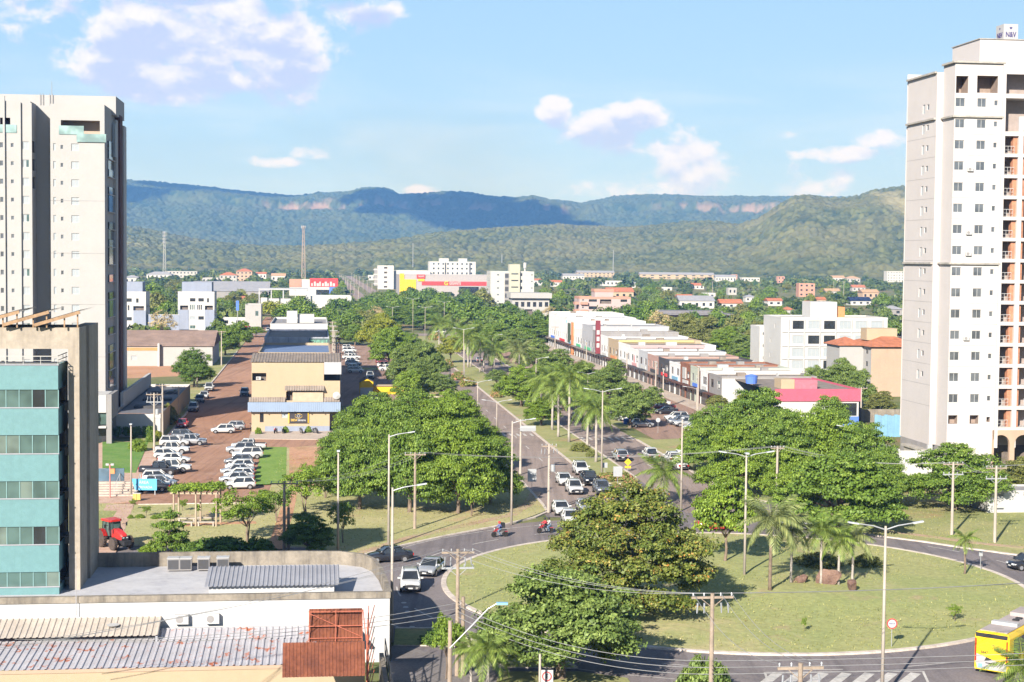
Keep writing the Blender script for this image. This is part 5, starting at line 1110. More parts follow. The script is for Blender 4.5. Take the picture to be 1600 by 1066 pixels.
r = b.rect(1266, 472, 1308, 497, off=5); b.part('roof_tank_house', MB().box(r[0], 5, H - .3, r[2], 12, r[3]), M_white); r2 = b.rect(1308, 480, 1322, 497, off=5); b.part('orange_stair_head', MB().box(r[2] + .05, 6, H - .3, r2[2], 12, r2[3]), M_orange)
bw = Bld('office_wing', 'low white wing with square windows at the left of the white four-storey block', 'building', 1186, 583, 1219, 9); H2 = bw.z(1195, 510); bw.shell(H2, M_white, [bw.rect(x, y, x + 5, y + 5, 'v') for x in (1191.5, 1203.5) for y in (519, 538, 557)], [], [])
b = Bld('apartment_block', 'peach apartment block with orange tile roof left of the unfinished tower', 'apartment block', 1360, 620, 1440, 16); W = b.W; H = b.z(1365, 541); dz = H / 4
b.front(H, M_peach); b.left(H, M_cream, [(2 + 4.5 * k, dz * (j + .35), 3.6 + 4.5 * k, dz * (j + .75), 'b') for k in range(3) for j in range(4)]); b.right(H, M_peach); b.hip(H, 2.4, M_tile, .8)
for j in (1, 2): b.part('balcony', MB().box(-1.3, 8.2, dz * j - .1, -.02, 12.0, dz * j + 1.1), M_salmon)
b.part('wall', MB().box(-5.5, 5, 0, -.02, 14, H), M_cream); b.hip(H, 1.6, M_tile, .6, -5.5, 0, 5, 14); b.part('roof_tank', MB().box(1, 6, H + 1, 8, 10, H + 3.6), M_beige)
b = Bld('site_fence', 'sky blue sheet hoarding beside the unfinished tower', 'fence', 1366, 683, 1412, .2); n = 9
for k in range(n): b.part('panel', MB().box(b.W * k / n + .01, (k % 2) * .04, 0, b.W * (k + 1) / n - .01, .08 + (k % 2) * .04, b.z(1385, 648) - .1 * (k % 3)), M_skyblue)
b = Bld('boundary_wall', 'long stained boundary wall beside the pink store', 'wall', 1345, 660, 1366, 40); b.part('wall', MB().box(0, 0, 0, .25, 40, 2.6).box(.25, 0, 0, b.W + 6, .25, 2.4), M_parap)
b = Bld('yard_wall', 'white rendered site wall in front of the unfinished tower', 'wall', 1404, 745, 1452, .3); b.part('wall', MB().box(0, 0, 0, b.W, .25, 3.6).box(b.W - .3, -.15, 0, b.W + .3, .4, 4.4), M_white); b.part('wall', MB().box(-.02, .25, 0, .2, 14, 3.8), M_white)
b = Bld('substation_hut', 'white flat-roofed hut with louvred vents by the right lawn', 'hut', 1543, 803, 1640, 5); H = b.z(1570, 767); b.shell(H, M_white, [(.8, 2.0, 2.0, 2.7, 'v'), (4.4, 2.0, 5.6, 2.7, 'v'), (.9, .4, 2.1, .7, 'v')], [], [], M_flat, M_white, .2)
# ---------------------------------------------------------------- automatic wording that singles out one of many
LAND = [('the tall cream left tower', 200, 430), ('the two pale apartment blocks', 300, 470), ('the white lattice mast', 257, 400), ('the orange lattice mast', 474, 405), ('the red and white store', 495, 446),
        ('the small white apartment block', 600, 425), ('the supermarket', 690, 440), ('the cream mid-rise tower', 800, 440), ('the salmon apartment block', 940, 470), ('the dark-roofed long building', 1065, 492),
        ('the white four-storey block', 1290, 520), ('the peach apartment block', 1365, 560), ('the unfinished right tower', 1420, 450), ('the end of the far avenue', 540, 430), ('the right shop row', 960, 520), ('the left shop row', 470, 505)]
ORD = ['nearest', 'second', 'third', 'fourth', 'fifth', 'sixth', 'seventh', 'eighth', 'ninth', 'tenth', 'eleventh', 'twelfth', 'thirteenth', 'fourteenth', 'fifteenth', 'sixteenth', 'seventeenth', 'eighteenth', 'nineteenth', 'twentieth',
       'twenty-first', 'twenty-second', 'twenty-third', 'twenty-fourth', 'twenty-fifth', 'twenty-sixth', 'twenty-seventh', 'twenty-eighth', 'twenty-ninth', 'thirtieth']
FL = ['leftmost'] + [w + ' from left' for w in ('second', 'third', 'fourth', 'fifth', 'sixth', 'seventh', 'eighth')]
AUTO = []      # (object, adjectives, noun, px, py)
def auto_labels():
    gr = {}
    for (o, adj, noun, px, py) in AUTO:
        nm, lx, ly = min(LAND, key=lambda q: math.hypot((q[1] - px), (q[2] - py) * 2.2))
        dx, dy = px - lx, py - ly
        rel = ('left of' if dx < 0 else 'right of') if abs(dx) > abs(dy) * 1.2 else ('in front of' if dy > 0 else 'behind')
        gr.setdefault((adj, noun, nm, rel), []).append((math.hypot(dx, dy * 2.2), o))
    for (adj, noun, nm, rel), lst in gr.items():
        lst.sort(key=lambda q: q[0])
        for k, (d, o) in enumerate(lst):
            o['label'] = f'{adj} {noun} {rel} {nm}' if len(lst) == 1 else (f'{adj} {noun} nearest {rel} {nm}' if k == 0 else f'{adj} {noun} {ORD[min(k, 29)]} nearest {rel} {nm}')

# ---------------------------------------------------------------- trees
def leaf_mat(name, stops, accent=None, trans=.13):
    stops = [[k * q for k, q in zip(c, (.77, .80, .64))] for c in stops]; accent = [[k * .84 for k in c] for c in accent] if accent else None
    m = bpy.data.materials.new(name); m.use_nodes = True; t = NT(m.node_tree); nd = m.node_tree.nodes
    b = nd['Principled BSDF']; at = nd.new('ShaderNodeAttribute'); at.attribute_name = 'tint'
    c = t.ramp(at.outputs['Fac'], [(.0, stops[0]), (.45, stops[1]), (.80, stops[2])] + ([(.92, accent[0]), (1.0, accent[1])] if accent else []))
    t.put(b.inputs['Base Color'], c); b.inputs['Roughness'].default_value = .55; b.inputs['Specular IOR Level'].default_value = .28
    tr = nd.new('ShaderNodeBsdfTranslucent'); t.put(tr.inputs[0], c); mx = nd.new('ShaderNodeMixShader'); mx.inputs[0].default_value = trans
    t.l.new(b.outputs[0], mx.inputs[1]); t.l.new(tr.outputs[0], mx.inputs[2]); t.l.new(mx.outputs[0], nd['Material Output'].inputs[0]); return m
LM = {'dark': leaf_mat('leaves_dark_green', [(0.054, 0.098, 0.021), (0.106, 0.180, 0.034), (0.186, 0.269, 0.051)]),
      'mid': leaf_mat('leaves_mid_green', [(0.074, 0.128, 0.021), (0.139, 0.218, 0.036), (0.244, 0.323, 0.059)]),
      'bright': leaf_mat('leaves_bright_green', [(0.096, 0.153, 0.020), (0.172, 0.255, 0.032), (0.282, 0.370, 0.055)]),
      'yellow': leaf_mat('leaves_yellow_green', [(0.128, 0.153, 0.021), (0.241, 0.264, 0.033), (0.391, 0.375, 0.054)]),
      'olive': leaf_mat('leaves_olive', [(0.106, 0.122, 0.036), (0.186, 0.196, 0.062), (0.300, 0.285, 0.103)]),
      'mango': leaf_mat('leaves_grey_green', [(0.080, 0.122, 0.030), (0.151, 0.213, 0.057), (0.265, 0.327, 0.103)]),
      'almond': leaf_mat('leaves_turning_orange', [(.075, .115, .024), (.160, .190, .042), (.275, .260, .070)], [(.38, .25, .06), (.46, .22, .05)]),
      'palm': leaf_mat('palm_leaves', [(0.088, 0.139, 0.030), (0.160, 0.229, 0.051), (0.300, 0.351, 0.103)]),
      'greypalm': leaf_mat('palm_leaves_grey', [(0.123, 0.155, 0.064), (0.212, 0.245, 0.109), (0.354, 0.369, 0.167)]),
      'pinkfl': leaf_mat('flowering_shrub', [(0.123, 0.163, 0.039), (0.248, 0.277, 0.077), (0.637, 0.261, 0.217)], [(0.973, 0.295, 0.333), (1.096, 0.556, 0.487)]),
      'bare': leaf_mat('dry_twigs', [(0.354, 0.261, 0.153), (0.496, 0.377, 0.231), (0.637, 0.490, 0.320)])}
M_bark = mat('bark', (.20, .15, .11), var=.35, scale=2.5, bump=.5, bscale=6)
M_palmtrunk = mat('palm_trunk', (.38, .34, .30), var=.25, scale=1.5, bump=.3)

def soup(name, C, N, T, ln, wd, tint, mtl, fold=0.0):
    """diamond leaves: centres C, normals N, axes T (n,3), lengths, widths"""
    B = np.cross(N, T); n = len(C); ln, wd = ln[:, None], wd[:, None]
    v = np.stack([C - T * ln * .5, C + B * wd * .5 + N * fold * wd, C + T * ln * .5, C - B * wd * .5 + N * fold * wd], 1).reshape(-1, 3).astype(np.float32)
    me = bpy.data.meshes.new(name); me.vertices.add(4 * n); me.vertices.foreach_set('co', v.ravel())
    me.loops.add(4 * n); me.loops.foreach_set('vertex_index', np.arange(4 * n, dtype=np.int32)); me.polygons.add(n)
    me.polygons.foreach_set('loop_start', np.arange(0, 4 * n, 4, dtype=np.int32))
    at = me.attributes.new('tint', 'FLOAT', 'FACE'); at.data.foreach_set('value', np.clip(tint, 0, 1).astype(np.float32))
    me.materials.append(mtl); me.update(calc_edges=True); return me
def unit(v): return v / np.maximum(np.linalg.norm(v, axis=-1, keepdims=True), 1e-6)
def rdir(n, rng, zmin=-1):
    z = rng.uniform(zmin, 1, n); a = rng.uniform(0, 2 * np.pi, n); r = np.sqrt(1 - z * z); return np.stack([r * np.cos(a), r * np.sin(a), z], -1)
def crown(name, lobes, ncl, nlf, cr, ls, seed, mtl, flat=.7, zmin=-.45, core=.35):
    rng = np.random.default_rng(seed); Lb = np.array(lobes, float)
    w = Lb[:, 3] * Lb[:, 4] + Lb[:, 3] * Lb[:, 5]; w /= w.sum()
    k = rng.choice(len(Lb), ncl * 2, p=w); d = rdir(len(k), rng, zmin)
    P = Lb[k, :3] + d * Lb[k, 3:6] * rng.uniform(.82, 1.08, (len(k), 1))
    inside = np.zeros(len(P), int)
    for j in range(len(Lb)):
        q = (P - Lb[j, :3]) / Lb[j, 3:6]; inside += ((q * q).sum(1) < .62).astype(int)
    ok = np.where(inside == 0)[0][:ncl]; P, d = P[ok], d[ok]; n = len(P)
    rad = cr * rng.uniform(.55, 1.35, n); ct = rng.normal(.42, .14, n)
    ci = np.repeat(np.arange(n), nlf); e = rdir(len(ci), rng, -.6)
    C = P[ci] + e * (rad[ci] * rng.uniform(.15, 1.1, len(ci)))[:, None] * np.array([1, 1, flat])
    N = unit(e * .5 + d[ci] * .25 + rng.normal(0, .5, (len(ci), 3)) + np.array([0, -.0, .45])); T = unit(np.cross(N, rng.normal(0, 1, (len(ci), 3))))
    ln = ls * rng.uniform(.7, 1.35, len(ci)); ti = ct[ci] + rng.normal(0, .20, len(ci))
    # filler inside so that the middle of the crown is not hollow
    m = int(len(ci) * core); kk = rng.choice(len(Lb), m, p=w); dd = rdir(m, rng, -.7); C2 = Lb[kk, :3] + dd * Lb[kk, 3:6] * (rng.uniform(.2, .85, m) ** .5)[:, None]
    N2 = unit(dd + rng.normal(0, .6, (m, 3))); T2 = unit(np.cross(N2, rng.normal(0, 1, (m, 3))))
    return soup(name, np.concatenate([C, C2]), np.concatenate([N, N2]), np.concatenate([T, T2]), np.concatenate([ln, np.full(m, ls * 1.5)]), np.concatenate([ln * .58, np.full(m, ls)]), np.concatenate([ti, rng.normal(.35, .12, m)]), mtl)
def trunk_mesh(h, r, targets, seed, mtl=None, lean=0.0, twin=False):
    rng = random.Random(seed); m = MB(); mtl = mtl or M_bark
    top = Vector((lean, 0, h)); base = [Vector((0, 0, -.15)), Vector((lean * .2 + rng.uniform(-.1, .1), rng.uniform(-.1, .1), h * .5)), top]
    m.tube([base[0], base[0] + Vector((0, 0, .35)), base[1], base[2]], [r * 1.5, r * 1.05, r * .9, r * .75], 9)
    if twin: m.tube([Vector((.1, 0, -.1)), Vector((r * 3, .2, h * .6)), Vector((r * 5, .3, h * 1.25))], [r * .9, r * .7, r * .5], 8)
    for q in targets:
        q = Vector(q); mid = top.lerp(q, .5) + Vector((rng.uniform(-.3, .3), rng.uniform(-.3, .3), -.15 * (q - top).length * .3)); m.tube([top - Vector((0, 0, r)), mid, q], [r * .55, r * .36, r * .12], 6)
    return m.mesh('trunk', mtl, True)
def dome_lobes(Rc, z0, H, n, seed, rl=.36, top=.75, rings=(.0, .5, .86), jit=.08):
    rng = random.Random(seed); out = []
    for ring_ in rings:
        c = max(1, int(n * (ring_ + .12))) if ring_ else 1
        for k in range(c):
            a = 2 * math.pi * (k + rng.random() * .6) / c; rr = Rc * ring_ * rng.uniform(.85, 1.0) * (1 - rl * .6)
            zz = z0 + (H - z0) * (top - .52 * ring_ ** 2 + rng.uniform(-jit, jit)); q = Rc * rl * rng.uniform(.8, 1.2)
            out.append((rr * math.cos(a), rr * math.sin(a), zz - q * .15, q * 1.05, q * 1.05, q * .72))
    return out
PROTO = {}
def proto(kind, lobes, H, Rc, ncl, nlf, cr, ls, seed, th, tr, flat=.7, zmin=-.45, core=.35, twin=False, nt=9, lean=0.0):
    me = crown('crown', lobes, ncl, nlf, cr, ls, seed, LM['mid'], flat, zmin, core); rng = random.Random(seed)
    tg = [(l[0] * .8, l[1] * .8, l[2]) for l in rng.sample(lobes, min(nt, len(lobes)))]
    zt = max(v.co.z for v in me.vertices); xy = np.zeros(len(me.vertices) * 3, np.float32); me.vertices.foreach_get('co', xy); xy = xy.reshape(-1, 3); ra = np.percentile(np.hypot(xy[:, 0], xy[:, 1]), 97)
    PROTO.setdefault(kind, []).append((me, trunk_mesh(th, tr, tg, seed, None, lean, twin), zt, ra))
for i in range(4): proto('broad', dome_lobes(7.0, 1.0, 9.0, 17, 10 + i, .25, .78, (0, .35, .66, .93), .17), 9, 7.0, 280, 150, 1.12, .27, 20 + i, 2.2, .34, flat=.36, core=.10)
for i in range(2): proto('dense', dome_lobes(5.6, 1.2, 9.6, 15, 40 + i, .28, .76, (0, .4, .7, .95), .16), 9.6, 5.6, 290, 125, .85, .27, 50 + i, 2.0, .36, flat=.45, core=.12)
rng_ = random.Random(5)
proto('almond', [(rng_.uniform(-1, 1), rng_.uniform(-1, 1), 10.0, 2.4, 2.4, 1.3)] + [(r * math.cos(a), r * math.sin(a), z + rng_.uniform(-.6, .6), q, q, q * .62) for z, k, r0 in ((2.3, 6, 5.4), (3.8, 9, 5.8), (5.6, 9, 5.2), (7.4, 8, 4.2), (9.0, 5, 2.6)) for a, r, q in [(2 * math.pi * (j + rng_.random() * .7) / k, r0 * rng_.uniform(.62, 1.12), rng_.uniform(1.3, 2.1)) for j in range(k)]], 11, 7, 340, 165, .95, .26, 61, 3.4, .42, flat=.5, core=.10)
proto('tier', [(r * math.cos(a), r * math.sin(a), z + rng_.uniform(-.55, .55), 2.1, 2.1, .95) for z, r, k in ((2.6, 5.4, 9), (4.2, 4.4, 8), (5.8, 3.4, 6), (7.2, 1.8, 4)) for a in [2 * math.pi * (j + rng_.random() * .6) / k for j in range(k)]], 9, 7, 230, 105, .75, .29, 62, 2.4, .30, flat=.4, twin=True)
for i in range(2): proto('light', [(3.0 * math.cos(a) * rng_.uniform(.3, 1.1), 3.0 * math.sin(a) * rng_.uniform(.3, 1.1), 3.0 + 2.8 * rng_.random(), 1.3, 1.3, .8) for a in [2 * math.pi * j / 11 for j in range(11)]], 6.5, 4, 95, 60, .55, .24, 70 + i, 2.0, .13, core=.08, twin=True)
for i in range(2): proto('round', dome_lobes(3.6, 1.6, 6.4, 9, 80 + i, .42), 6.4, 3.6, 130, 95, .62, .24, 85 + i, 1.9, .16, flat=.45, core=.12)
for i in range(2): proto('shrub', dome_lobes(2.4, .1, 2.4, 9, 90 + i, .40, .62), 2.4, 2.4, 90, 46, .42, .26, 95 + i, .5, .10)
for i in range(5): proto('far', dome_lobes(5.0, 1.4, 7.4, 8, 100 + i, .38), 7.4, 5.0, 80, 26, 1.1, .62, 105 + i, 1.8, .22, nt=4)
proto('conifer', [(r * math.cos(a), r * math.sin(a), z, 1.3, 1.3, .5) for z, r, k in ((.9, 2.3, 7), (2.0, 1.8, 6), (3.2, 1.2, 5), (4.4, .6, 3)) for a in [2 * math.pi * (j + rng_.random() * .6) / k for j in range(k)]] + [(0, 0, 5.0, .4, .4, .6)], 5.6, 3, 110, 40, .5, .28, 120, 3.0, .12, flat=.4)
proto('bare', dome_lobes(3.6, 1.6, 6.4, 9, 130, .42), 6.4, 3.6, 80, 26, .8, .34, 131, 1.9, .16, core=.0)
NTREE = [0]
def tree(kind, px, by, Rpx, ty, leaf='mid', label=None, name=None, noun='tree', group='trees', adj=None, cat=None, pos=None, z0=.12, var=None):
    p = Vector(pos) if pos is not None else GP(px, by); k = NTREE[0]; NTREE[0] += 1
    me, tr, zt, ra = PROTO[kind][(k if var is None else var) % len(PROTO[kind])]
    d = ray(px, ty); h = CAM_H + d.z / d.y * p.y - z0; Rm = Rpx * p.y / FPX * 1.04; rz = (k * 2.399) % 6.283
    o = empty(name or {'shrub': 'shrub', 'conifer': 'young_conifer'}.get(kind, 'tree'), (p.x, p.y, z0), rz); o.scale = (Rm / ra, Rm / ra, max(.2, h / zt))
    c = link('crown', me, o); c.material_slots[0].link = 'OBJECT'; c.material_slots[0].material = LM[leaf]; link('trunk', tr, o)
    tag(o, label, cat or {'shrub': 'shrub'}.get(kind, 'tree'), group)
    if not label: AUTO.append((o, adj or {'dark': 'dark green', 'mid': 'mid green', 'bright': 'bright green', 'yellow': 'yellow-green', 'olive': 'olive', 'mango': 'grey-green', 'bare': 'leafless pale'}.get(leaf, 'green'), noun, px, (by + ty) / 2))
    return o
def frond_mesh(Ln, droop, seed, nl=46, lw=.95, width=.062):
    rng = np.random.default_rng(seed); C, N, T, ln, wd, ti = [], [], [], [], [], []
    for i in range(nl):
        t = (i + 1) / nl; x = Ln * t * (1 - .12 * droop * t); z = Ln * (.42 * t - (.55 + droop) * t * t); tan = np.array([1, 0, .42 - 2 * (.55 + droop) * t]); tan /= np.linalg.norm(tan)
        l = lw * (math.sin(math.pi * min(1, .15 + .8 * t)) + .25)
        for s in (1, -1):
            dirv = unit(np.array([tan[0] * .55, s * .85, tan[2] * .5 - .35 - .7 * rng.random()])); nn = unit(np.cross(dirv, tan) * s)
            C.append(np.array([x, 0, z]) + dirv * l * .5); T.append(dirv); N.append(nn); ln.append(l); wd.append(width * rng.uniform(.8, 1.3)); ti.append(rng.normal(.5, .2))
        C.append(np.array([x, 0, z])); T.append(tan); N.append(unit(np.cross(tan, np.array([0, 1, 0])))); ln.append(Ln / nl * 1.3); wd.append(.07); ti.append(.6)
    return soup('frond', *map(np.array, (C, N, T, ln, wd, ti)), LM['palm'])
FROND = [frond_mesh(3.0, .0, 1), frond_mesh(3.1, .25, 2), frond_mesh(2.9, .5, 3)]
def palm(px, by, ty, Rpx, leaf, label, tr=.17, nf=18, name='palm_tree', z0=.12, each=True, lean=0.0, pale=True):
    p = GP(px, by); d = ray(px, ty); h = CAM_H + d.z / d.y * p.y - z0; Rm = Rpx * p.y / FPX; s = Rm / 2.7; th = max(.6, h - 1.0 * s)
    o = empty(name, (p.x, p.y, z0), (px * 1.7) % 6.28); tag(o, label, 'palm', 'palm trees')
    m = MB(); m.tube([(0, 0, -.1), (.05, 0, th * .12), (lean * .4, 0, th * .55), (lean, 0, th)], [tr * 1.25, tr, tr * .95, tr * .75], 9); m.build('trunk', M_palmtrunk if pale else M_bark, o, smooth=True)
    if tr > .14: MB().tube([(lean, 0, th - .05), (lean, 0, th + .5 * s)], [tr * .7, tr * .45], 8).build('crownshaft', mat('palm_crownshaft', (.16, .22, .08), var=.15), o, smooth=True)
    rg = random.Random(int(px))
    for k in range(nf):
        ring_ = k % 3; f = link('frond', FROND[ring_], o, (lean, 0, th + .3 * s), (0, [-.75, -.30, .22][ring_] + rg.uniform(-.12, .12), 2 * math.pi * (k / nf + rg.uniform(-.02, .02)))); f.scale = (s * rg.uniform(.85, 1.1),) * 3
        f.material_slots[0].link = 'OBJECT'; f.material_slots[0].material = LM[leaf]
    return o
isz = lambda px, by: island_z(*GP(px, by).to_2d()) - .03
# roundabout and its edges
tree('almond', 985, 966, 134, 752, 'almond', 'large almond tree with orange-tinged leaves on the roundabout island', z0=.3)
tree('dense', 876, 1062, 126, 878, 'mango', 'broad grey-green mango tree at the near edge of the roundabout')
tree('shrub', 1104, 1095, 47, 1023, 'mango', 'round grey-green bushy treetop at the bottom edge', name='tree', cat='tree')
tree('round', 1133, 886, 54, 738, 'bright', 'forked slender tree with round crown on the island beside the red car', z0=isz(1133, 886))
tree('tier', 1312, 832, 98, 702, 'mid', 'flat-tiered spreading tree at the kerb behind the island palms')
tree('broad', 1492, 797, 82, 690, 'mid', 'broad tree in front of the arches of the unfinished tower')
tree('dense', 1596, 770, 46, 712, 'olive', 'pale olive bushy tree behind the white hut')
palm(1203, 934, 800, 52, 'greypalm', 'grey-green feather palm with dark trunk nearest the island middle', .16, 20, z0=isz(1203, 934), pale=False)
palm(1236, 919, 815, 36, 'greypalm', 'feather palm on the island just right of the dark-trunked palm', .12, 18, z0=isz(1236, 919))
palm(1282, 921, 818, 38, 'palm', 'feather palm rising left of the big island boulder', .12, 18, z0=isz(1282, 921))
palm(1310, 922, 832, 34, 'palm', 'feather palm rising behind the big island boulder', .12, 16, z0=isz(1310, 922))
palm(1332, 917, 830, 36, 'greypalm', 'feather palm with white painted trunk right of the boulders', .12, 16, z0=isz(1332, 917))
palm(1507, 900, 836, 22, 'palm', 'small lone palm on the right part of the island', .10, 14, z0=isz(1507, 900), pale=False)
palm(1596, 1108, 1028, 52, 'palm', 'palm with arching fronds in front of the bus', .14, 18)
palm(1036, 790, 728, 40, 'palm', 'feather palm rising behind the large almond tree', .14, 18)
palm(762, 1092, 1004, 44, 'palm', 'feather palm in the shade beside the driveway pole', .12, 18, z0=.1)
palm(735, 1075, 1008, 34, 'palm', 'low feather palm left of the shaded driveway palm', .10, 16, z0=.1)
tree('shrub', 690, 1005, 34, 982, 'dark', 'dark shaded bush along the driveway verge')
tree('light', 697, 1062, 26, 957, 'bright', 'thin tree with small flat top beside the driveway pole')
tree('light', 1492, 973, 13, 948, 'bright', 'staked sapling on the right part of the island', z0=.2)
tree('light', 1256, 991, 5, 975, 'bright', 'tiny sapling near the front of the island', z0=.2)
for (px, by, r, ty, lab) in ((1276, 888, 40, 862, 'long clipped hedge mound left of the island palms'), (1352, 888, 26, 866, 'small clipped hedge mound right of the island palms'), (985, 956, 44, 936, 'low dark hedge under the large almond tree')):
    tree('shrub', px, by, r, ty, 'olive', lab, name='hedge', cat='hedge', z0=.2)
# left wood between park and avenue
lw = [(562, 797, 60, 668), (640, 802, 66, 652), (716, 803, 64, 657), (766, 788, 46, 682), (546, 748, 48, 645), (612, 748, 62, 623), (690, 748, 62, 620), (752, 735, 44, 652), (582, 704, 52, 610), (650, 698, 56, 607), (712, 692, 44, 606), (528, 778, 36, 692)]
ll = ['front left', 'front middle', 'front right', 'right-hand kerbside', 'left-hand rear', 'central', 'central right', 'right-hand rear', 'far left', 'far middle', 'far right', 'low left-hand']
for k, (a, b_, c, d) in enumerate(lw): tree('broad', a, b_, c, d, ('mid', 'mid', 'bright', 'mid')[k % 4], f'{ll[k]} dense green tree of the wood between park and avenue', group='wood between park and avenue')
tree('light', 736, 808, 24, 752, 'bright', 'small pale tree standing before the left wood near the kerb')
rw = [(1120, 738, 52, 627), (1182, 730, 64, 604), (1150, 778, 56, 662), (1216, 772, 64, 642), (1278, 766, 68, 634), (1346, 772, 58, 657), (1292, 722, 52, 616), (1242, 806, 50, 694), (1376, 798, 40, 702), (1094, 718, 30, 652)]
rl_ = ['left-hand', 'tall rear', 'front left', 'front middle', 'central', 'right-hand', 'rear right', 'low front', 'lowest right-hand', 'small leftmost']
for k, (a, b_, c, d) in enumerate(rw): tree('broad', a, b_, c, d, ('mid', 'mid', 'bright', 'mid', 'bright')[k % 5], f'{rl_[k]} dense green tree of the wood right of the avenue', group='wood right of the avenue')
# park
tree('light', 386, 848, 56, 764, 'bright', 'sparse spreading tree in the park beside the pergola')
tree('light', 478, 806, 40, 730, 'bright', 'sparse light green tree by the dirt path')
tree('light', 508, 780, 36, 712, 'bright', 'sparse light green tree at the edge of the bare dirt')
tree('light', 432, 818, 28, 762, 'mid', 'thin sparse tree beside the timber utility pole')
tree('conifer', 266, 866, 34, 792, 'mid', 'spiky young conifer beside the red tractor')
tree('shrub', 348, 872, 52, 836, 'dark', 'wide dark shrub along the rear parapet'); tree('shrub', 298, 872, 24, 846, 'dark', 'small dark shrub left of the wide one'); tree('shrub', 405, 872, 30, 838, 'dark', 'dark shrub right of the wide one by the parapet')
tree('dense', 482, 868, 40, 800, 'dark', 'dense dark round bush by the dirt path', name='shrub', cat='shrub'); tree('light', 536, 850, 22, 782, 'mid', 'small sparse tree right of the dense dark bush')
for k, (a, b_, c, d) in enumerate([(208, 798, 6, 784), (229, 808, 8, 792), (243, 812, 8, 806), (262, 812, 8, 805), (204, 812, 5, 807), (285, 800, 9, 780), (218, 811, 8, 803), (232, 866, 16, 850)]):
    tree('shrub' if d > 800 else 'light', a, b_, c, d, 'bright', f'{FL[sorted([208, 229, 243, 262, 204, 285, 218, 232]).index(a)]} small sapling planted in the park bed', name='sapling', cat='sapling', group='saplings in the park bed')
# left street
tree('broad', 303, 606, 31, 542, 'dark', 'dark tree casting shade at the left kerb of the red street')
tree('dense', 352, 556, 24, 508, 'mid', 'rounded tree at the end of the warehouse'); tree('dense', 374, 543, 22, 500, 'mid', 'rounded tree right of the warehouse end tree'); tree('shrub', 262, 664, 17, 628, 'olive', 'olive shrub against the service building wall'); tree('shrub', 274, 640, 12, 608, 'olive', 'olive shrub farther along the service building wall')
tree('round', 400, 527, 16, 510, 'bright', 'round clipped bush near the pale apartment block')
tree('shrub', 214, 706, 15, 684, 'bright', 'cluster of garden plants by the entrance lawn'); tree('shrub', 246, 690, 9, 672, 'yellow', 'yellow-green garden shrub beside the tall street pole'); tree('shrub', 235, 692, 8, 674, 'mid', 'dark cycad shrub left of the yellow-green garden shrub')
# avenue verges and median
for (a, b_, c, d, lf, lab) in [(594, 556, 34, 488, 'yellow', 'big yellow-green tree at the end of the kiosk car park'), (608, 575, 31, 508, 'bright', 'bright green tree just below the big yellow-green one'), (634, 604, 30, 535, 'mango', 'grey-green tree on the left verge beside the parked silver pickup'), (664, 606, 29, 530, 'mango', 'grey-green tree on the left verge nearest the small blue car'), (656, 634, 32, 562, 'mango', 'lower grey-green tree on the left verge above the wood'), (637, 640, 24, 576, 'bright', 'bright green round tree right of the yellow kiosk'),
        (704, 568, 22, 524, 'yellow', 'yellow-tipped umbrella tree in the median by the tall palms'), (815, 636, 38, 570, 'bright', 'round bright tree in the median'), (776, 606, 20, 577, 'mango', 'low grey bush-like tree in the median left of the round bright one'), (846, 666, 29, 618, 'bright', 'low spreading bright tree in the median below the palms'),
        (866, 606, 36, 544, 'mango', 'grey-green tree at the left end of the right-hand lot trees'), (906, 626, 38, 562, 'mango', 'grey-green tree behind the two-armed lamp in the right lot'), (950, 630, 34, 570, 'mango', 'grey-green tree third along the right lot edge'), (984, 669, 37, 594, 'mango', 'grey-green tree standing over the parked silver hatchback'), (1020, 648, 19, 603, 'mango', 'small grey-green tree right of the parked silver hatchback'), (1120, 646, 18, 616, 'olive', 'pale olive tree in front of the grey end shop'), (960, 604, 18, 560, 'mango', 'slim grey-green tree close to the cream shop')]:
    tree('dense' if c > 24 else 'round', a, b_, c, d, lf, lab)
for (a, b_, c, d, lf, lab) in [(800, 560, 28, 512, 'mango', 'grey-green tree behind the upper palms on the right verge'), (834, 580, 30, 528, 'mango', 'grey-green tree at the right verge beyond the bushy feather palm'), (776, 546, 26, 502, 'mid', 'green tree on the right verge near the far junction'), (880, 642, 24, 596, 'mango', 'small grey-green tree beside the lower palms'), (846, 612, 24, 570, 'mango', 'grey-green tree between the round bright tree and the lot'), (752, 540, 22, 500, 'mid', 'slim green tree at the far end of the right verge'), (690, 620, 24, 582, 'mango', 'last small grey-green tree on the left verge above the wood'), (622, 560, 26, 512, 'mid', 'dense green tree between the kiosk lot and the avenue'), (680, 590, 22, 552, 'mango', 'small grey-green tree opposite the small blue car'), (640, 566, 24, 520, 'mid', 'round green tree at the upper left verge'), (925, 640, 24, 600, 'mango', 'small grey-green tree left of the tree-shaded lot row')]: tree('dense', a, b_, c, d, lf, lab)
for k in range(18):
    q = L(-11 + 26 * ((k * .618) % 1), 412 + 19 * k); x, y = PX(q); tree('far' if k > 5 else 'dense', x, y, (6.2 + (k % 3)) * FPX / q.y, PX((q.x, q.y, 8.5 + (k % 4) * .7))[1], ['mid', 'dark', 'mid', 'mango'][k % 4], group='trees beyond the cross street')
for k, (a, b_, c) in enumerate([(725, 588, 520), (731, 575, 514), (736, 574, 519), (750, 582, 526), (756, 580, 530), (772, 584, 540), (712, 554, 505), (686, 545, 500)]):
    palm(a, b_, c, 25, 'palm', f'{FL[sorted([725, 731, 736, 750, 756, 772, 712, 686]).index(a)]} tall royal palm of the upper median group', .2, 15)
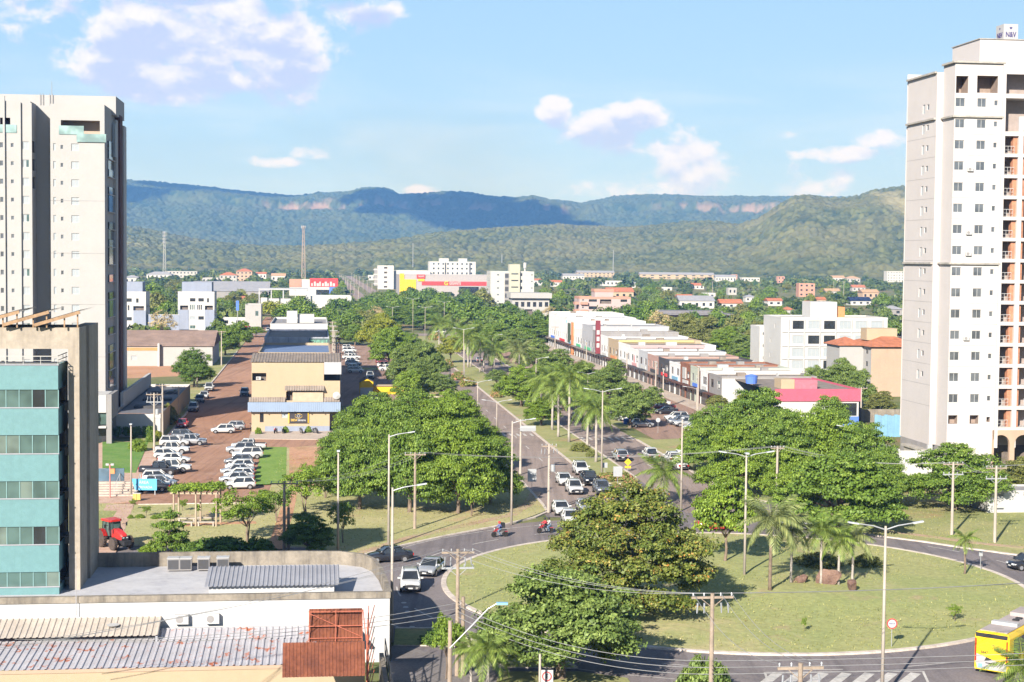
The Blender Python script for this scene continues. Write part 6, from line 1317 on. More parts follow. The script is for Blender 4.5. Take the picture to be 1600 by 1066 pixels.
for k, (a, b_, c) in enumerate([(863, 673, 584), (872, 684, 600), (889, 692, 578), (918, 700, 626), (931, 723, 630), (845, 665, 590), (900, 660, 596)]):
    palm(a, b_, c, 33, 'palm', f'{FL[sorted([863, 872, 889, 918, 931, 845, 900]).index(a)]} drooping royal palm of the lower median group', .2, 18)
palm(811, 596, 540, 26, 'greypalm', 'bushy feather palm between the avenue lanes and the lot', .16, 16)
for k, (a, b_, r) in enumerate([(950, 752, 18), (972, 752, 18), (986, 762, 14), (960, 768, 12), (730, 604, 14), (716, 594, 12), (905, 706, 16), (925, 716, 10), (776, 622, 10), (700, 575, 9), (682, 532, 12)]):
    tree('shrub', a, b_, r, b_ - 15, 'pinkfl' if k not in (6, 7) else 'olive', f'{["large pink flowering", "right-hand pink flowering", "lower right pink flowering", "lower left pink flowering", "reddish upper", "reddish upper left", "long olive", "small olive", "reddish middle", "tiny reddish", "far reddish"][k]} shrub bed in the median', name='flower_bed', cat='flower bed', group='flower beds in the median')
# trees beyond the cross street, given one by one
for (a, b_, c, d, lf) in [(690, 492, 26, 455, 'mid'), (650, 498, 26, 457, 'dark'), (622, 502, 22, 462, 'mid'), (702, 508, 30, 464, 'mid'), (742, 514, 32, 470, 'mid'), (772, 522, 32, 478, 'mid'), (802, 530, 32, 488, 'mid'), (836, 536, 30, 493, 'mid'), (858, 530, 22, 492, 'mid'), (790, 502, 30, 472, 'dark'), (752, 488, 22, 448, 'olive'), (735, 490, 26, 458, 'dark'), (668, 478, 20, 448, 'dark'), (640, 476, 20, 446, 'dark'), (610, 480, 18, 452, 'mid'),
        (450, 506, 26, 470, 'mid'), (425, 500, 24, 468, 'yellow'), (480, 508, 26, 476, 'mid'), (515, 512, 26, 478, 'mid'), (548, 520, 26, 482, 'mid'), (470, 490, 22, 462, 'dark'), (530, 494, 24, 464, 'dark'), (560, 500, 22, 474, 'mid'), (580, 505, 22, 478, 'dark'), (500, 530, 22, 500, 'mid'), (530, 538, 22, 505, 'mango'), (555, 540, 20, 505, 'mid'), (397, 468, 16, 446, 'dark'), (505, 460, 12, 446, 'dark'), (470, 458, 10, 444, 'mid'),
        (246, 500, 26, 455, 'olive'), (262, 505, 24, 468, 'mid'), (250, 522, 18, 504, 'bright'), (240, 470, 18, 438, 'bright'), (275, 455, 18, 436, 'olive'), (360, 490, 14, 468, 'mid'), (385, 500, 14, 478, 'olive'),
        (1065, 545, 32, 488, 'olive'), (1100, 550, 32, 492, 'olive'), (1135, 556, 28, 508, 'bright'), (1160, 566, 24, 520, 'mango'), (1030, 535, 28, 484, 'bare'), (1040, 525, 26, 490, 'olive'), (1085, 520, 26, 484, 'dark'), (1010, 520, 26, 472, 'mid'), (985, 520, 30, 474, 'dark'), (950, 522, 34, 476, 'dark'), (965, 530, 24, 490, 'bright'), (1010, 540, 24, 498, 'olive'), (1170, 575, 22, 544, 'mid'), (1155, 560, 16, 535, 'bright'), (1205, 588, 24, 570, 'olive'), (1275, 640, 36, 570, 'mango'), (1315, 636, 34, 558, 'mango'), (1340, 640, 28, 575, 'mango'), (1375, 650, 24, 610, 'olive'), (1230, 640, 18, 600, 'bright'), (1165, 660, 22, 610, 'yellow'), (1185, 540, 20, 500, 'olive'), (1150, 530, 22, 488, 'olive'), (1120, 520, 20, 480, 'mid'), (1170, 515, 20, 484, 'bright')]:
    tree('dense' if b_ > 535 and lf != 'bare' else ('bare' if lf == 'bare' else 'far'), a, b_, c, d, lf, group='trees beyond the cross street')

# ---------------------------------------------------------------- houses scattered through the town, then trees between them
HW = {'white': M_white, 'cream': M_cream, 'salmon': M_salmon, 'beige': M_beige, 'grey': M_grey, 'peach': M_peach}
HOUSES = [(1062, 1116, 482, 470, 'white', 'tin'), (1126, 1160, 482, 474, 'white', 'tile'), (1097, 1118, 467, 458, 'white', 'flat'), (1138, 1151, 461, 450, 'cream', 'flat'), (1248, 1273, 464, 443, 'salmon', 'flat'), (1215, 1226, 443, 432, 'salmon', 'flat'), (1332, 1352, 455, 449, 'cream', 'tile'), (1348, 1373, 467, 457, 'peach', 'tan'), (1330, 1361, 477, 470, 'white', 'dark'), (1383, 1410, 493, 483, 'grey', 'tin'), (1252, 1266, 482, 474, 'white', 'tile'), (1386, 1412, 441, 424, 'white', 'flat'), (1323, 1344, 441, 435, 'cream', 'tan'),
          (1000, 1116, 436, 429, 'beige', 'tin'), (1118, 1150, 440, 433, 'white', 'tin'), (1159, 1187, 440, 434, 'white', 'flat'), (1143, 1152, 437, 429, 'salmon', 'flat'), (880, 913, 437, 431, 'white', 'tin'), (902, 960, 433, 426, 'beige', 'tin'), (941, 972, 447, 439, 'white', 'flat'), (950, 990, 468, 456, 'beige', 'tile'), (834, 848, 446, 438, 'white', 'tile'), (1060, 1082, 476, 464, 'beige', 'tile'), (1200, 1222, 478, 470, 'white', 'tile'), (1290, 1312, 462, 455, 'cream', 'tan'), (1165, 1180, 472, 464, 'white', 'tin'), (1225, 1240, 494, 484, 'cream', 'tile'),
          (195, 218, 443, 434, 'white', 'tin'), (229, 268, 440, 429, 'white', 'tin'), (258, 308, 434, 424, 'cream', 'flat'), (316, 341, 443, 434, 'cream', 'flat'), (343, 370, 443, 430, 'cream', 'tile'), (369, 394, 440, 424, 'peach', 'tile'), (367, 391, 478, 467, 'cream', 'tile'), (343, 383, 510, 497, 'white', 'flat'), (400, 416, 436, 428, 'white', 'tile'), (424, 446, 440, 431, 'white', 'tan'), (1080, 1100, 452, 446, 'white', 'tile'), (1030, 1050, 456, 449, 'white', 'flat'), (985, 1000, 450, 444, 'white', 'tin'), (1300, 1320, 440, 434, 'white', 'tan'), (575, 588, 438, 430, 'white', 'flat'), (750, 764, 424, 416, 'white', 'tin'), (860, 878, 448, 441, 'white', 'tile'), (1050, 1068, 468, 461, 'white', 'flat'), (1276, 1290, 476, 468, 'peach', 'tile')]
M_tan = mat('tan_roof_tiles', (.46, .30, .19), var=.25, scale=.9)
RN = {'tile': 'orange-tiled', 'tin': 'grey-roofed', 'flat': 'flat-roofed', 'tan': 'tan-tiled', 'dark': 'solar-panelled'}
FOOT = []
for (p0, p1, by, ty, wc, rc) in HOUSES:
    b = Bld('house', None, 'house', p0, by, p1, 9 if p1 - p0 < 40 else 16, ang=GA + R(random.choice([0, 0, 3, -4])), group='houses scattered through the town'); W, H = b.W, b.z((p0 + p1) / 2, ty); b.D = min(14, max(7, W * .8)); n = max(2, min(9, int(W / 4)))
    fl_ = max(1, int(H / 3.4)); ops = [(W * (i + .3) / n, H * (j + .32) / fl_, W * (i + .68) / n, H * (j + .72) / fl_, 'b') for i in range(n) for j in range(fl_)]
    if rc == 'flat': b.shell(H, HW[wc], ops)
    else:
        b.front(H, HW[wc], ops); b.right(H, HW[wc]); b.left(H, HW[wc]); b.back(H, HW[wc]); b.hip(H, min(3.0, b.D * .22), {'tile': M_tile, 'tin': M_tin, 'tan': M_tan, 'dark': M_pv}[rc], .5, gable=(p0 % 2 == 0))
    AUTO.append((b.root, f'{"long" if p1 - p0 > 45 else ("small" if p1 - p0 < 18 else "low")} {wc}', f'{RN[rc]} house', (p0 + p1) / 2, by)); FOOT.append((p0 - 2, p1 + 2, by))
for o in [o for o in bpy.data.objects if o.type == 'EMPTY' and o.parent is None and o.get('category') in ('building', 'hall', 'apartment block', 'hotel', 'supermarket', 'store', 'office building', 'warehouse')]: FOOT.append((PX(o.location)[0] - 4, PX(o.location)[0] + 60, PX(o.location)[1]))
def free(px, py):
    p = GP(px, py); s, t = ST(p)
    if -13 < s < 16 and t < 3200: return False
    if t < 560 and -66 < s < -30: return False
    if t < 345 and -110 < s < 82: return False
    if 380 < t < 406: return False
    for (a, b_, by) in FOOT:
        if a < px < b_ and 0 <= py - by < 9: return False      # would hide a house front
        if a < px < b_ and -3 < py - by < 0: return False
    return True
cnt = 0; tries = 0; rs_ = random.Random(11)
while cnt < 205 and tries < 6000:
    tries += 1; py = 446 + 100 * rs_.random() ** 1.5; px = rs_.uniform(192, 1412)
    if not free(px, py): continue
    p = GP(px, py); lf = rs_.choice(['dark', 'mid', 'mid', 'mid', 'bright', 'olive', 'olive', 'mango', 'mango', 'yellow', 'dark', 'bare'] if rs_.random() < .35 else ['mid', 'dark', 'mango', 'bright', 'olive'])
    Rm, h = rs_.uniform(3.6, 6.4), rs_.uniform(6, 10.5)
    if py > 500: Rm *= .85
    tree('bare' if lf == 'bare' else 'far', px, py, Rm * FPX / p.y, PX((p.x, p.y, h))[1], lf, group='trees through the town'); cnt += 1
auto_labels()
# the rest of the town's greenery, too many and too small to tell apart
def wood(name, n, gen, label, seed):
    rng = np.random.default_rng(seed); CC, NN, TT, LL, WW, TI = [], [], [], [], [], []
    for k in range(n):
        x, y, z0, Rr, h, q = gen(rng); d = rdir(q, rng, -.15); base = rng.normal(.42, .2)
        c = np.array([x, y, z0 + h * .58]) + d * np.array([Rr, Rr, h * .45]) * rng.uniform(.7, 1.05, (q, 1)); nn = unit(d + rng.normal(0, .5, (q, 3))); tt = unit(np.cross(nn, rng.normal(0, 1, (q, 3)))); l = np.full(q, Rr * .62) * rng.uniform(.6, 1.3, q)
        CC.append(c); NN.append(nn); TT.append(tt); LL.append(l); WW.append(l * .8); TI.append(rng.normal(base, .12, q))
    me = soup(name, *[np.concatenate(a) for a in (CC, NN, TT, LL, WW, TI)], leaf_mat('town_canopy', [(.035, .065, .02), (.08, .115, .035), (.16, .19, .06)])); tag(link(name, me), label, 'woodland', None, 'stuff')
def gen_far(rng):
    while True:
        py = 421 + 34 * rng.random() ** 1.3; px = rng.uniform(-300, 1950)
        if free(px, py): break
    p = GP(px, py); return p.x, p.y, 0, rng.uniform(3.5, 7), rng.uniform(5, 10), 46
wood('town_canopy', 2700, gen_far, 'mass of distant treetops between the town and the hills', 21)
def gen_mid(rng):
    while True:
        py = 440 + 90 * rng.random() ** 1.2; px = rng.uniform(-60, 1800)
        if free(px, py): break
    p = GP(px, py); return p.x, p.y, 0, rng.uniform(1.8, 4.4), rng.uniform(2.2, 6.5), 64
wood('garden_undergrowth', 1900, gen_mid, 'low bushes and garden greenery filling the gaps between houses', 22)
# ---------------------------------------------------------------- vehicles
def paint(name, col, metal=0.0, rough=.28): return mat(name, col, rough=rough, var=.03, scale=.6, spec=.5, metal=metal, coat=.6)
CP_ = {'white': paint('white_car_paint', (.58, .58, .57)), 'silver': paint('silver_car_paint', (.42, .43, .45), .35), 'grey': paint('grey_car_paint', (.17, .18, .20), .3), 'black': paint('black_car_paint', (.018, .019, .024)),
       'red': paint('red_car_paint', (.46, .03, .03)), 'blue': paint('blue_car_paint', (.09, .14, .27), .2), 'maroon': paint('maroon_car_paint', (.16, .03, .035))}
M_tyre = mat('rubber', (.028, .026, .025), rough=.9, var=.2, scale=6); M_rim = mat('alloy_rim', (.42, .42, .43), rough=.35, metal=.6, var=.05)
M_lamp = mat('headlight_glass', (.62, .64, .66), rough=.1, var=.03); M_tail = mat('tail_light_red', (.42, .02, .02), rough=.2, var=.05); M_trim = mat('black_trim', (.03, .03, .032), rough=.6, var=.1); M_plate = mat('number_plate', (.50, .50, .50), var=.05)
def ring_loft(m, secs, mi=0):
    n = len(secs[0]); vs = [p for s in secs for p in s]; fs = []
    for i in range(len(secs) - 1):
        for k in range(n): a, b = i * n + k, i * n + (k + 1) % n; fs.append((a, a + n, b + n, b))
    fs.append(tuple(reversed(range(n)))) ; fs.append(tuple(range((len(secs) - 1) * n, len(secs) * n)))
    fs = [f[::-1] for f in fs]
    return m.add(vs, fs, mi)
KIND = {  # stations (x, half width, z bottom, z top); greenhouse (rear base, rear roof, front roof, front base, belt z, roof z); wheel x rear, front
 'sedan': ([(-2.25, .66, .46, .84), (-2.18, .80, .32, 1.0), (-1.7, .88, .25, 1.03), (-.9, .89, .23, .98), (0, .89, .22, .95), (.85, .89, .22, .95), (1.25, .88, .23, .93), (1.85, .85, .25, .80), (2.15, .76, .30, .70), (2.25, .62, .38, .58)], (-1.75, -.95, .35, 1.15, .95, 1.44), (-1.35, 1.38, .32)),
 'hatch': ([(-1.95, .68, .46, .92), (-1.9, .80, .32, 1.02), (-1.4, .86, .25, 1.0), (-.7, .87, .23, .97), (0, .87, .22, .95), (.8, .87, .22, .95), (1.15, .86, .23, .94), (1.65, .83, .25, .82), (1.92, .74, .30, .72), (2.0, .60, .38, .60)], (-1.88, -1.45, .35, 1.1, .96, 1.48), (-1.25, 1.25, .31)),
 'suv': ([(-2.2, .72, .50, 1.0), (-2.15, .84, .36, 1.14), (-1.6, .91, .30, 1.12), (-.8, .92, .28, 1.10), (0, .92, .27, 1.08), (.85, .92, .27, 1.08), (1.2, .91, .28, 1.07), (1.8, .89, .30, 1.0), (2.12, .82, .34, .92), (2.22, .70, .42, .76)], (-2.08, -1.7, .4, 1.15, 1.08, 1.68), (-1.35, 1.36, .36)),
 'pickup': ([(-2.6, .76, .55, 1.05), (-2.55, .88, .42, 1.12), (-1.7, .91, .36, 1.12), (-.7, .92, .34, 1.12), (0, .92, .32, 1.10), (1.0, .92, .32, 1.10), (1.35, .91, .33, 1.10), (2.1, .89, .36, 1.04), (2.5, .84, .40, .98), (2.62, .72, .46, .82)], (-.85, -.65, .75, 1.35, 1.10, 1.76), (-1.6, 1.62, .38))}
CARP = {}
for kd, (st, gh, wh) in KIND.items():
    d = {}; m = MB(); secs = []
    for (x, w, zb, zt) in st:
        h = [(w * .86, zb), (w, zb + .14), (w * 1.0, zb + (zt - zb) * .6), (w * .95, zt - .05), (w * .80, zt)]
        secs.append([(x, y, z) for (y, z) in h] + [(x, 0, zt + .02)] + [(x, -y, z) for (y, z) in reversed(h)])
    ring_loft(m, secs); r0, r1, f1, f0, zb, zr = gh; wb, wr = .80, .62
    m.add([(r1, wr, zr), (r1, -wr, zr), (f1, -wr, zr), (f1, wr, zr), (r1 + .05, wr * .85, zr + .05), (r1 + .05, -wr * .85, zr + .05), (f1 - .1, -wr * .85, zr + .05), (f1 - .1, wr * .85, zr + .05)], [(4, 5, 6, 7), (0, 1, 5, 4), (1, 2, 6, 5), (2, 3, 7, 6), (3, 0, 4, 7)])
    for s in (1, -1):
        for (xa, xb) in ((r0, r1), (f0, f1), ((r0 + f0) / 2 - .1, (r1 + f1) / 2 - .05)): m.bar((xa, s * (wb + .012), zb - .03), (xb, s * (wr + .012), zr + .01), .10)
        m.bar((r1, s * (wr + .01), zr), (f1, s * (wr + .01), zr), .07)
    d['body'] = m.mesh('body', CP_['white'], True)
    g = MB().add([(r0, wb, zb - .04), (r0, -wb, zb - .04), (f0, -wb, zb - .04), (f0, wb, zb - .04), (r1, wr, zr), (r1, -wr, zr), (f1, -wr, zr), (f1, wr, zr)], [(4, 5, 6, 7), (0, 1, 5, 4), (1, 2, 6, 5), (2, 3, 7, 6), (3, 0, 4, 7)])
    d['glass'] = g.mesh('windows', M_dkglass)
    R_ = wh[2]; d['wheel'] = MB().lathe([(R_ * .62, -.10), (R_ * .95, -.11), (R_, -.07), (R_, .07), (R_ * .95, .11), (R_ * .62, .10)], 18, 0, (0, 0, 0), 'y').mesh('wheel', M_tyre, True)
    m = MB(); m.lathe([(R_ * .62, -.112), (R_ * .62, .112)], 14, 0, (0, 0, 0), 'y')
    d['rim'] = m.mesh('rim', M_rim); w0 = st[4][1]
    m = MB()
    for s in (1, -1):
        for xw in wh[:2]:
            pts = [(xw + (R_ + .07) * math.cos(R(a)), s * (w0 + .004), R_ + (R_ + .07) * math.sin(R(a))) for a in range(-10, 191, 20)]; m.add(pts, [tuple(range(len(pts))) if s < 0 else tuple(reversed(range(len(pts))))])
    m.box(st[-2][0] - .05, -.45, st[-2][2] + .05, st[-1][0] + .02, .45, st[-1][3] - .06); m.box(st[0][0] - .02, -.6, st[0][2] - .08, st[1][0], .6, st[0][2] + .08)
    if kd == 'pickup': m.box(-2.45, -.74, 1.06, -.95, .74, 1.145)
    if kd == 'suv': m.bar((r1 + .2, .6, zr + .1), (f1 - .2, .6, zr + .1), .04); m.bar((r1 + .2, -.6, zr + .1), (f1 - .2, -.6, zr + .1), .04)
    d['trim'] = m.mesh('trim', M_trim)
    zf = st[-2][3] - .08; zt = st[0][3] - .1
    d['headlight'] = MB().box(-.12, -.17, -.07, .06, .17, .07).mesh('headlight', M_lamp); d['taillight'] = MB().box(-.05, -.13, -.10, .08, .13, .12).mesh('taillight', M_tail)
    d['mirror'] = MB().box(-.08, -.12, -.06, .06, .12, .08).mesh('mirror', CP_['white']); d['plate'] = MB().box(-.012, -.2, -.06, .012, .2, .06).mesh('number_plate', M_plate)
    d['pos'] = dict(wh=wh, w0=w0, hx=st[-2][0] + .04, hz=zf, hw=st[-2][1] - .2, tx=st[0][0] + .02, tz=zt, tw=st[1][1] - .16, mx=f0 - .25, mz=zb + .08, fx=st[-1][0] + .03, fz=st[-1][2] + .08, rx=st[0][0] - .025, rz=st[0][2] + .2)
    CARP[kd] = d
def car(kind, colr, px, by, hd, label, group=None, detail=True, z0=.03):
    d = CARP[kind]; q = d['pos']; p = GP(px, by); o = empty({'suv': 'suv_car', 'pickup': 'pickup_truck', 'sedan': 'sedan_car', 'hatch': 'hatchback_car'}[kind], (p.x, p.y, z0), R(hd)); tag(o, label, 'pickup' if kind == 'pickup' else 'car', group)
    b = link('body', d['body'], o); b.material_slots[0].link = 'OBJECT'; b.material_slots[0].material = CP_[colr]; link('windows', d['glass'], o); link('trim', d['trim'], o)
    for x in q['wh'][:2]:
        for s in (1, -1): w = link('wheel', d['wheel'], o, (x, s * (q['w0'] - .09), q['wh'][2])); link('rim', d['rim'], w)
    for s in (1, -1):
        link('headlight', d['headlight'], o, (q['hx'], s * q['hw'], q['hz']), (0, 0, s * .25)); link('taillight', d['taillight'], o, (q['tx'], s * q['tw'], q['tz']))
        if detail: mm = link('mirror', d['mirror'], o, (q['mx'], s * (q['w0'] + .1), q['mz'])); mm.material_slots[0].link = 'OBJECT'; mm.material_slots[0].material = CP_[colr]
    if detail: link('number_plate', d['plate'], o, (q['fx'], 0, q['fz'])); link('number_plate', d['plate'], o, (q['rx'], 0, q['rz']))
    return o
DN, UP, RT, LF = -83, 97, 7, 187
car('suv', 'white', 641, 921, -86, 'white crossover car driving round the bend toward the camera', z0=.05); car('sedan', 'silver', 674, 897, -104, 'silver sedan behind the white crossover on the bend', z0=.05); car('sedan', 'black', 608, 878, 197, 'black sedan leaving the roundabout beside the corner building', z0=.05)
for (k, c, x, y, l) in [('suv', 'white', 907, 741, 'white car queueing at the rear right of the avenue queue'), ('sedan', 'white', 881, 757, 'white sedan at the left of the avenue queue'), ('suv', 'white', 897, 771, 'white car ahead of the white sedan in the avenue queue'), ('pickup', 'black', 920, 757, 'black pickup in the avenue queue'), ('suv', 'grey', 940, 772, 'grey car beside the black pickup in the avenue queue'), ('sedan', 'white', 876, 803, 'white sedan at the head of the queue by the kerb'), ('hatch', 'white', 891, 818, 'white hatchback entering the roundabout behind the motorcycle'), ('sedan', 'silver', 914, 800, 'silver car half hidden by the almond tree')]: car(k, c, x, y, DN, l, 'cars queueing on the avenue')
car('suv', 'silver', 969, 720, UP, 'silver car driving away on the right carriageway beside the yellow sign'); car('pickup', 'white', 1017, 719, UP, 'small white pickup driving away on the right carriageway'); car('suv', 'white', 1050, 724, UP, 'white car pulled up at the right kerb'); car('sedan', 'white', 1063, 733, UP, 'white sedan at the right kerb behind the lamp pole'); car('suv', 'white', 1080, 712, LF, 'white car parked alone on the grass edge under the trees')
car('sedan', 'red', 1120, 829, 4, 'red sedan passing behind the forked island tree', z0=.05); car('sedan', 'silver', 1243, 829, 12, 'silver car behind the island palms', z0=.05); car('hatch', 'black', 1606, 890, 195, 'black car at the right edge of the picture', z0=.05)
car('sedan', 'white', 697, 596, DN, 'white sedan alone on the left carriageway'); car('hatch', 'blue', 678, 556, DN, 'small blue car on the left carriageway'); car('sedan', 'silver', 901, 657, UP, 'silver sedan among the palms on the right carriageway'); car('sedan', 'silver', 748, 566, UP, 'silver car in the shade behind the upper palms'); car('suv', 'white', 688, 522, LF, 'white car crossing at the far junction'); car('suv', 'grey', 628, 523, DN, 'dark car entering the far end of the left carriageway'); car('suv', 'white', 620, 518, LF, 'white car at the far kerb by the yellow-green tree'); car('suv', 'white', 708, 512, LF, 'white car beyond the far junction')
for k, (kd, c, x, y) in enumerate([('pickup', 'white', 389, 704), ('suv', 'silver', 377, 709), ('suv', 'white', 387, 717), ('hatch', 'grey', 373, 727), ('hatch', 'white', 375, 735), ('sedan', 'silver', 371, 742), ('hatch', 'white', 374, 749), ('sedan', 'silver', 370, 755), ('hatch', 'white', 375, 764)]):
    car(kd, c, x, y, LF + (k % 3 - 1) * 3, f'{["farthest", "second farthest", "third farthest", "fourth", "middle", "fourth nearest", "third nearest", "second nearest", "nearest"][k]} {c} {"pickup" if kd == "pickup" else "car"} in the parking row by the green strip', 'cars parked by the green strip')
for k, (kd, c, x, y) in enumerate([('suv', 'grey', 289, 688), ('pickup', 'silver', 296, 696), ('suv', 'white', 272, 698), ('pickup', 'white', 268, 709), ('hatch', 'white', 262, 717), ('sedan', 'white', 272, 724), ('pickup', 'white', 268, 738), ('pickup', 'black', 248, 742), ('hatch', 'white', 246, 753), ('hatch', 'silver', 251, 761)]):
    car(kd, c, x, y, RT + (k % 3 - 1) * 3, f'{["farthest", "second farthest", "third farthest", "fourth farthest", "fifth farthest", "fifth nearest", "fourth nearest", "third nearest", "second nearest", "nearest"][k]} {c} {"pickup" if kd == "pickup" else "car"} in the row by the entrance walk', 'cars parked by the entrance walk')
car('sedan', 'black', 237, 768, LF, 'black sedan parked side-on in front of the blue board'); car('sedan', 'red', 285, 668, DN, 'red car parked at the left kerb of the red street')
for (kd, c, x, y, l) in [('suv', 'silver', 302, 643, 'silver car parked behind the red one'), ('hatch', 'grey', 312, 629, 'grey car parked second behind the red one'), ('hatch', 'white', 319, 623, 'white car parked third behind the red one'), ('pickup', 'white', 327, 611, 'white pickup parked last in the kerb row of the red street'), ('suv', 'silver', 382, 619, 'silver car in the shade left of the beige shop')]: car(kd, c, x, y, DN, l)
car('hatch', 'white', 349, 677, LF, 'white hatchback turning on the red street'); car('hatch', 'silver', 365, 672, LF, 'silver hatchback just behind the turning white one'); car('pickup', 'black', 401, 672, DN, 'dark pickup parked at the corner of the beige shop')
for (kd, c, x, y, h, l) in [('hatch', 'silver', 1003, 668, RT, 'silver hatchback nearest in the tree-shaded right lot row'), ('sedan', 'blue', 997, 663, RT, 'dark blue sedan second in the tree-shaded right lot row'), ('hatch', 'blue', 990, 657, RT, 'blue car third in the tree-shaded right lot row'), ('hatch', 'white', 976, 658, RT, 'white car fourth in the tree-shaded right lot row'), ('pickup', 'white', 966, 653, RT, 'white pickup fifth in the tree-shaded right lot row'), ('suv', 'black', 950, 648, RT, 'black car at the far end of the tree-shaded right lot row'), ('sedan', 'black', 1041, 647, LF, 'black sedan in the shop-side row of the right lot'), ('pickup', 'maroon', 1034, 642, LF, 'maroon pickup in the shop-side row of the right lot'), ('sedan', 'white', 1030, 635, LF, 'white sedan at the far end of the shop-side row'), ('suv', 'white', 1057, 658, LF, 'white car fourth in the shop-side row of the right lot'), ('suv', 'grey', 1063, 664, LF, 'grey car fifth in the shop-side row of the right lot'), ('pickup', 'silver', 1075, 667, LF, 'silver pickup in the shop-side row beside the big trees'), ('hatch', 'white', 1085, 673, LF, 'white car half hidden by the big right trees')]: car(kd, c, x, y, h, l, 'cars parked in the right lot')
for k in range(8): car(['hatch', 'suv', 'hatch', 'pickup', 'hatch', 'suv', 'hatch', 'suv'][k], ['white', 'white', 'silver', 'white', 'white', 'silver', 'white', 'white'][k], 544 + k * 1.6, 546 + k * 5.3, RT, f'{["farthest", "second farthest", "third farthest", "fourth farthest", "fourth nearest", "third nearest", "second nearest", "nearest"][k]} car in the column beside the left shop row', 'cars beside the left shop row', False)
for (kd, c, x, y, h, l) in [('sedan', 'silver', 597, 567, DN, 'silver sedan driving through the kiosk car park'), ('pickup', 'white', 607, 580, RT, 'white pickup parked under the kiosk lot trees'), ('sedan', 'white', 602, 574, RT, 'white sedan second under the kiosk lot trees'), ('hatch', 'maroon', 598, 569, RT, 'maroon car farthest under the kiosk lot trees'), ('suv', 'black', 616, 588, RT, 'black car parked near the bright green round tree'), ('pickup', 'white', 578, 592, DN, 'white utility truck behind the yellow kiosk'), ('hatch', 'red', 383, 512, RT, 'red car at the far end of the red street'), ('sedan', 'silver', 377, 519, RT, 'silver car next to the far red car'), ('hatch', 'grey', 402, 520, DN, 'dark car at the far end of the red street'), ('suv', 'white', 419, 519, DN, 'white car beside the far shop building')]: car(kd, c, x, y, h, l, None, False)

# city bus
def bus():
    p = GP(1548, 1057); o = empty('city_bus', (p.x, p.y, .05), R(54)); tag(o, 'yellow city bus with grey roof leaving at the lower right corner', 'bus')
    Y = mat('bus_yellow', (.82, .55, .02), rough=.4, var=.03, coat=.3); G = mat('bus_silver', (.40, .38, .38), rough=.5, var=.05); RF = mat('bus_roof', (.42, .36, .34), rough=.7, var=.12, grime=.2)
    secs = []
    for (x, i, zt) in ((0, .07, 3.05), (.12, 0, 3.12), (12, 0, 3.12)):
        w = 1.27 - i; secs.append([(x, w, .35), (x, w, 2.75), (x, w - .12, zt - .08), (x, w - .5, zt), (x, -w + .5, zt), (x, -w + .12, zt - .08), (x, -w, 2.75), (x, -w, .35)])
    m = MB(); ring_loft(m, secs); m.build('body', Y, o)
    MB().box(.35, -1.0, 3.10, 11.8, 1.0, 3.15).build('roof_panel', RF, o); MB().box(-.035, -1.15, 2.72, .02, 1.15, 3.0).build('top_band', M_trim, o)
    MB().add([(-.03, 1.12, 1.5), (-.03, -.1, 1.15), (-.03, -1.12, 1.0), (-.03, -1.12, .42), (-.03, 1.0, .42), (-.03, 1.12, .9)], [(0, 1, 2, 3, 4, 5)]).build('rear_panel', G, o)
    MB().add([(-.04, .35, 1.32), (-.04, -.1, 1.18), (-.04, .5, .98)], [(0, 1, 2)]).build('rear_panel', M_trim, o)
    for s in (1, -1): MB().box(-.045, s * 1.13 - .05, .95, -.02, s * 1.13 + .05, 2.6).build('taillight', M_tail, o)
    MB().box(-.05, .62, .5, -.03, .92, .78).build('access_sticker', M_skyblue, o); MB().box(-.05, -.35, .55, -.03, .35, .66).build('number_plate', M_plate, o); MB().box(-.045, -.4, .85, -.03, .4, .92).build('vent', M_trim, o)
    for s in (1, -1):
        for k in range(7): MB().box(1.0 + k * 1.55, s * 1.268 - .012, 1.35, 2.45 + k * 1.55, s * 1.268 + .012, 2.6).build('window', M_dkglass, o)
        MB().box(.3, s * 1.268 - .008, .4, 11.9, s * 1.268 + .008, .75).build('skirt', M_trim, o)
        for x in (2.9, 9.2): w = MB().lathe([(.3, -.13), (.48, -.13), (.5, 0), (.48, .13), (.3, .13)], 18, 0, (0, 0, 0), 'y').build('wheel', M_tyre, o, (x, s * 1.12, .48)); MB().lathe([(.28, -.14), (.28, .14)], 12, 0, (0, 0, 0), 'y').build('rim', M_rim, w)
    m = MB(); m.box(2.6, -.95, 3.15, 3.2, .95, 3.38); m.build('roof_hatch', M_rail, o); MB().box(6.2, -.8, 3.15, 8.6, .8, 3.42).build('roof_unit', RF, o)
    for x in (4.6, 5.3): MB().box(x, -.35, 3.15, x + .35, .1, 3.25).build('vent', M_trim, o)
    textobj('5847', o, (-.04, .5, 1.62), (math.pi / 2, 0, -math.pi / 2), .28, M_trim)
bus()
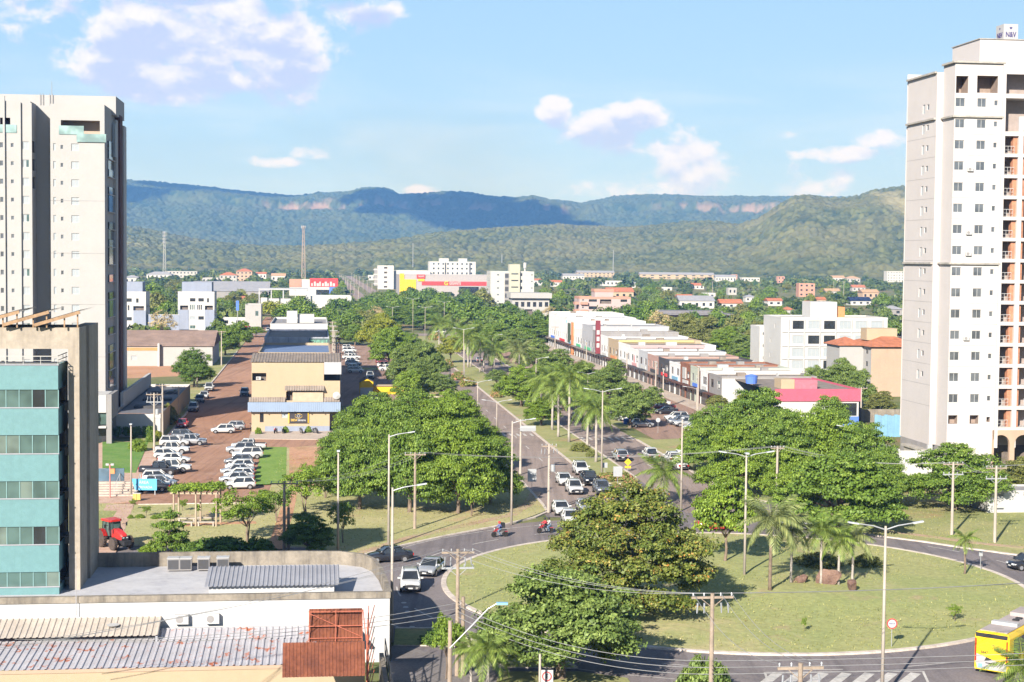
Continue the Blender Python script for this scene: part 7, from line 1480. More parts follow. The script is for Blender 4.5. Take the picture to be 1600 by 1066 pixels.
def tractor():
    p = GP(178, 857); o = empty('farm_tractor', (p.x, p.y, .15), R(-48)); tag(o, 'red farm tractor with glazed cab standing on the brick walk', 'tractor')
    Rd = mat('tractor_red', (.60, .035, .03), rough=.35, var=.05, coat=.4)
    m = MB(); secs = []
    for (x, w, zb, zt) in ((.35, .42, 1.0, 1.95), (1.2, .42, .95, 1.85), (2.0, .38, .92, 1.62), (2.25, .30, .98, 1.4)): secs.append([(x, w, zb), (x, w, zt - .15), (x, w * .7, zt), (x, -w * .7, zt), (x, -w, zt - .15), (x, -w, zb)])
    ring_loft(m, secs); m.build('hood', Rd, o); MB().box(2.2, -.34, .95, 2.34, .34, 1.36).build('grille', M_trim, o); MB().box(-1.2, -.4, .7, 2.2, .4, 1.02).build('chassis', M_trim, o); MB().box(2.2, -.4, .55, 2.9, .4, .98).build('front_weights', M_trim, o)
    for s in (1, -1):
        for (x, rr, w, nm) in ((-.9, .88, .42, 'rear'), (1.55, .62, .36, 'front')):
            wl_ = MB().lathe([(rr * .55, -w / 2), (rr * .93, -w / 2), (rr, -w * .3), (rr, w * .3), (rr * .93, w / 2), (rr * .55, w / 2)], 24, 0, (0, 0, 0), 'y').build('wheel', mat('dusty_tyre', (.085, .065, .055), var=.3, scale=4), o, (x, s * .92, rr))
            MB().lathe([(rr * .52, -w * .42), (rr * .52, w * .42)], 16, 0, (0, 0, 0), 'y').build('rim', M_rim, wl_)
            m = MB()
            for k in range(20): a = 2 * math.pi * k / 20; m.bar(((rr + .02) * math.cos(a), -w / 2, (rr + .02) * math.sin(a)), ((rr + .02) * math.cos(a + .18), 0, (rr + .02) * math.sin(a + .18)), .07, .05); m.bar(((rr + .02) * math.cos(a + .15), w / 2, (rr + .02) * math.sin(a + .15)), ((rr + .02) * math.cos(a + .33), 0, (rr + .02) * math.sin(a + .33)), .07, .05)
            m.build('tread', MATS['dusty_tyre'], wl_)
        m = MB(); 
        for k in range(8): a0, a1 = R(20 + 18 * k), R(38 + 18 * k); m.add([(-.9 + .98 * math.cos(a0), s * .7, .88 + .98 * math.sin(a0)), (-.9 + .98 * math.cos(a1), s * .7, .88 + .98 * math.sin(a1)), (-.9 + .98 * math.cos(a1), s * 1.15, .88 + .98 * math.sin(a1)), (-.9 + .98 * math.cos(a0), s * 1.15, .88 + .98 * math.sin(a0))], [(0, 1, 2, 3), (3, 2, 1, 0)])
        m.build('fender', Rd, o); MB().box(2.26, s * .2 - .1, 1.2, 2.36, s * .2 + .1, 1.3).build('headlight', M_lamp, o)
        MB().bar((.3, s * .75, 2.3), (.4, s * 1.2, 2.3), .04).box(.36, s * 1.2 - .08, 2.1, .42, s * 1.2 + .08, 2.45).build('mirror', M_trim, o)
    MB().add([(-1.15, .7, 1.2), (-1.15, -.7, 1.2), (.35, -.6, 1.2), (.35, .6, 1.2), (-1.0, .66, 2.62), (-1.0, -.66, 2.62), (.15, -.6, 2.62), (.15, .6, 2.62)], [(0, 1, 5, 4), (1, 2, 6, 5), (2, 3, 7, 6), (3, 0, 4, 7)]).build('cab_glass', M_gglass, o)
    m = MB()
    for (a, b) in (((-1.15, .7, 1.2), (-1.0, .66, 2.62)), ((-1.15, -.7, 1.2), (-1.0, -.66, 2.62)), ((.35, .6, 1.2), (.15, .6, 2.62)), ((.35, -.6, 1.2), (.15, -.6, 2.62)), ((-.4, .67, 1.2), (-.4, .64, 2.62)), ((-.4, -.67, 1.2), (-.4, -.64, 2.62))): m.bar(a, b, .08)
    m.tube([(.75, -.5, 1.5), (.75, -.5, 2.7)], .05, 8); m.build('cab_frame', M_trim, o); MB().prism([(-1.25, .76), (-1.25, -.76), (.3, -.7), (.42, -.5), (.42, .5), (.3, .7)], 2.62, 2.82).build('cab_roof', Rd, o)
tractor()
# people and motorcycles
def person(loc, rz, joints, edges, rad, shirt, trousers, label, helmet=None, bag=None):
    me = bpy.data.meshes.new('person'); names = list(joints); me.from_pydata([joints[n] for n in names], [(names.index(a), names.index(b)) for a, b in edges], [])
    o = link('person', me, None, loc, (0, 0, rz)); sk = o.modifiers.new('Skin', 'SKIN'); sb = o.modifiers.new('Sub', 'SUBSURF'); sb.levels = sb.render_levels = 1
    for i, n in enumerate(names): me.skin_vertices[0].data[i].radius = (rad[n], rad[n]); me.skin_vertices[0].data[i].use_root = (n == 'pelvis')
    dg = bpy.context.evaluated_depsgraph_get(); nm = bpy.data.meshes.new_from_object(o.evaluated_get(dg)); o.modifiers.clear(); o.data = nm
    nm.materials.clear(); [nm.materials.append(x) for x in (shirt, trousers, M_skin)]
    P = {n: Vector(joints[n]) for n in names}; own = lambda n: 2 if n[:4] in ('head', 'hand', 'neck') else (1 if n[:4] in ('knee', 'ankl', 'toe_', 'pelv') else 0)
    for f in nm.polygons: f.material_index = own(min(names, key=lambda n: (P[n] - f.center).length)); f.use_smooth = True
    tag(o, label, 'person')
    if helmet: MB().lathe([(.02, .15), (.09, .13), (.135, .06), (.145, 0), (.13, -.07)], 14, 0, tuple(P['head'])).build('helmet', helmet, o)
    if bag: MB().box(P['chest'].x - .48, -.24, P['chest'].z - .22, P['chest'].x - .16, .24, P['chest'].z + .30).build('delivery_bag', bag, o)
    return o
M_skin = mat('skin', (.32, .18, .12), var=.08, rough=.6)
def rider(loc, rz, shirt, trousers, label, helmet, bag=None, back=0.0):
    b = -back; J = {'pelvis': (b - .15, 0, .82), 'chest': (b - .02, 0, 1.22), 'neck': (b + .03, 0, 1.40), 'head': (b + .06, 0, 1.56)}; E = [('pelvis', 'chest'), ('chest', 'neck'), ('neck', 'head')]; Rr = {'pelvis': .15, 'chest': .17, 'neck': .06, 'head': .10}
    for s, k in ((1, 'l'), (-1, 'r')):
        J.update({'shoulder' + k: (b, s * .20, 1.33), 'elbow' + k: (b + .22, s * .30, 1.10), 'hand' + k: (b + .50 - back * .3, s * (.30 - back * .2), 1.04), 'knee' + k: (b + .32, s * .20, .72), 'ankle' + k: (b + .02, s * .17, .32), 'toe_' + k: (b + .18, s * .17, .27)})
        E += [('chest', 'shoulder' + k), ('shoulder' + k, 'elbow' + k), ('elbow' + k, 'hand' + k), ('pelvis', 'knee' + k), ('knee' + k, 'ankle' + k), ('ankle' + k, 'toe_' + k)]; Rr.update({'shoulder' + k: .085, 'elbow' + k: .055, 'hand' + k: .045, 'knee' + k: .085, 'ankle' + k: .055, 'toe_' + k: .045})
    return person(loc, rz, J, E, Rr, shirt, trousers, label, helmet, bag)
def motorbike(px, by, hd, colr, label, z0=.05, lean=0):
    p = GP(px, by); o = empty('motorcycle', (p.x, p.y, z0), R(hd)); o.rotation_euler.x = lean; tag(o, label, 'motorcycle')
    for x in (-.62, .68): w = MB().lathe([(.22, -.04), (.29, -.05), (.31, 0), (.29, .05), (.22, .04)], 18, 0, (0, 0, 0), 'y').build('wheel', M_tyre, o, (x, 0, .31)); MB().lathe([(.2, -.03), (.2, .03)], 12, 0, (0, 0, 0), 'y').build('rim', M_rim, w)
    MB().bar((.68, .07, .31), (.48, .07, .95), .05).bar((.68, -.07, .31), (.48, -.07, .95), .05).bar((-.62, 0, .35), (.1, 0, .42), .08).bar((.48, 0, .85), (-.2, 0, .55), .07).build('frame', M_trim, o); MB().box(-.18, -.14, .28, .25, .14, .58).build('engine', M_rim, o)
    m = MB(); ring_loft(m, [[(x, w, z - .1), (x, w, z + .05), (x, 0, z + .12), (x, -w, z + .05), (x, -w, z - .1)] for (x, w, z) in ((-.05, .08, .76), (.12, .15, .80), (.32, .13, .82), (.45, .06, .78))]); m.build('fuel_tank', colr, o, smooth=True)
    MB().box(-.75, -.12, .70, -.02, .12, .78).build('seat', M_trim, o); MB().box(.42, -.09, .68, .60, .09, .9).build('front_fairing', colr, o); MB().box(.35, -.08, .62, .75, .08, .66).box(-.9, -.09, .56, -.55, .09, .62).build('mudguard', colr, o)
    MB().bar((.42, -.34, 1.02), (.42, .34, 1.02), .035).build('handlebar', M_trim, o); MB().box(.58, -.07, .86, .66, .07, .98).build('headlight', M_lamp, o); MB().tube([(-.1, -.17, .3), (-.75, -.19, .38)], .05, 8).build('exhaust', M_rim, o)
    return o
Mrp = paint('red_bike_paint', (.42, .03, .03)); Mbk = paint('black_bike_paint', (.03, .03, .04)); M_jeans = mat('blue_jeans', (.13, .20, .30), var=.15, scale=4); M_redshirt = mat('red_shirt', (.52, .05, .06), var=.1, scale=4); M_blueshirt = mat('blue_shirt', (.13, .15, .34), var=.1, scale=4); M_whiteshirt = mat('white_shirt', (.5, .48, .47), var=.1, scale=4); M_dkcloth = mat('dark_trousers', (.035, .035, .045), var=.15, scale=4)
for (px, by, hd, c, lab, riders) in ((781, 840, 203, Mrp, 'red motorcycle crossing the roundabout lane near the lamp pole', [(M_blueshirt, M_jeans, 'rider in blue shirt and jeans carrying a delivery bag on the red motorcycle', M_redp, M_trim, 0)]), (852, 834, 200, Mrp, 'motorcycle with two riders beside the almond tree', [(M_redshirt, M_dkcloth, 'motorcycle driver in red shirt beside the almond tree', M_trim, None, 0), (M_whiteshirt, M_jeans, 'passenger in white shirt seated behind the driver in red', M_trim, None, .45)]), (1260, 813, 10, Mbk, 'dark motorcycle behind the flat-tiered tree', [(M_redshirt, M_dkcloth, 'rider in red shirt on the dark motorcycle behind the flat-tiered tree', M_redp, None, 0)])):
    o = motorbike(px, by, hd, c, lab)
    for (sh, tr, rl, hm, bg, bk) in riders: rider(o.location, R(hd), sh, tr, rl, hm, bg, bk)
for k, (px, c, l) in enumerate([(431, Mrp, 'red motorcycle leftmost in the line before the beige shop'), (442, Mbk, 'dark motorcycle beside the red one before the beige shop'), (471, Mbk, 'dark motorcycle under the eye sign of the beige shop'), (493, Mbk, 'dark motorcycle rightmost in the line before the beige shop')]): motorbike(px, 678, -83 + 15 * (k - 1), c, l, .12, .08)
# ---------------------------------------------------------------- poles, masts, wires, signs and small things
M_pole = mat('concrete_pole', (.43, .375, .32), var=.12, scale=.6, grime=.15); M_wood = mat('timber_pole', (.33, .26, .20), var=.25, scale=1.2); M_galv = mat('galvanised_steel', (.46, .47, .48), rough=.45, metal=.4, var=.06); M_ins = mat('insulator_glaze', (.30, .31, .33), rough=.3, var=.2)
M_led = mat('lamp_head', (.52, .54, .56), rough=.35, var=.04)
def topz(px, by, ty, z0=0.0): p = GP(px, by); d = ray(px, ty); return p, CAM_H + d.z / d.y * p.y - z0
def light_pole(px, by, ty, kind, label, r=.16, rz=None, z0=.08, arm=1.9):
    p, h = topz(px, by, ty, z0); o = empty('street_lamp', (p.x, p.y, z0), GA if rz is None else rz); tag(o, label, 'street lamp', 'street lamps')
    MB().tube([(0, 0, 0), (0, 0, h)], [r, r * .58], 10).build('pole', M_pole, o, smooth=True)
    arms = {'double': (1, -1), 'single': (1,), 'left': (-1,), 'plain': (), 'triple': (1, -1)}[kind]
    for s in arms:
        MB().tube([(0, 0, h - .25), (s * arm * .45, 0, h + .02), (s * arm, 0, h + .18)], [.05, .045, .04], 7).build('arm', M_galv, o); hd = MB().box(-.36, -.12, -.05, .36, .12, .04).build('lamp_head', M_led, o); hd.location = (s * (arm + .35), 0, h + .24); hd.rotation_euler = (0, -s * .16, 0)
    if kind in ('plain', 'triple'): hd = MB().box(-.15, -.45, -.06, .15, .1, .07).build('lamp_head', M_led, o); hd.location = (0, 0, h + .1)
    return o
for (px, by, ty, k, lab) in [(1378, 1096, 822, 'double', 'tall two-armed lamp pole in front of the roundabout'), (1163, 909, 710, 'triple', 'two-armed lamp pole standing on the island left of the palms'), (940, 746, 610, 'double', 'two-armed lamp pole in the median by the pink flowers'), (918, 630, 583, 'double', 'two-armed lamp pole among the right lot trees'), (1064, 799, 654, 'plain', 'plain lamp pole at the right of the avenue mouth'), (1336, 770, 668, 'left', 'lamp pole rising in front of the right wood'), (607, 856, 679, 'single', 'lamp pole at the park kerb with its arm to the right'), (612, 1005, 762, 'single', 'lamp pole beside the corner of the foreground building'), (528, 866, 706, 'plain', 'lamp pole in the park behind the foreground roof'), (799, 821, 658, 'single', 'lamp pole at the park corner by the motorcyclist'), (776, 674, 627, 'double', 'lamp pole on the left carriageway above the queue'), (746, 652, 596, 'double', 'lamp pole on the left carriageway near the white sedan'), (703, 603, 566, 'left', 'lamp pole beside the lone white sedan'), (837, 630, 560, 'single', 'lamp pole in the median right of the round bright tree'), (769, 578, 524, 'double', 'lamp pole behind the upper palms'), (724, 590, 514, 'double', 'lamp pole left of the upper palms'), (645, 520, 467, 'double', 'lamp pole at the far end of the median'), (664, 532, 480, 'double', 'second lamp pole from the far end of the median'), (1193, 700, 655, 'plain', 'short lamp pole at the edge of the right wood'), (694, 512, 472, 'double', 'lamp pole beyond the far junction'), (205, 776, 664, 'plain', 'pale pole at the park corner of the entrance walk'), (1088, 662, 606, 'left', 'lamp pole in the right lot near the maroon pickup'), (1302, 470, 440, 'plain', 'thin lamp pole among the far houses'), (613, 520, 480, 'double', 'lamp pole left of the far junction')]:
    light_pole(px, by, ty, k, lab, .135 if by > 700 else .11)
for k in range(16): t = 770 + 55 * k; s = 1.6 if k % 2 else -12.5; q = L(s, t); px, py = PX(q); light_pole(px, py, PX((q.x, q.y, 11))[1], 'double', f'{ORD[k]} lamp pole on the far avenue counted from the junction', .2)
TOPS = {}
def utility(key, px, by, ty, label, arms=1, gear=False, mtl=None, r=.17, rz=GA, w=2.3, two=False):
    p, h = topz(px, by, ty, .08); o = empty('utility_pole', (p.x, p.y, .08), rz); tag(o, label, 'utility pole', 'utility poles'); mtl = mtl or M_pole
    MB().tube([(0, 0, 0), (0, 0, h)], [r, r * .68], 9).build('pole', mtl, o)
    if two: MB().tube([(.42, .2, 0), (.42, .2, h * .62)], [r, r * .8], 9).build('pole', mtl, o)
    for a in range(arms):
        z = h - .25 - a * 1.1; c = MB().bar((-w / 2, 0, z), (w / 2, 0, z), .11, .13); c.bar((-w * .3, 0, z), (0, 0, z - .6), .04).bar((w * .3, 0, z), (0, 0, z - .6), .04); cr = c.build('crossarm', M_wood if a == 0 else M_galv, o)
        for q in (-.46, -.2, .2, .46): MB().lathe([(.02, 0), (.055, .05), (.04, .1), (.06, .14), (.03, .22)], 8, 0, (q * w, 0, z + .06)).build('insulator', M_ins, cr)
    if gear:
        if key in ('l1', 'a1'): MB().lathe([(.24, 0), (.27, .06), (.27, .75), (.2, .82)], 14, 0, (.45, -.1, h - 3.2)).build('transformer', M_galv, o)
        for q in (-.9, -.5, .5, .9): MB().tube([(q, -.1, h - .55), (q * 1.05, -.12, h - 1.15)], [.06, .04], 6).build('fuse_cutout', M_ins, o)
        m = MB()
        for k in range(4): m.tube([(.0, -.25, h * .5 + .25 * k), (.22, -.3, h * .5 + .1 + .25 * k), (.0, -.22, h * .5 + .3 + .25 * k)], .02, 5)
        m.build('cable_coils', M_black, o)
    TOPS[key] = (Vector((p.x, p.y, .08)), h, rz, w); return o
utility('n1', 1109, 1192, 927, 'utility pole with crossarm and hanging fuses at the lower centre', 1, True, M_wood, w=2.5)
utility('n2', 1245, 1350, 1036, 'utility pole top with crossarm at the bottom edge', 1, True, M_wood, w=2.3)
utility('w1', 714, 1058, 858, 'utility pole with crowded crossarm beside the shaded driveway', 2, True, M_wood, two=True)
utility('e1', 1487, 838, 722, 'utility pole with crossarm on the right lawn before the broad tree', 2, False); utility('e2', 1554, 850, 728, 'utility pole with crossarms on the right lawn beside the white hut', 2, False); utility('c1', 1213, 808, 697, 'tall thin utility pole before the right wood', 1, False, w=1.6)
utility('k1', 648, 828, 707, 'timber-based utility pole before the left wood', 1, False, M_wood); utility('k2', 444, 862, 752, 'utility pole with wide crossarm beside the dirt path', 1, False, M_wood, w=2.8, two=True); utility('a1', 857, 802, 694, 'utility pole with coiled gear at the avenue corner', 1, True, w=1.8); utility('a2', 813, 742, 655, 'utility pole carrying the street sign at the left kerb', 1, False, w=1.4)
utility('l1', 241, 712, 614, 'utility pole with transformer beside the parked cars of the entrance walk', 2, True); utility('l2', 254, 684, 600, 'utility pole behind the transformer pole on the left', 1, False); utility('l3', 279, 650, 604, 'third utility pole along the left kerb of the red street', 1, False); utility('l4', 308, 606, 566, 'utility pole under the dark tree of the red street', 1); utility('l5', 346, 572, 517, 'utility pole near the warehouse end', 1)
utility('r1', 1090, 664, 572, 'utility pole before the charcoal shop', 1, False, rz=GA + 1.57); utility('r2', 1024, 640, 565, 'utility pole before the dusty rose shop', 1, False, rz=GA + 1.57); utility('r3', 1036, 636, 576, 'utility pole before the white arched-window shop', 1, False, rz=GA + 1.57); utility('r4', 979, 602, 552, 'utility pole before the cream emblem shop', 1, False, rz=GA + 1.57); utility('r5', 916, 575, 535, 'utility pole before the large pale store', 1, False, rz=GA + 1.57)
for k in range(6): q = L(-33.2, 120 + 32 * k); x, y = PX(q); utility(f'm{k}', x, y, PX((q.x, q.y, 9.5))[1], f'{ORD[k]} utility pole beside the left shop row counted from the near end', 2, k == 1)
for (x, by, ty) in ((1345, 656, 605), (1318, 470, 440), (1113, 465, 440), (867, 560, 510)): utility(f'x{x}', x, by, ty, {1345: 'utility pole at the corner of the pink store', 1318: 'thin utility pole among the far right houses', 1113: 'thin utility pole behind the salmon block', 867: 'utility pole at the far end of the right row'}[x], 1)
NW = [0]
def wire(a, b, sag, label, r=.014):
    pts = [a.lerp(b, k / 18) - Vector((0, 0, sag * 4 * (k / 18) * (1 - k / 18))) for k in range(19)]
    o = MB().tube(pts, r, 5).build('overhead_wire', M_wire); tag(o, label, 'wire', 'overhead wires'); return o
M_wire = mat('aluminium_cable', (.30, .30, .30), rough=.5, var=.1); 
def top(key, q): p, h, rz, w = TOPS[key]; return p + Vector((math.cos(rz) * q * w, math.sin(rz) * q * w, h))
SP = [('n1', 'w1', 'lower centre pole and the driveway pole'), ('e1', 'e2', 'two right lawn poles'), ('c1', 'e1', 'thin pole and the left right-lawn pole'), ('k1', 'c1', 'timber-based pole and the thin pole'), ('n1', 'n2', 'lower centre pole and the bottom edge pole'), ('l1', 'l3', 'transformer pole and the third left pole'), ('k2', 'k1', 'dirt path pole and the timber-based pole')]
for (a, b, l) in SP:
    for q, nm in ((-.46, 'left-hand'), (.2, 'middle'), (.46, 'right-hand')): wire(top(a, q), top(b, q), .9, f'{nm} overhead wire strung between the {l}')
for k, (q, nm) in enumerate(((-.46, 'first'), (.2, 'second'), (.46, 'third'))):
    wire(top('n1', q), Vector((75 + k, 128 + k, 8.2)), 1.2, f'{nm} overhead wire running right over the island from the lower centre pole'); wire(top('e2', q), Vector((92, 196 + k, 9.0)), .8, f'{nm} overhead wire leaving right from the pole by the white hut'); wire(top('w1', q), Vector((-36, 78 + k, 8.5)), 1.0, f'{nm} overhead wire leaving left from the driveway pole')
for k in range(3): wire(Vector((-30, 96 + k * 1.2, 6.2 - .3 * k)), TOPS['w1'][0] + Vector((0, 0, 5.2 - .4 * k)), .8, f'{["upper", "middle", "lower"][k]} service cable sagging from the foreground roof to the driveway pole', .018); wire(TOPS['w1'][0] + Vector((0, 0, 5.0 - .4 * k)), TOPS['n1'][0] + Vector((0, 0, 6.0 - .4 * k)), 1.0, f'{["upper", "middle", "lower"][k]} dark telephone cable between driveway pole and lower centre pole', .02); wire(TOPS['n1'][0] + Vector((0, 0, 6.0 - .4 * k)), Vector((80, 116, 5.2 - .3 * k)), 1.0, f'{["upper", "middle", "lower"][k]} dark telephone cable running right from the lower centre pole', .02)
# driveway lamp with long slanted arm
p, h = topz(702, 1145, 970, .05); o = empty('street_lamp', (p.x, p.y, .05), 0); tag(o, 'driveway lamp post with a long slanted arm and blue-grey head', 'street lamp', 'street lamps'); MB().tube([(0, 0, 0), (0, 0, h)], [.17, .12], 9).build('pole', M_wood, o); d = ray(778, 942); e = CP + d * (p.y / d.y) - Vector((p.x, p.y, .05)); MB().tube([(0, -.1, h - 1.7), (e.x * .8, -.1, e.z - .35), (e.x, -.1, e.z)], .04, 7).build('arm', M_galv, o); hh = MB().box(-.1, -.16, -.08, .62, .1, .06).build('lamp_head', mat('lamp_head_blue', (.22, .42, .60), var=.05), o); hh.location = (e.x, -.1, e.z)
# lattice masts
def lattice(px, by, ty, col, label, w, panels):
    p, h = topz(px, by, ty); o = empty('lattice_mast', (p.x, p.y, 0), .3); tag(o, label, 'mast'); n = 14
    for (sx, sy) in ((1, 1), (1, -1), (-1, -1), (-1, 1)): MB().bar((sx * w, sy * w, 0), (sx * w * .35, sy * w * .35, h), .24).build('leg', col, o)
    m = MB()
    for k in range(n):
        a, b = k / n, (k + 1) / n; f = lambda t, sx, sy: (sx * w * (1 - .65 * t), sy * w * (1 - .65 * t), h * t)
        for (s0, s1) in (((1, 1), (1, -1)), ((1, -1), (-1, -1)), ((-1, -1), (-1, 1)), ((-1, 1), (1, 1))): m.bar(f(a, *s0), f(b, *s1), .13); m.bar(f(b, *s0), f(a, *s1), .13); m.bar(f(b, *s0), f(b, *s1), .13)
    m.build('bracing', col, o)
    for k in range(panels): z = h * (.98 - .07 * (k // 4)); a = k * 1.57; MB().box(-.35, -.2, -1.3, .35, .2, 1.3).build('antenna_panel', M_rail, o, (math.cos(a) * w * .9, math.sin(a) * w * .9, z), a)
lattice(257, 434, 362, M_rail, 'white lattice telecom mast with antenna clusters behind the pale apartment blocks', 2.0, 16); lattice(474, 447, 353, mat('faded_orange_steel', (.42, .32, .26), var=.15), 'faded orange lattice mast behind the red and white store', 2.0, 4); lattice(958, 432, 391, M_galv, 'thin grey mast at the foot of the hills', .8, 0); lattice(645, 430, 380, M_galv, 'thin pale mast left of the hotel', .6, 0); lattice(784, 430, 398, M_galv, 'thin mast just left of the cream mid-rise tower', .8, 0)
p, h = topz(820, 444, 411); o = empty('water_tower', (p.x, p.y, 0)); tag(o, 'small white column water tower right of the cream mid-rise tower', 'water tower'); MB().tube([(0, 0, 0), (0, 0, h)], [1.1, 1.1], 12).build('column', M_rail, o); MB().lathe([(1.2, h * .72), (1.9, h * .76), (1.9, h), (.4, h + .6)], 14, 0, (0, 0, 0)).build('tank', M_rail, o)
p, h = topz(371, 518, 470); o = empty('pylon_sign', (p.x, p.y, 0), GA); tag(o, 'tall blue pylon sign at the far end of the red street', 'sign'); MB().tube([(0, 0, 0), (0, 0, h * .7)], .15, 8).build('post', M_galv, o); MB().box(-.55, -.2, h * .68, .55, .2, h).build('sign_face', M_blue, o)
# road signs
def post_sign(name, px, by, ty, label, build, z0=.14, r=.03, rz=0.0):
    p, h = topz(px, by, ty, z0); o = empty(name, (p.x, p.y, z0), rz); tag(o, label, 'sign'); MB().tube([(0, .04, 0), (0, .04, h)], r, 7).build('post', M_galv, o); build(o, h); return o
def disc_sign(o, h):
    c = h - .38; f = MB().lathe([(.40, -.012), (.40, .012)], 28, 0, (0, 0, c), 'y').build('sign_face', M_redp, o); MB().lathe([(.31, -.018), (.31, -.013)], 28, 0, (0, 0, c), 'y').build('white_disc', M_rail, f); textobj('40km/h', f, (0, -.022, c), FR, .15, M_navy, .003, True, width=.46)
post_sign('road_sign', 1393, 1014, 967, 'round red-ringed speed sign on the island behind the tall two-armed lamp', disc_sign, .17)
def diamond(o, h):
    c = h - .55; w = .5; m = MB().add([(0, -.015, c - w), (w, -.015, c), (0, -.015, c + w), (-w, -.015, c), (0, .015, c - w), (w, .015, c), (0, .015, c + w), (-w, .015, c)], [(0, 1, 2, 3), (7, 6, 5, 4), (0, 4, 5, 1), (1, 5, 6, 2), (2, 6, 7, 3), (3, 7, 4, 0)]); f = m.build('sign_face', M_yellow, o); MB().box(-.03, -.022, c - .25, .03, -.016, c + .12).box(-.10, -.022, c + .05, .10, -.016, c + .1).lathe([(.06, -.022), (.06, -.016)], 10, 0, (0, 0, c + .2), 'y').build('symbol', M_black, f); MB().box(-.42, -.015, c - .85, .42, .015, c - .55).build('sign_plate', M_yellow, o)
post_sign('road_sign', 981, 737, 716, 'yellow diamond warning sign in the median', diamond)
back = lambda w, h_: (lambda o, h: MB().box(-w / 2, -.02, h - h_, w / 2, .02, h).build('sign_back', M_galv, o))
post_sign('road_sign', 965, 763, 729, 'large grey-backed sign panel in the pink flowers', back(1.15, 1.3)); post_sign('road_sign', 945, 745, 723, 'small grey-backed sign beside the median lamp', back(.7, .7)); post_sign('road_sign', 831, 772, 733, 'large grey-backed sign panel at the left kerb', back(1.1, 1.6)); post_sign('road_sign', 1532, 893, 861, 'small grey sign at the right edge of the island', back(.35, .5)); post_sign('road_sign', 1028, 678, 653, 'round white-backed sign in the right lot', lambda o, h: MB().lathe([(.38, -.012), (.38, .012)], 24, 0, (0, 0, h - .38), 'y').build('sign_back', M_rail, o))
def parking(o, h):
    f = MB().box(-.42, -.02, h - 1.55, .42, .02, h).build('sign_face', M_rail, o); m = MB()
    for k in range(24): a0, a1 = 2 * math.pi * k / 24, 2 * math.pi * (k + 1) / 24; m.bar((.29 * math.cos(a0), -.03, h - .42 + .29 * math.sin(a0)), (.29 * math.cos(a1), -.03, h - .42 + .29 * math.sin(a1)), .06)
    m.build('red_ring', M_redp, f); textobj('E', f, (0, -.03, h - .42), FR, .42, M_black, .005, True); MB().box(-.40, -.026, h - 1.45, .40, -.021, h - .95).build('blue_field', M_skyblue, f)
post_sign('road_sign', 854, 1098, 1047, 'white parking sign with letter E at the bottom edge', parking, .14)
p, h = topz(843, 1105, 1022, .14); o = MB().tube([(0, 0, 0), (0, 0, h)], [.09, .08], 8).build('bollard_post', M_pole, None, (p.x, p.y, .14)); tag(o, 'thin pale post left of the parking sign under the mango tree', 'post')
p = GP(818, 742); o = empty('gantry_sign', (p.x, p.y, .1), GA); tag(o, 'pale street name board hung on the left kerb pole', 'sign'); _, h = topz(818, 742, 665, .1); MB().box(-.6, -.3, h - .75, 1.6, -.24, h).build('board', M_galv, o); MB().box(-.55, -.31, h - .3, 1.5, -.301, h - .1).build('white_band', M_rail, o); MB().bar((-.6, -.27, h - .4), (-.75, 0, h - .4), .05).build('bracket', M_galv, o)
p = GP(226, 774); o = empty('notice_board', (p.x, p.y, .03), 0); tag(o, 'bright blue notice board with white lettering above the black sedan', 'sign'); bb = MB().add([(-1.6, 0, 2.0), (-1.2, 0, .6), (1.5, 0, .6), (1.5, 0, 2.0)], [(0, 1, 2, 3)]).add([(-1.6, .06, 2.0), (-1.2, .06, .6), (1.5, .06, .6), (1.5, .06, 2.0)], [(3, 2, 1, 0)]).build('board', mat('notice_blue', (.12, .42, .68), var=.05), o); textobj('ÁREA', bb, (-.1, -.012, 1.55), FR, .5, M_rail, .005, True); textobj('PRIVADA', bb, (.1, -.012, .95), FR, .42, M_rail, .005, True); MB().box(-1.1, .06, 0, -1.0, .14, 1.9).box(1.2, .06, 0, 1.3, .14, 1.9).build('post', M_galv, o)
p = GP(214, 783); o = MB().box(-.45, -.2, 0, -.02, .2, .75).box(.02, -.2, 0, .45, .2, .75).build('litter_bin', mat('bin_yellow', (.66, .42, .12), var=.15), None, (p.x, p.y, .15)); tag(o, 'small yellow twin bin at the park corner', 'bin'); MB().box(-.48, -.23, .75, .48, .23, .81).build('lid', M_rail, o)
p = GP(977, 664); o = MB().lathe([(.3, 0), (.35, .9), (.37, 1.0)], 12).build('litter_bin', M_blue, None, (p.x, p.y, .05)); tag(o, 'blue drum bin under the tree over the silver hatchback', 'bin'); MB().lathe([(.38, 1.0), (.2, 1.1)], 12).build('lid', M_blue, o)
p = GP(172, 779); o = empty('lamp_post', (p.x, p.y, .1)); tag(o, 'pinkish red post with twin floodlights by the entrance steps', 'lamp post'); _, h = topz(172, 779, 726, .1); MB().tube([(0, 0, 0), (0, 0, h)], .09, 8).build('post', mat('pink_red_post', (.55, .22, .20), var=.1), o); [MB().box(-.18, -.15, -.1, .18, .15, .12).build('floodlight', M_rail, o, (s * .3, 0, h)) for s in (1, -1)]; MB().box(.08, -.2, h - 1.1, .6, .2, h - .5).build('control_box', M_orange, o)
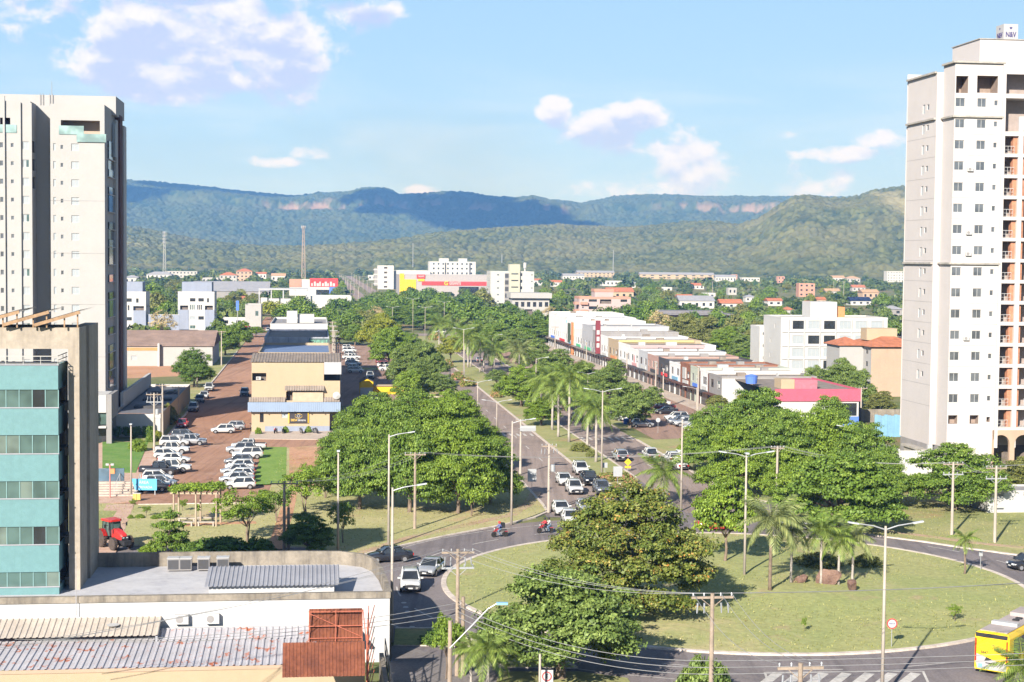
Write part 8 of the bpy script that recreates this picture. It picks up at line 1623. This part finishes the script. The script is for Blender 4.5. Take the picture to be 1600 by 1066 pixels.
# pergola with climbers and benches
p = GP(270, 824); o = empty('pergola', (p.x, p.y, .13), 0); q = GP(340, 824); W = q.x - p.x; _, h = topz(270, 824, 772, .13); tag(o, 'timber park pergola topped with bright climbing vine', 'pergola'); M_tim = mat('pale_timber', (.42, .33, .24), var=.2, scale=2)
for x in (0.1, W * .52, W - .1):
    for y in (0, 2.6): MB().tube([(x, y, 0), (x, y, h)], [.11, .09], 8).build('post', M_tim, o)
for y in (0, 2.6): MB().box(-.3, y - .08, h, W + .3, y + .08, h + .16).build('beam', M_tim, o)
for k in range(9): MB().box(W * k / 8 - .05, -.4, h + .16, W * k / 8 + .05, 3.0, h + .28).build('rafter', M_tim, o)
v = link('climbing_vine', crown('climbing_vine', [(W * t, 1.4 + y, h + .35 + .3 * t, .75, 1.1, .32) for t in (.05, .2, .35, .5, .65, .8, .95) for y in (-.5, .6)] + [(W * .98, .2, h * .6, .35, .4, 1.2), (W * .55, .1, h * .6, .22, .22, .9)], 120, 40, .4, .22, 7, LM['bright'], core=.2), o)
for k, (x, by) in enumerate([(292, 818), (321, 817), (288, 824), (322, 824)]):
    p = GP(x, by); o = empty('park_bench', (p.x, p.y, .13), 0); tag(o, f'{["rear left", "rear right", "front left", "front right"][k]} pale slab bench under the pergola', 'bench', 'benches under the pergola'); MB().box(-.95, -.22, .40, .95, .22, .50).build('seat', M_pole, o); [MB().box(s * .8 - .08, -.18, 0, s * .8 + .08, .18, .40).build('leg', M_pole, o) for s in (1, -1)]
# boulders on the island
def boulder(px, by, w, hpx, label, seed):
    p = GP(px, by); rng = np.random.default_rng(seed); bm = bmesh.new(); bmesh.ops.create_icosphere(bm, subdivisions=3, radius=1)
    W_, H_ = w * p.y / FPX, hpx * p.y / FPX; pl = [(unit(rng.normal(0, 1, 3) * np.array([1, 1, .6])), rng.uniform(.38, .66)) for _ in range(11)]
    for v in bm.verts:
        c = np.array(v.co)
        for n, d in pl:
            e = c @ n
            if e > d: c = c - n * (e - d)
        c = c * (1 + .03 * rng.normal()); v.co = Vector((c[0] * W_ / 2 * 1.75, c[1] * W_ / 2.4 * 1.6, (c[2] * .75 + .32) * H_ * 1.05))
    me = bpy.data.meshes.new('boulder'); bm.to_mesh(me); bm.free(); me.materials.append(mat('red_brown_rock', (.17, .10, .08), var=.3, scale=1.2, bump=.6, col2=(.27, .17, .13))); tag(link('boulder', me, None, (p.x, p.y, isz(px, by)), (0, 0, seed)), label, 'boulder', 'boulders on the island')
boulder(1250, 919, 17, 13, 'small pointed boulder left of the big one', 3); boulder(1297, 921, 29, 23, 'big pale-edged boulder among the island palms', 9); boulder(1331, 932, 20, 17, 'dark red boulder in front of the white-trunked palm', 5)
# entrance steps with handrails
p = GP(152, 777); o = empty('entrance_steps', (p.x, p.y, .1), GA); tag(o, 'broad pale entrance steps with dark handrails behind the concrete frame', 'steps')
for k in range(6): MB().box(-2.5, 1.0 * k, 0, 4.6, 1.0 * k + 1.0, .17 * (k + 1)).build('step', M_pave, o)
for x in (4.5, 2.0): MB().bar((x, 0, 1.1), (x, 6, 2.0), .06).bar((x, 0, .1), (x, 0, 1.1), .05).bar((x, 3, .6), (x, 3, 1.55), .05).bar((x, 6, 1.0), (x, 6, 2.0), .05).build('handrail', M_rail, o)
o2 = MB().box(-2.4, 6.1, 0, 2.5, 6.4, 2.6).build('glass_screen', M_bglass, o)
# clipped hedges by the service building
for k, (x0, x1) in enumerate(((180, 190), (196, 221), (226, 240))):
    p = GP((x0 + x1) / 2, 684); w = (x1 - x0) * p.y / FPX; h_ = crown('hedge', [(w * (t - .5), 0, .9, w * .2, .6, .85) for t in (.15, .4, .6, .85)], 60, 40, .32, .22, 40 + k, LM['dark'], zmin=-.9); tag(link('hedge', h_, None, (p.x, p.y - .9, .1), (0, 0, GA)), f'{["left", "middle", "right"][k]} clipped dark hedge against the shaded white wall', 'hedge', 'hedges by the service building')
for k, (x, by) in enumerate([(446, 674), (482, 674), (404, 676)]): tree('shrub', x, by + 3, 5.5, by - 9, 'bright', f'{["left", "right", "corner"][k]} small bright shrub planted before the beige shop', z0=.1)

# loose grass tufts and fallen leaves: too many to count
def tufts(name, n, gen, label, mtl, ln=.13, wd=.07, flat_=False, seed=3):
    rng = np.random.default_rng(seed); C = np.array([gen(rng) for _ in range(n)]); N = unit(rng.normal(0, 1, (n, 3)) * np.array([1, 1, .25 if not flat_ else 3])); T = unit(np.cross(N, rng.normal(0, 1, (n, 3)))) if flat_ else unit(rng.normal(0, .35, (n, 3)) + np.array([0, 0, 1])); N = unit(np.cross(T, np.cross(N, T)))
    l = ln * rng.uniform(.6, 1.5, n); C[:, 2] += 0 if flat_ else l * .35
    tag(link(name, soup(name, C, N, T, l, wd * rng.uniform(.7, 1.6, n), rng.normal(.5, .25, n), mtl)), label, 'grass' if not flat_ else 'leaves', None, 'stuff')
M_tuft = leaf_mat('grass_blades', [(.20, .22, .07), (.33, .33, .13), (.50, .45, .22)], None, .3)
def g_is(rng):
    a, r = rng.uniform(0, 6.283), 25.6 * math.sqrt(rng.random()); x, y = RC.x + r * math.cos(a), RC.y + r * math.sin(a); return (x, y, island_z(x, y) + .0)
tufts('island_grass', 9000, g_is, 'loose grass tufts on the roundabout island', M_tuft)
def in_poly(x, y, P):
    c = False; n = len(P)
    for i in range(n):
        (x0, y0), (x1, y1) = P[i], P[i - 1]
        if (y0 > y) != (y1 > y) and x < (x1 - x0) * (y - y0) / (y1 - y0) + x0: c = not c
    return c
def g_pk(rng):
    while True:
        x, y = rng.uniform(-48, 8), rng.uniform(155, 235)
        if in_poly(x, y, park): return (x, y, .13)
tufts('park_grass', 8000, g_pk, 'loose grass tufts on the park lawn', M_tuft, seed=4)
def g_ea(rng):
    while True:
        x, y = rng.uniform(20, 75), rng.uniform(165, 225)
        if in_poly(x, y, east): return (x, y, .13)
tufts('east_grass', 7000, g_ea, 'loose grass tufts on the right lawn', M_tuft, seed=5)
def g_lf(rng):
    while True:
        p = GP(985, 966); x, y = rng.normal(p.x + 1, 3.6), rng.normal(p.y - 3.5, 3.2)
        if math.hypot(x - RC.x, y - RC.y) < 25.5: return (x, y, island_z(x, y) + .08)
tufts('fallen_leaves', 500, g_lf, 'pale fallen leaves scattered on the lawn under the almond tree', leaf_mat('dead_leaves', [(.34, .23, .12), (.44, .34, .20), (.52, .44, .29)]), .15, .11, True, 6)

for (px, py) in ((631, 943), (634, 950), (637, 957), (640, 965), (642, 973), (644, 981)): p = GP(px, py); MB().lathe([(.24, .046), (.2, .09), (.05, .12)], 12, 0, (p.x, p.y, 0)).build('road_stud', M_rail, ring)
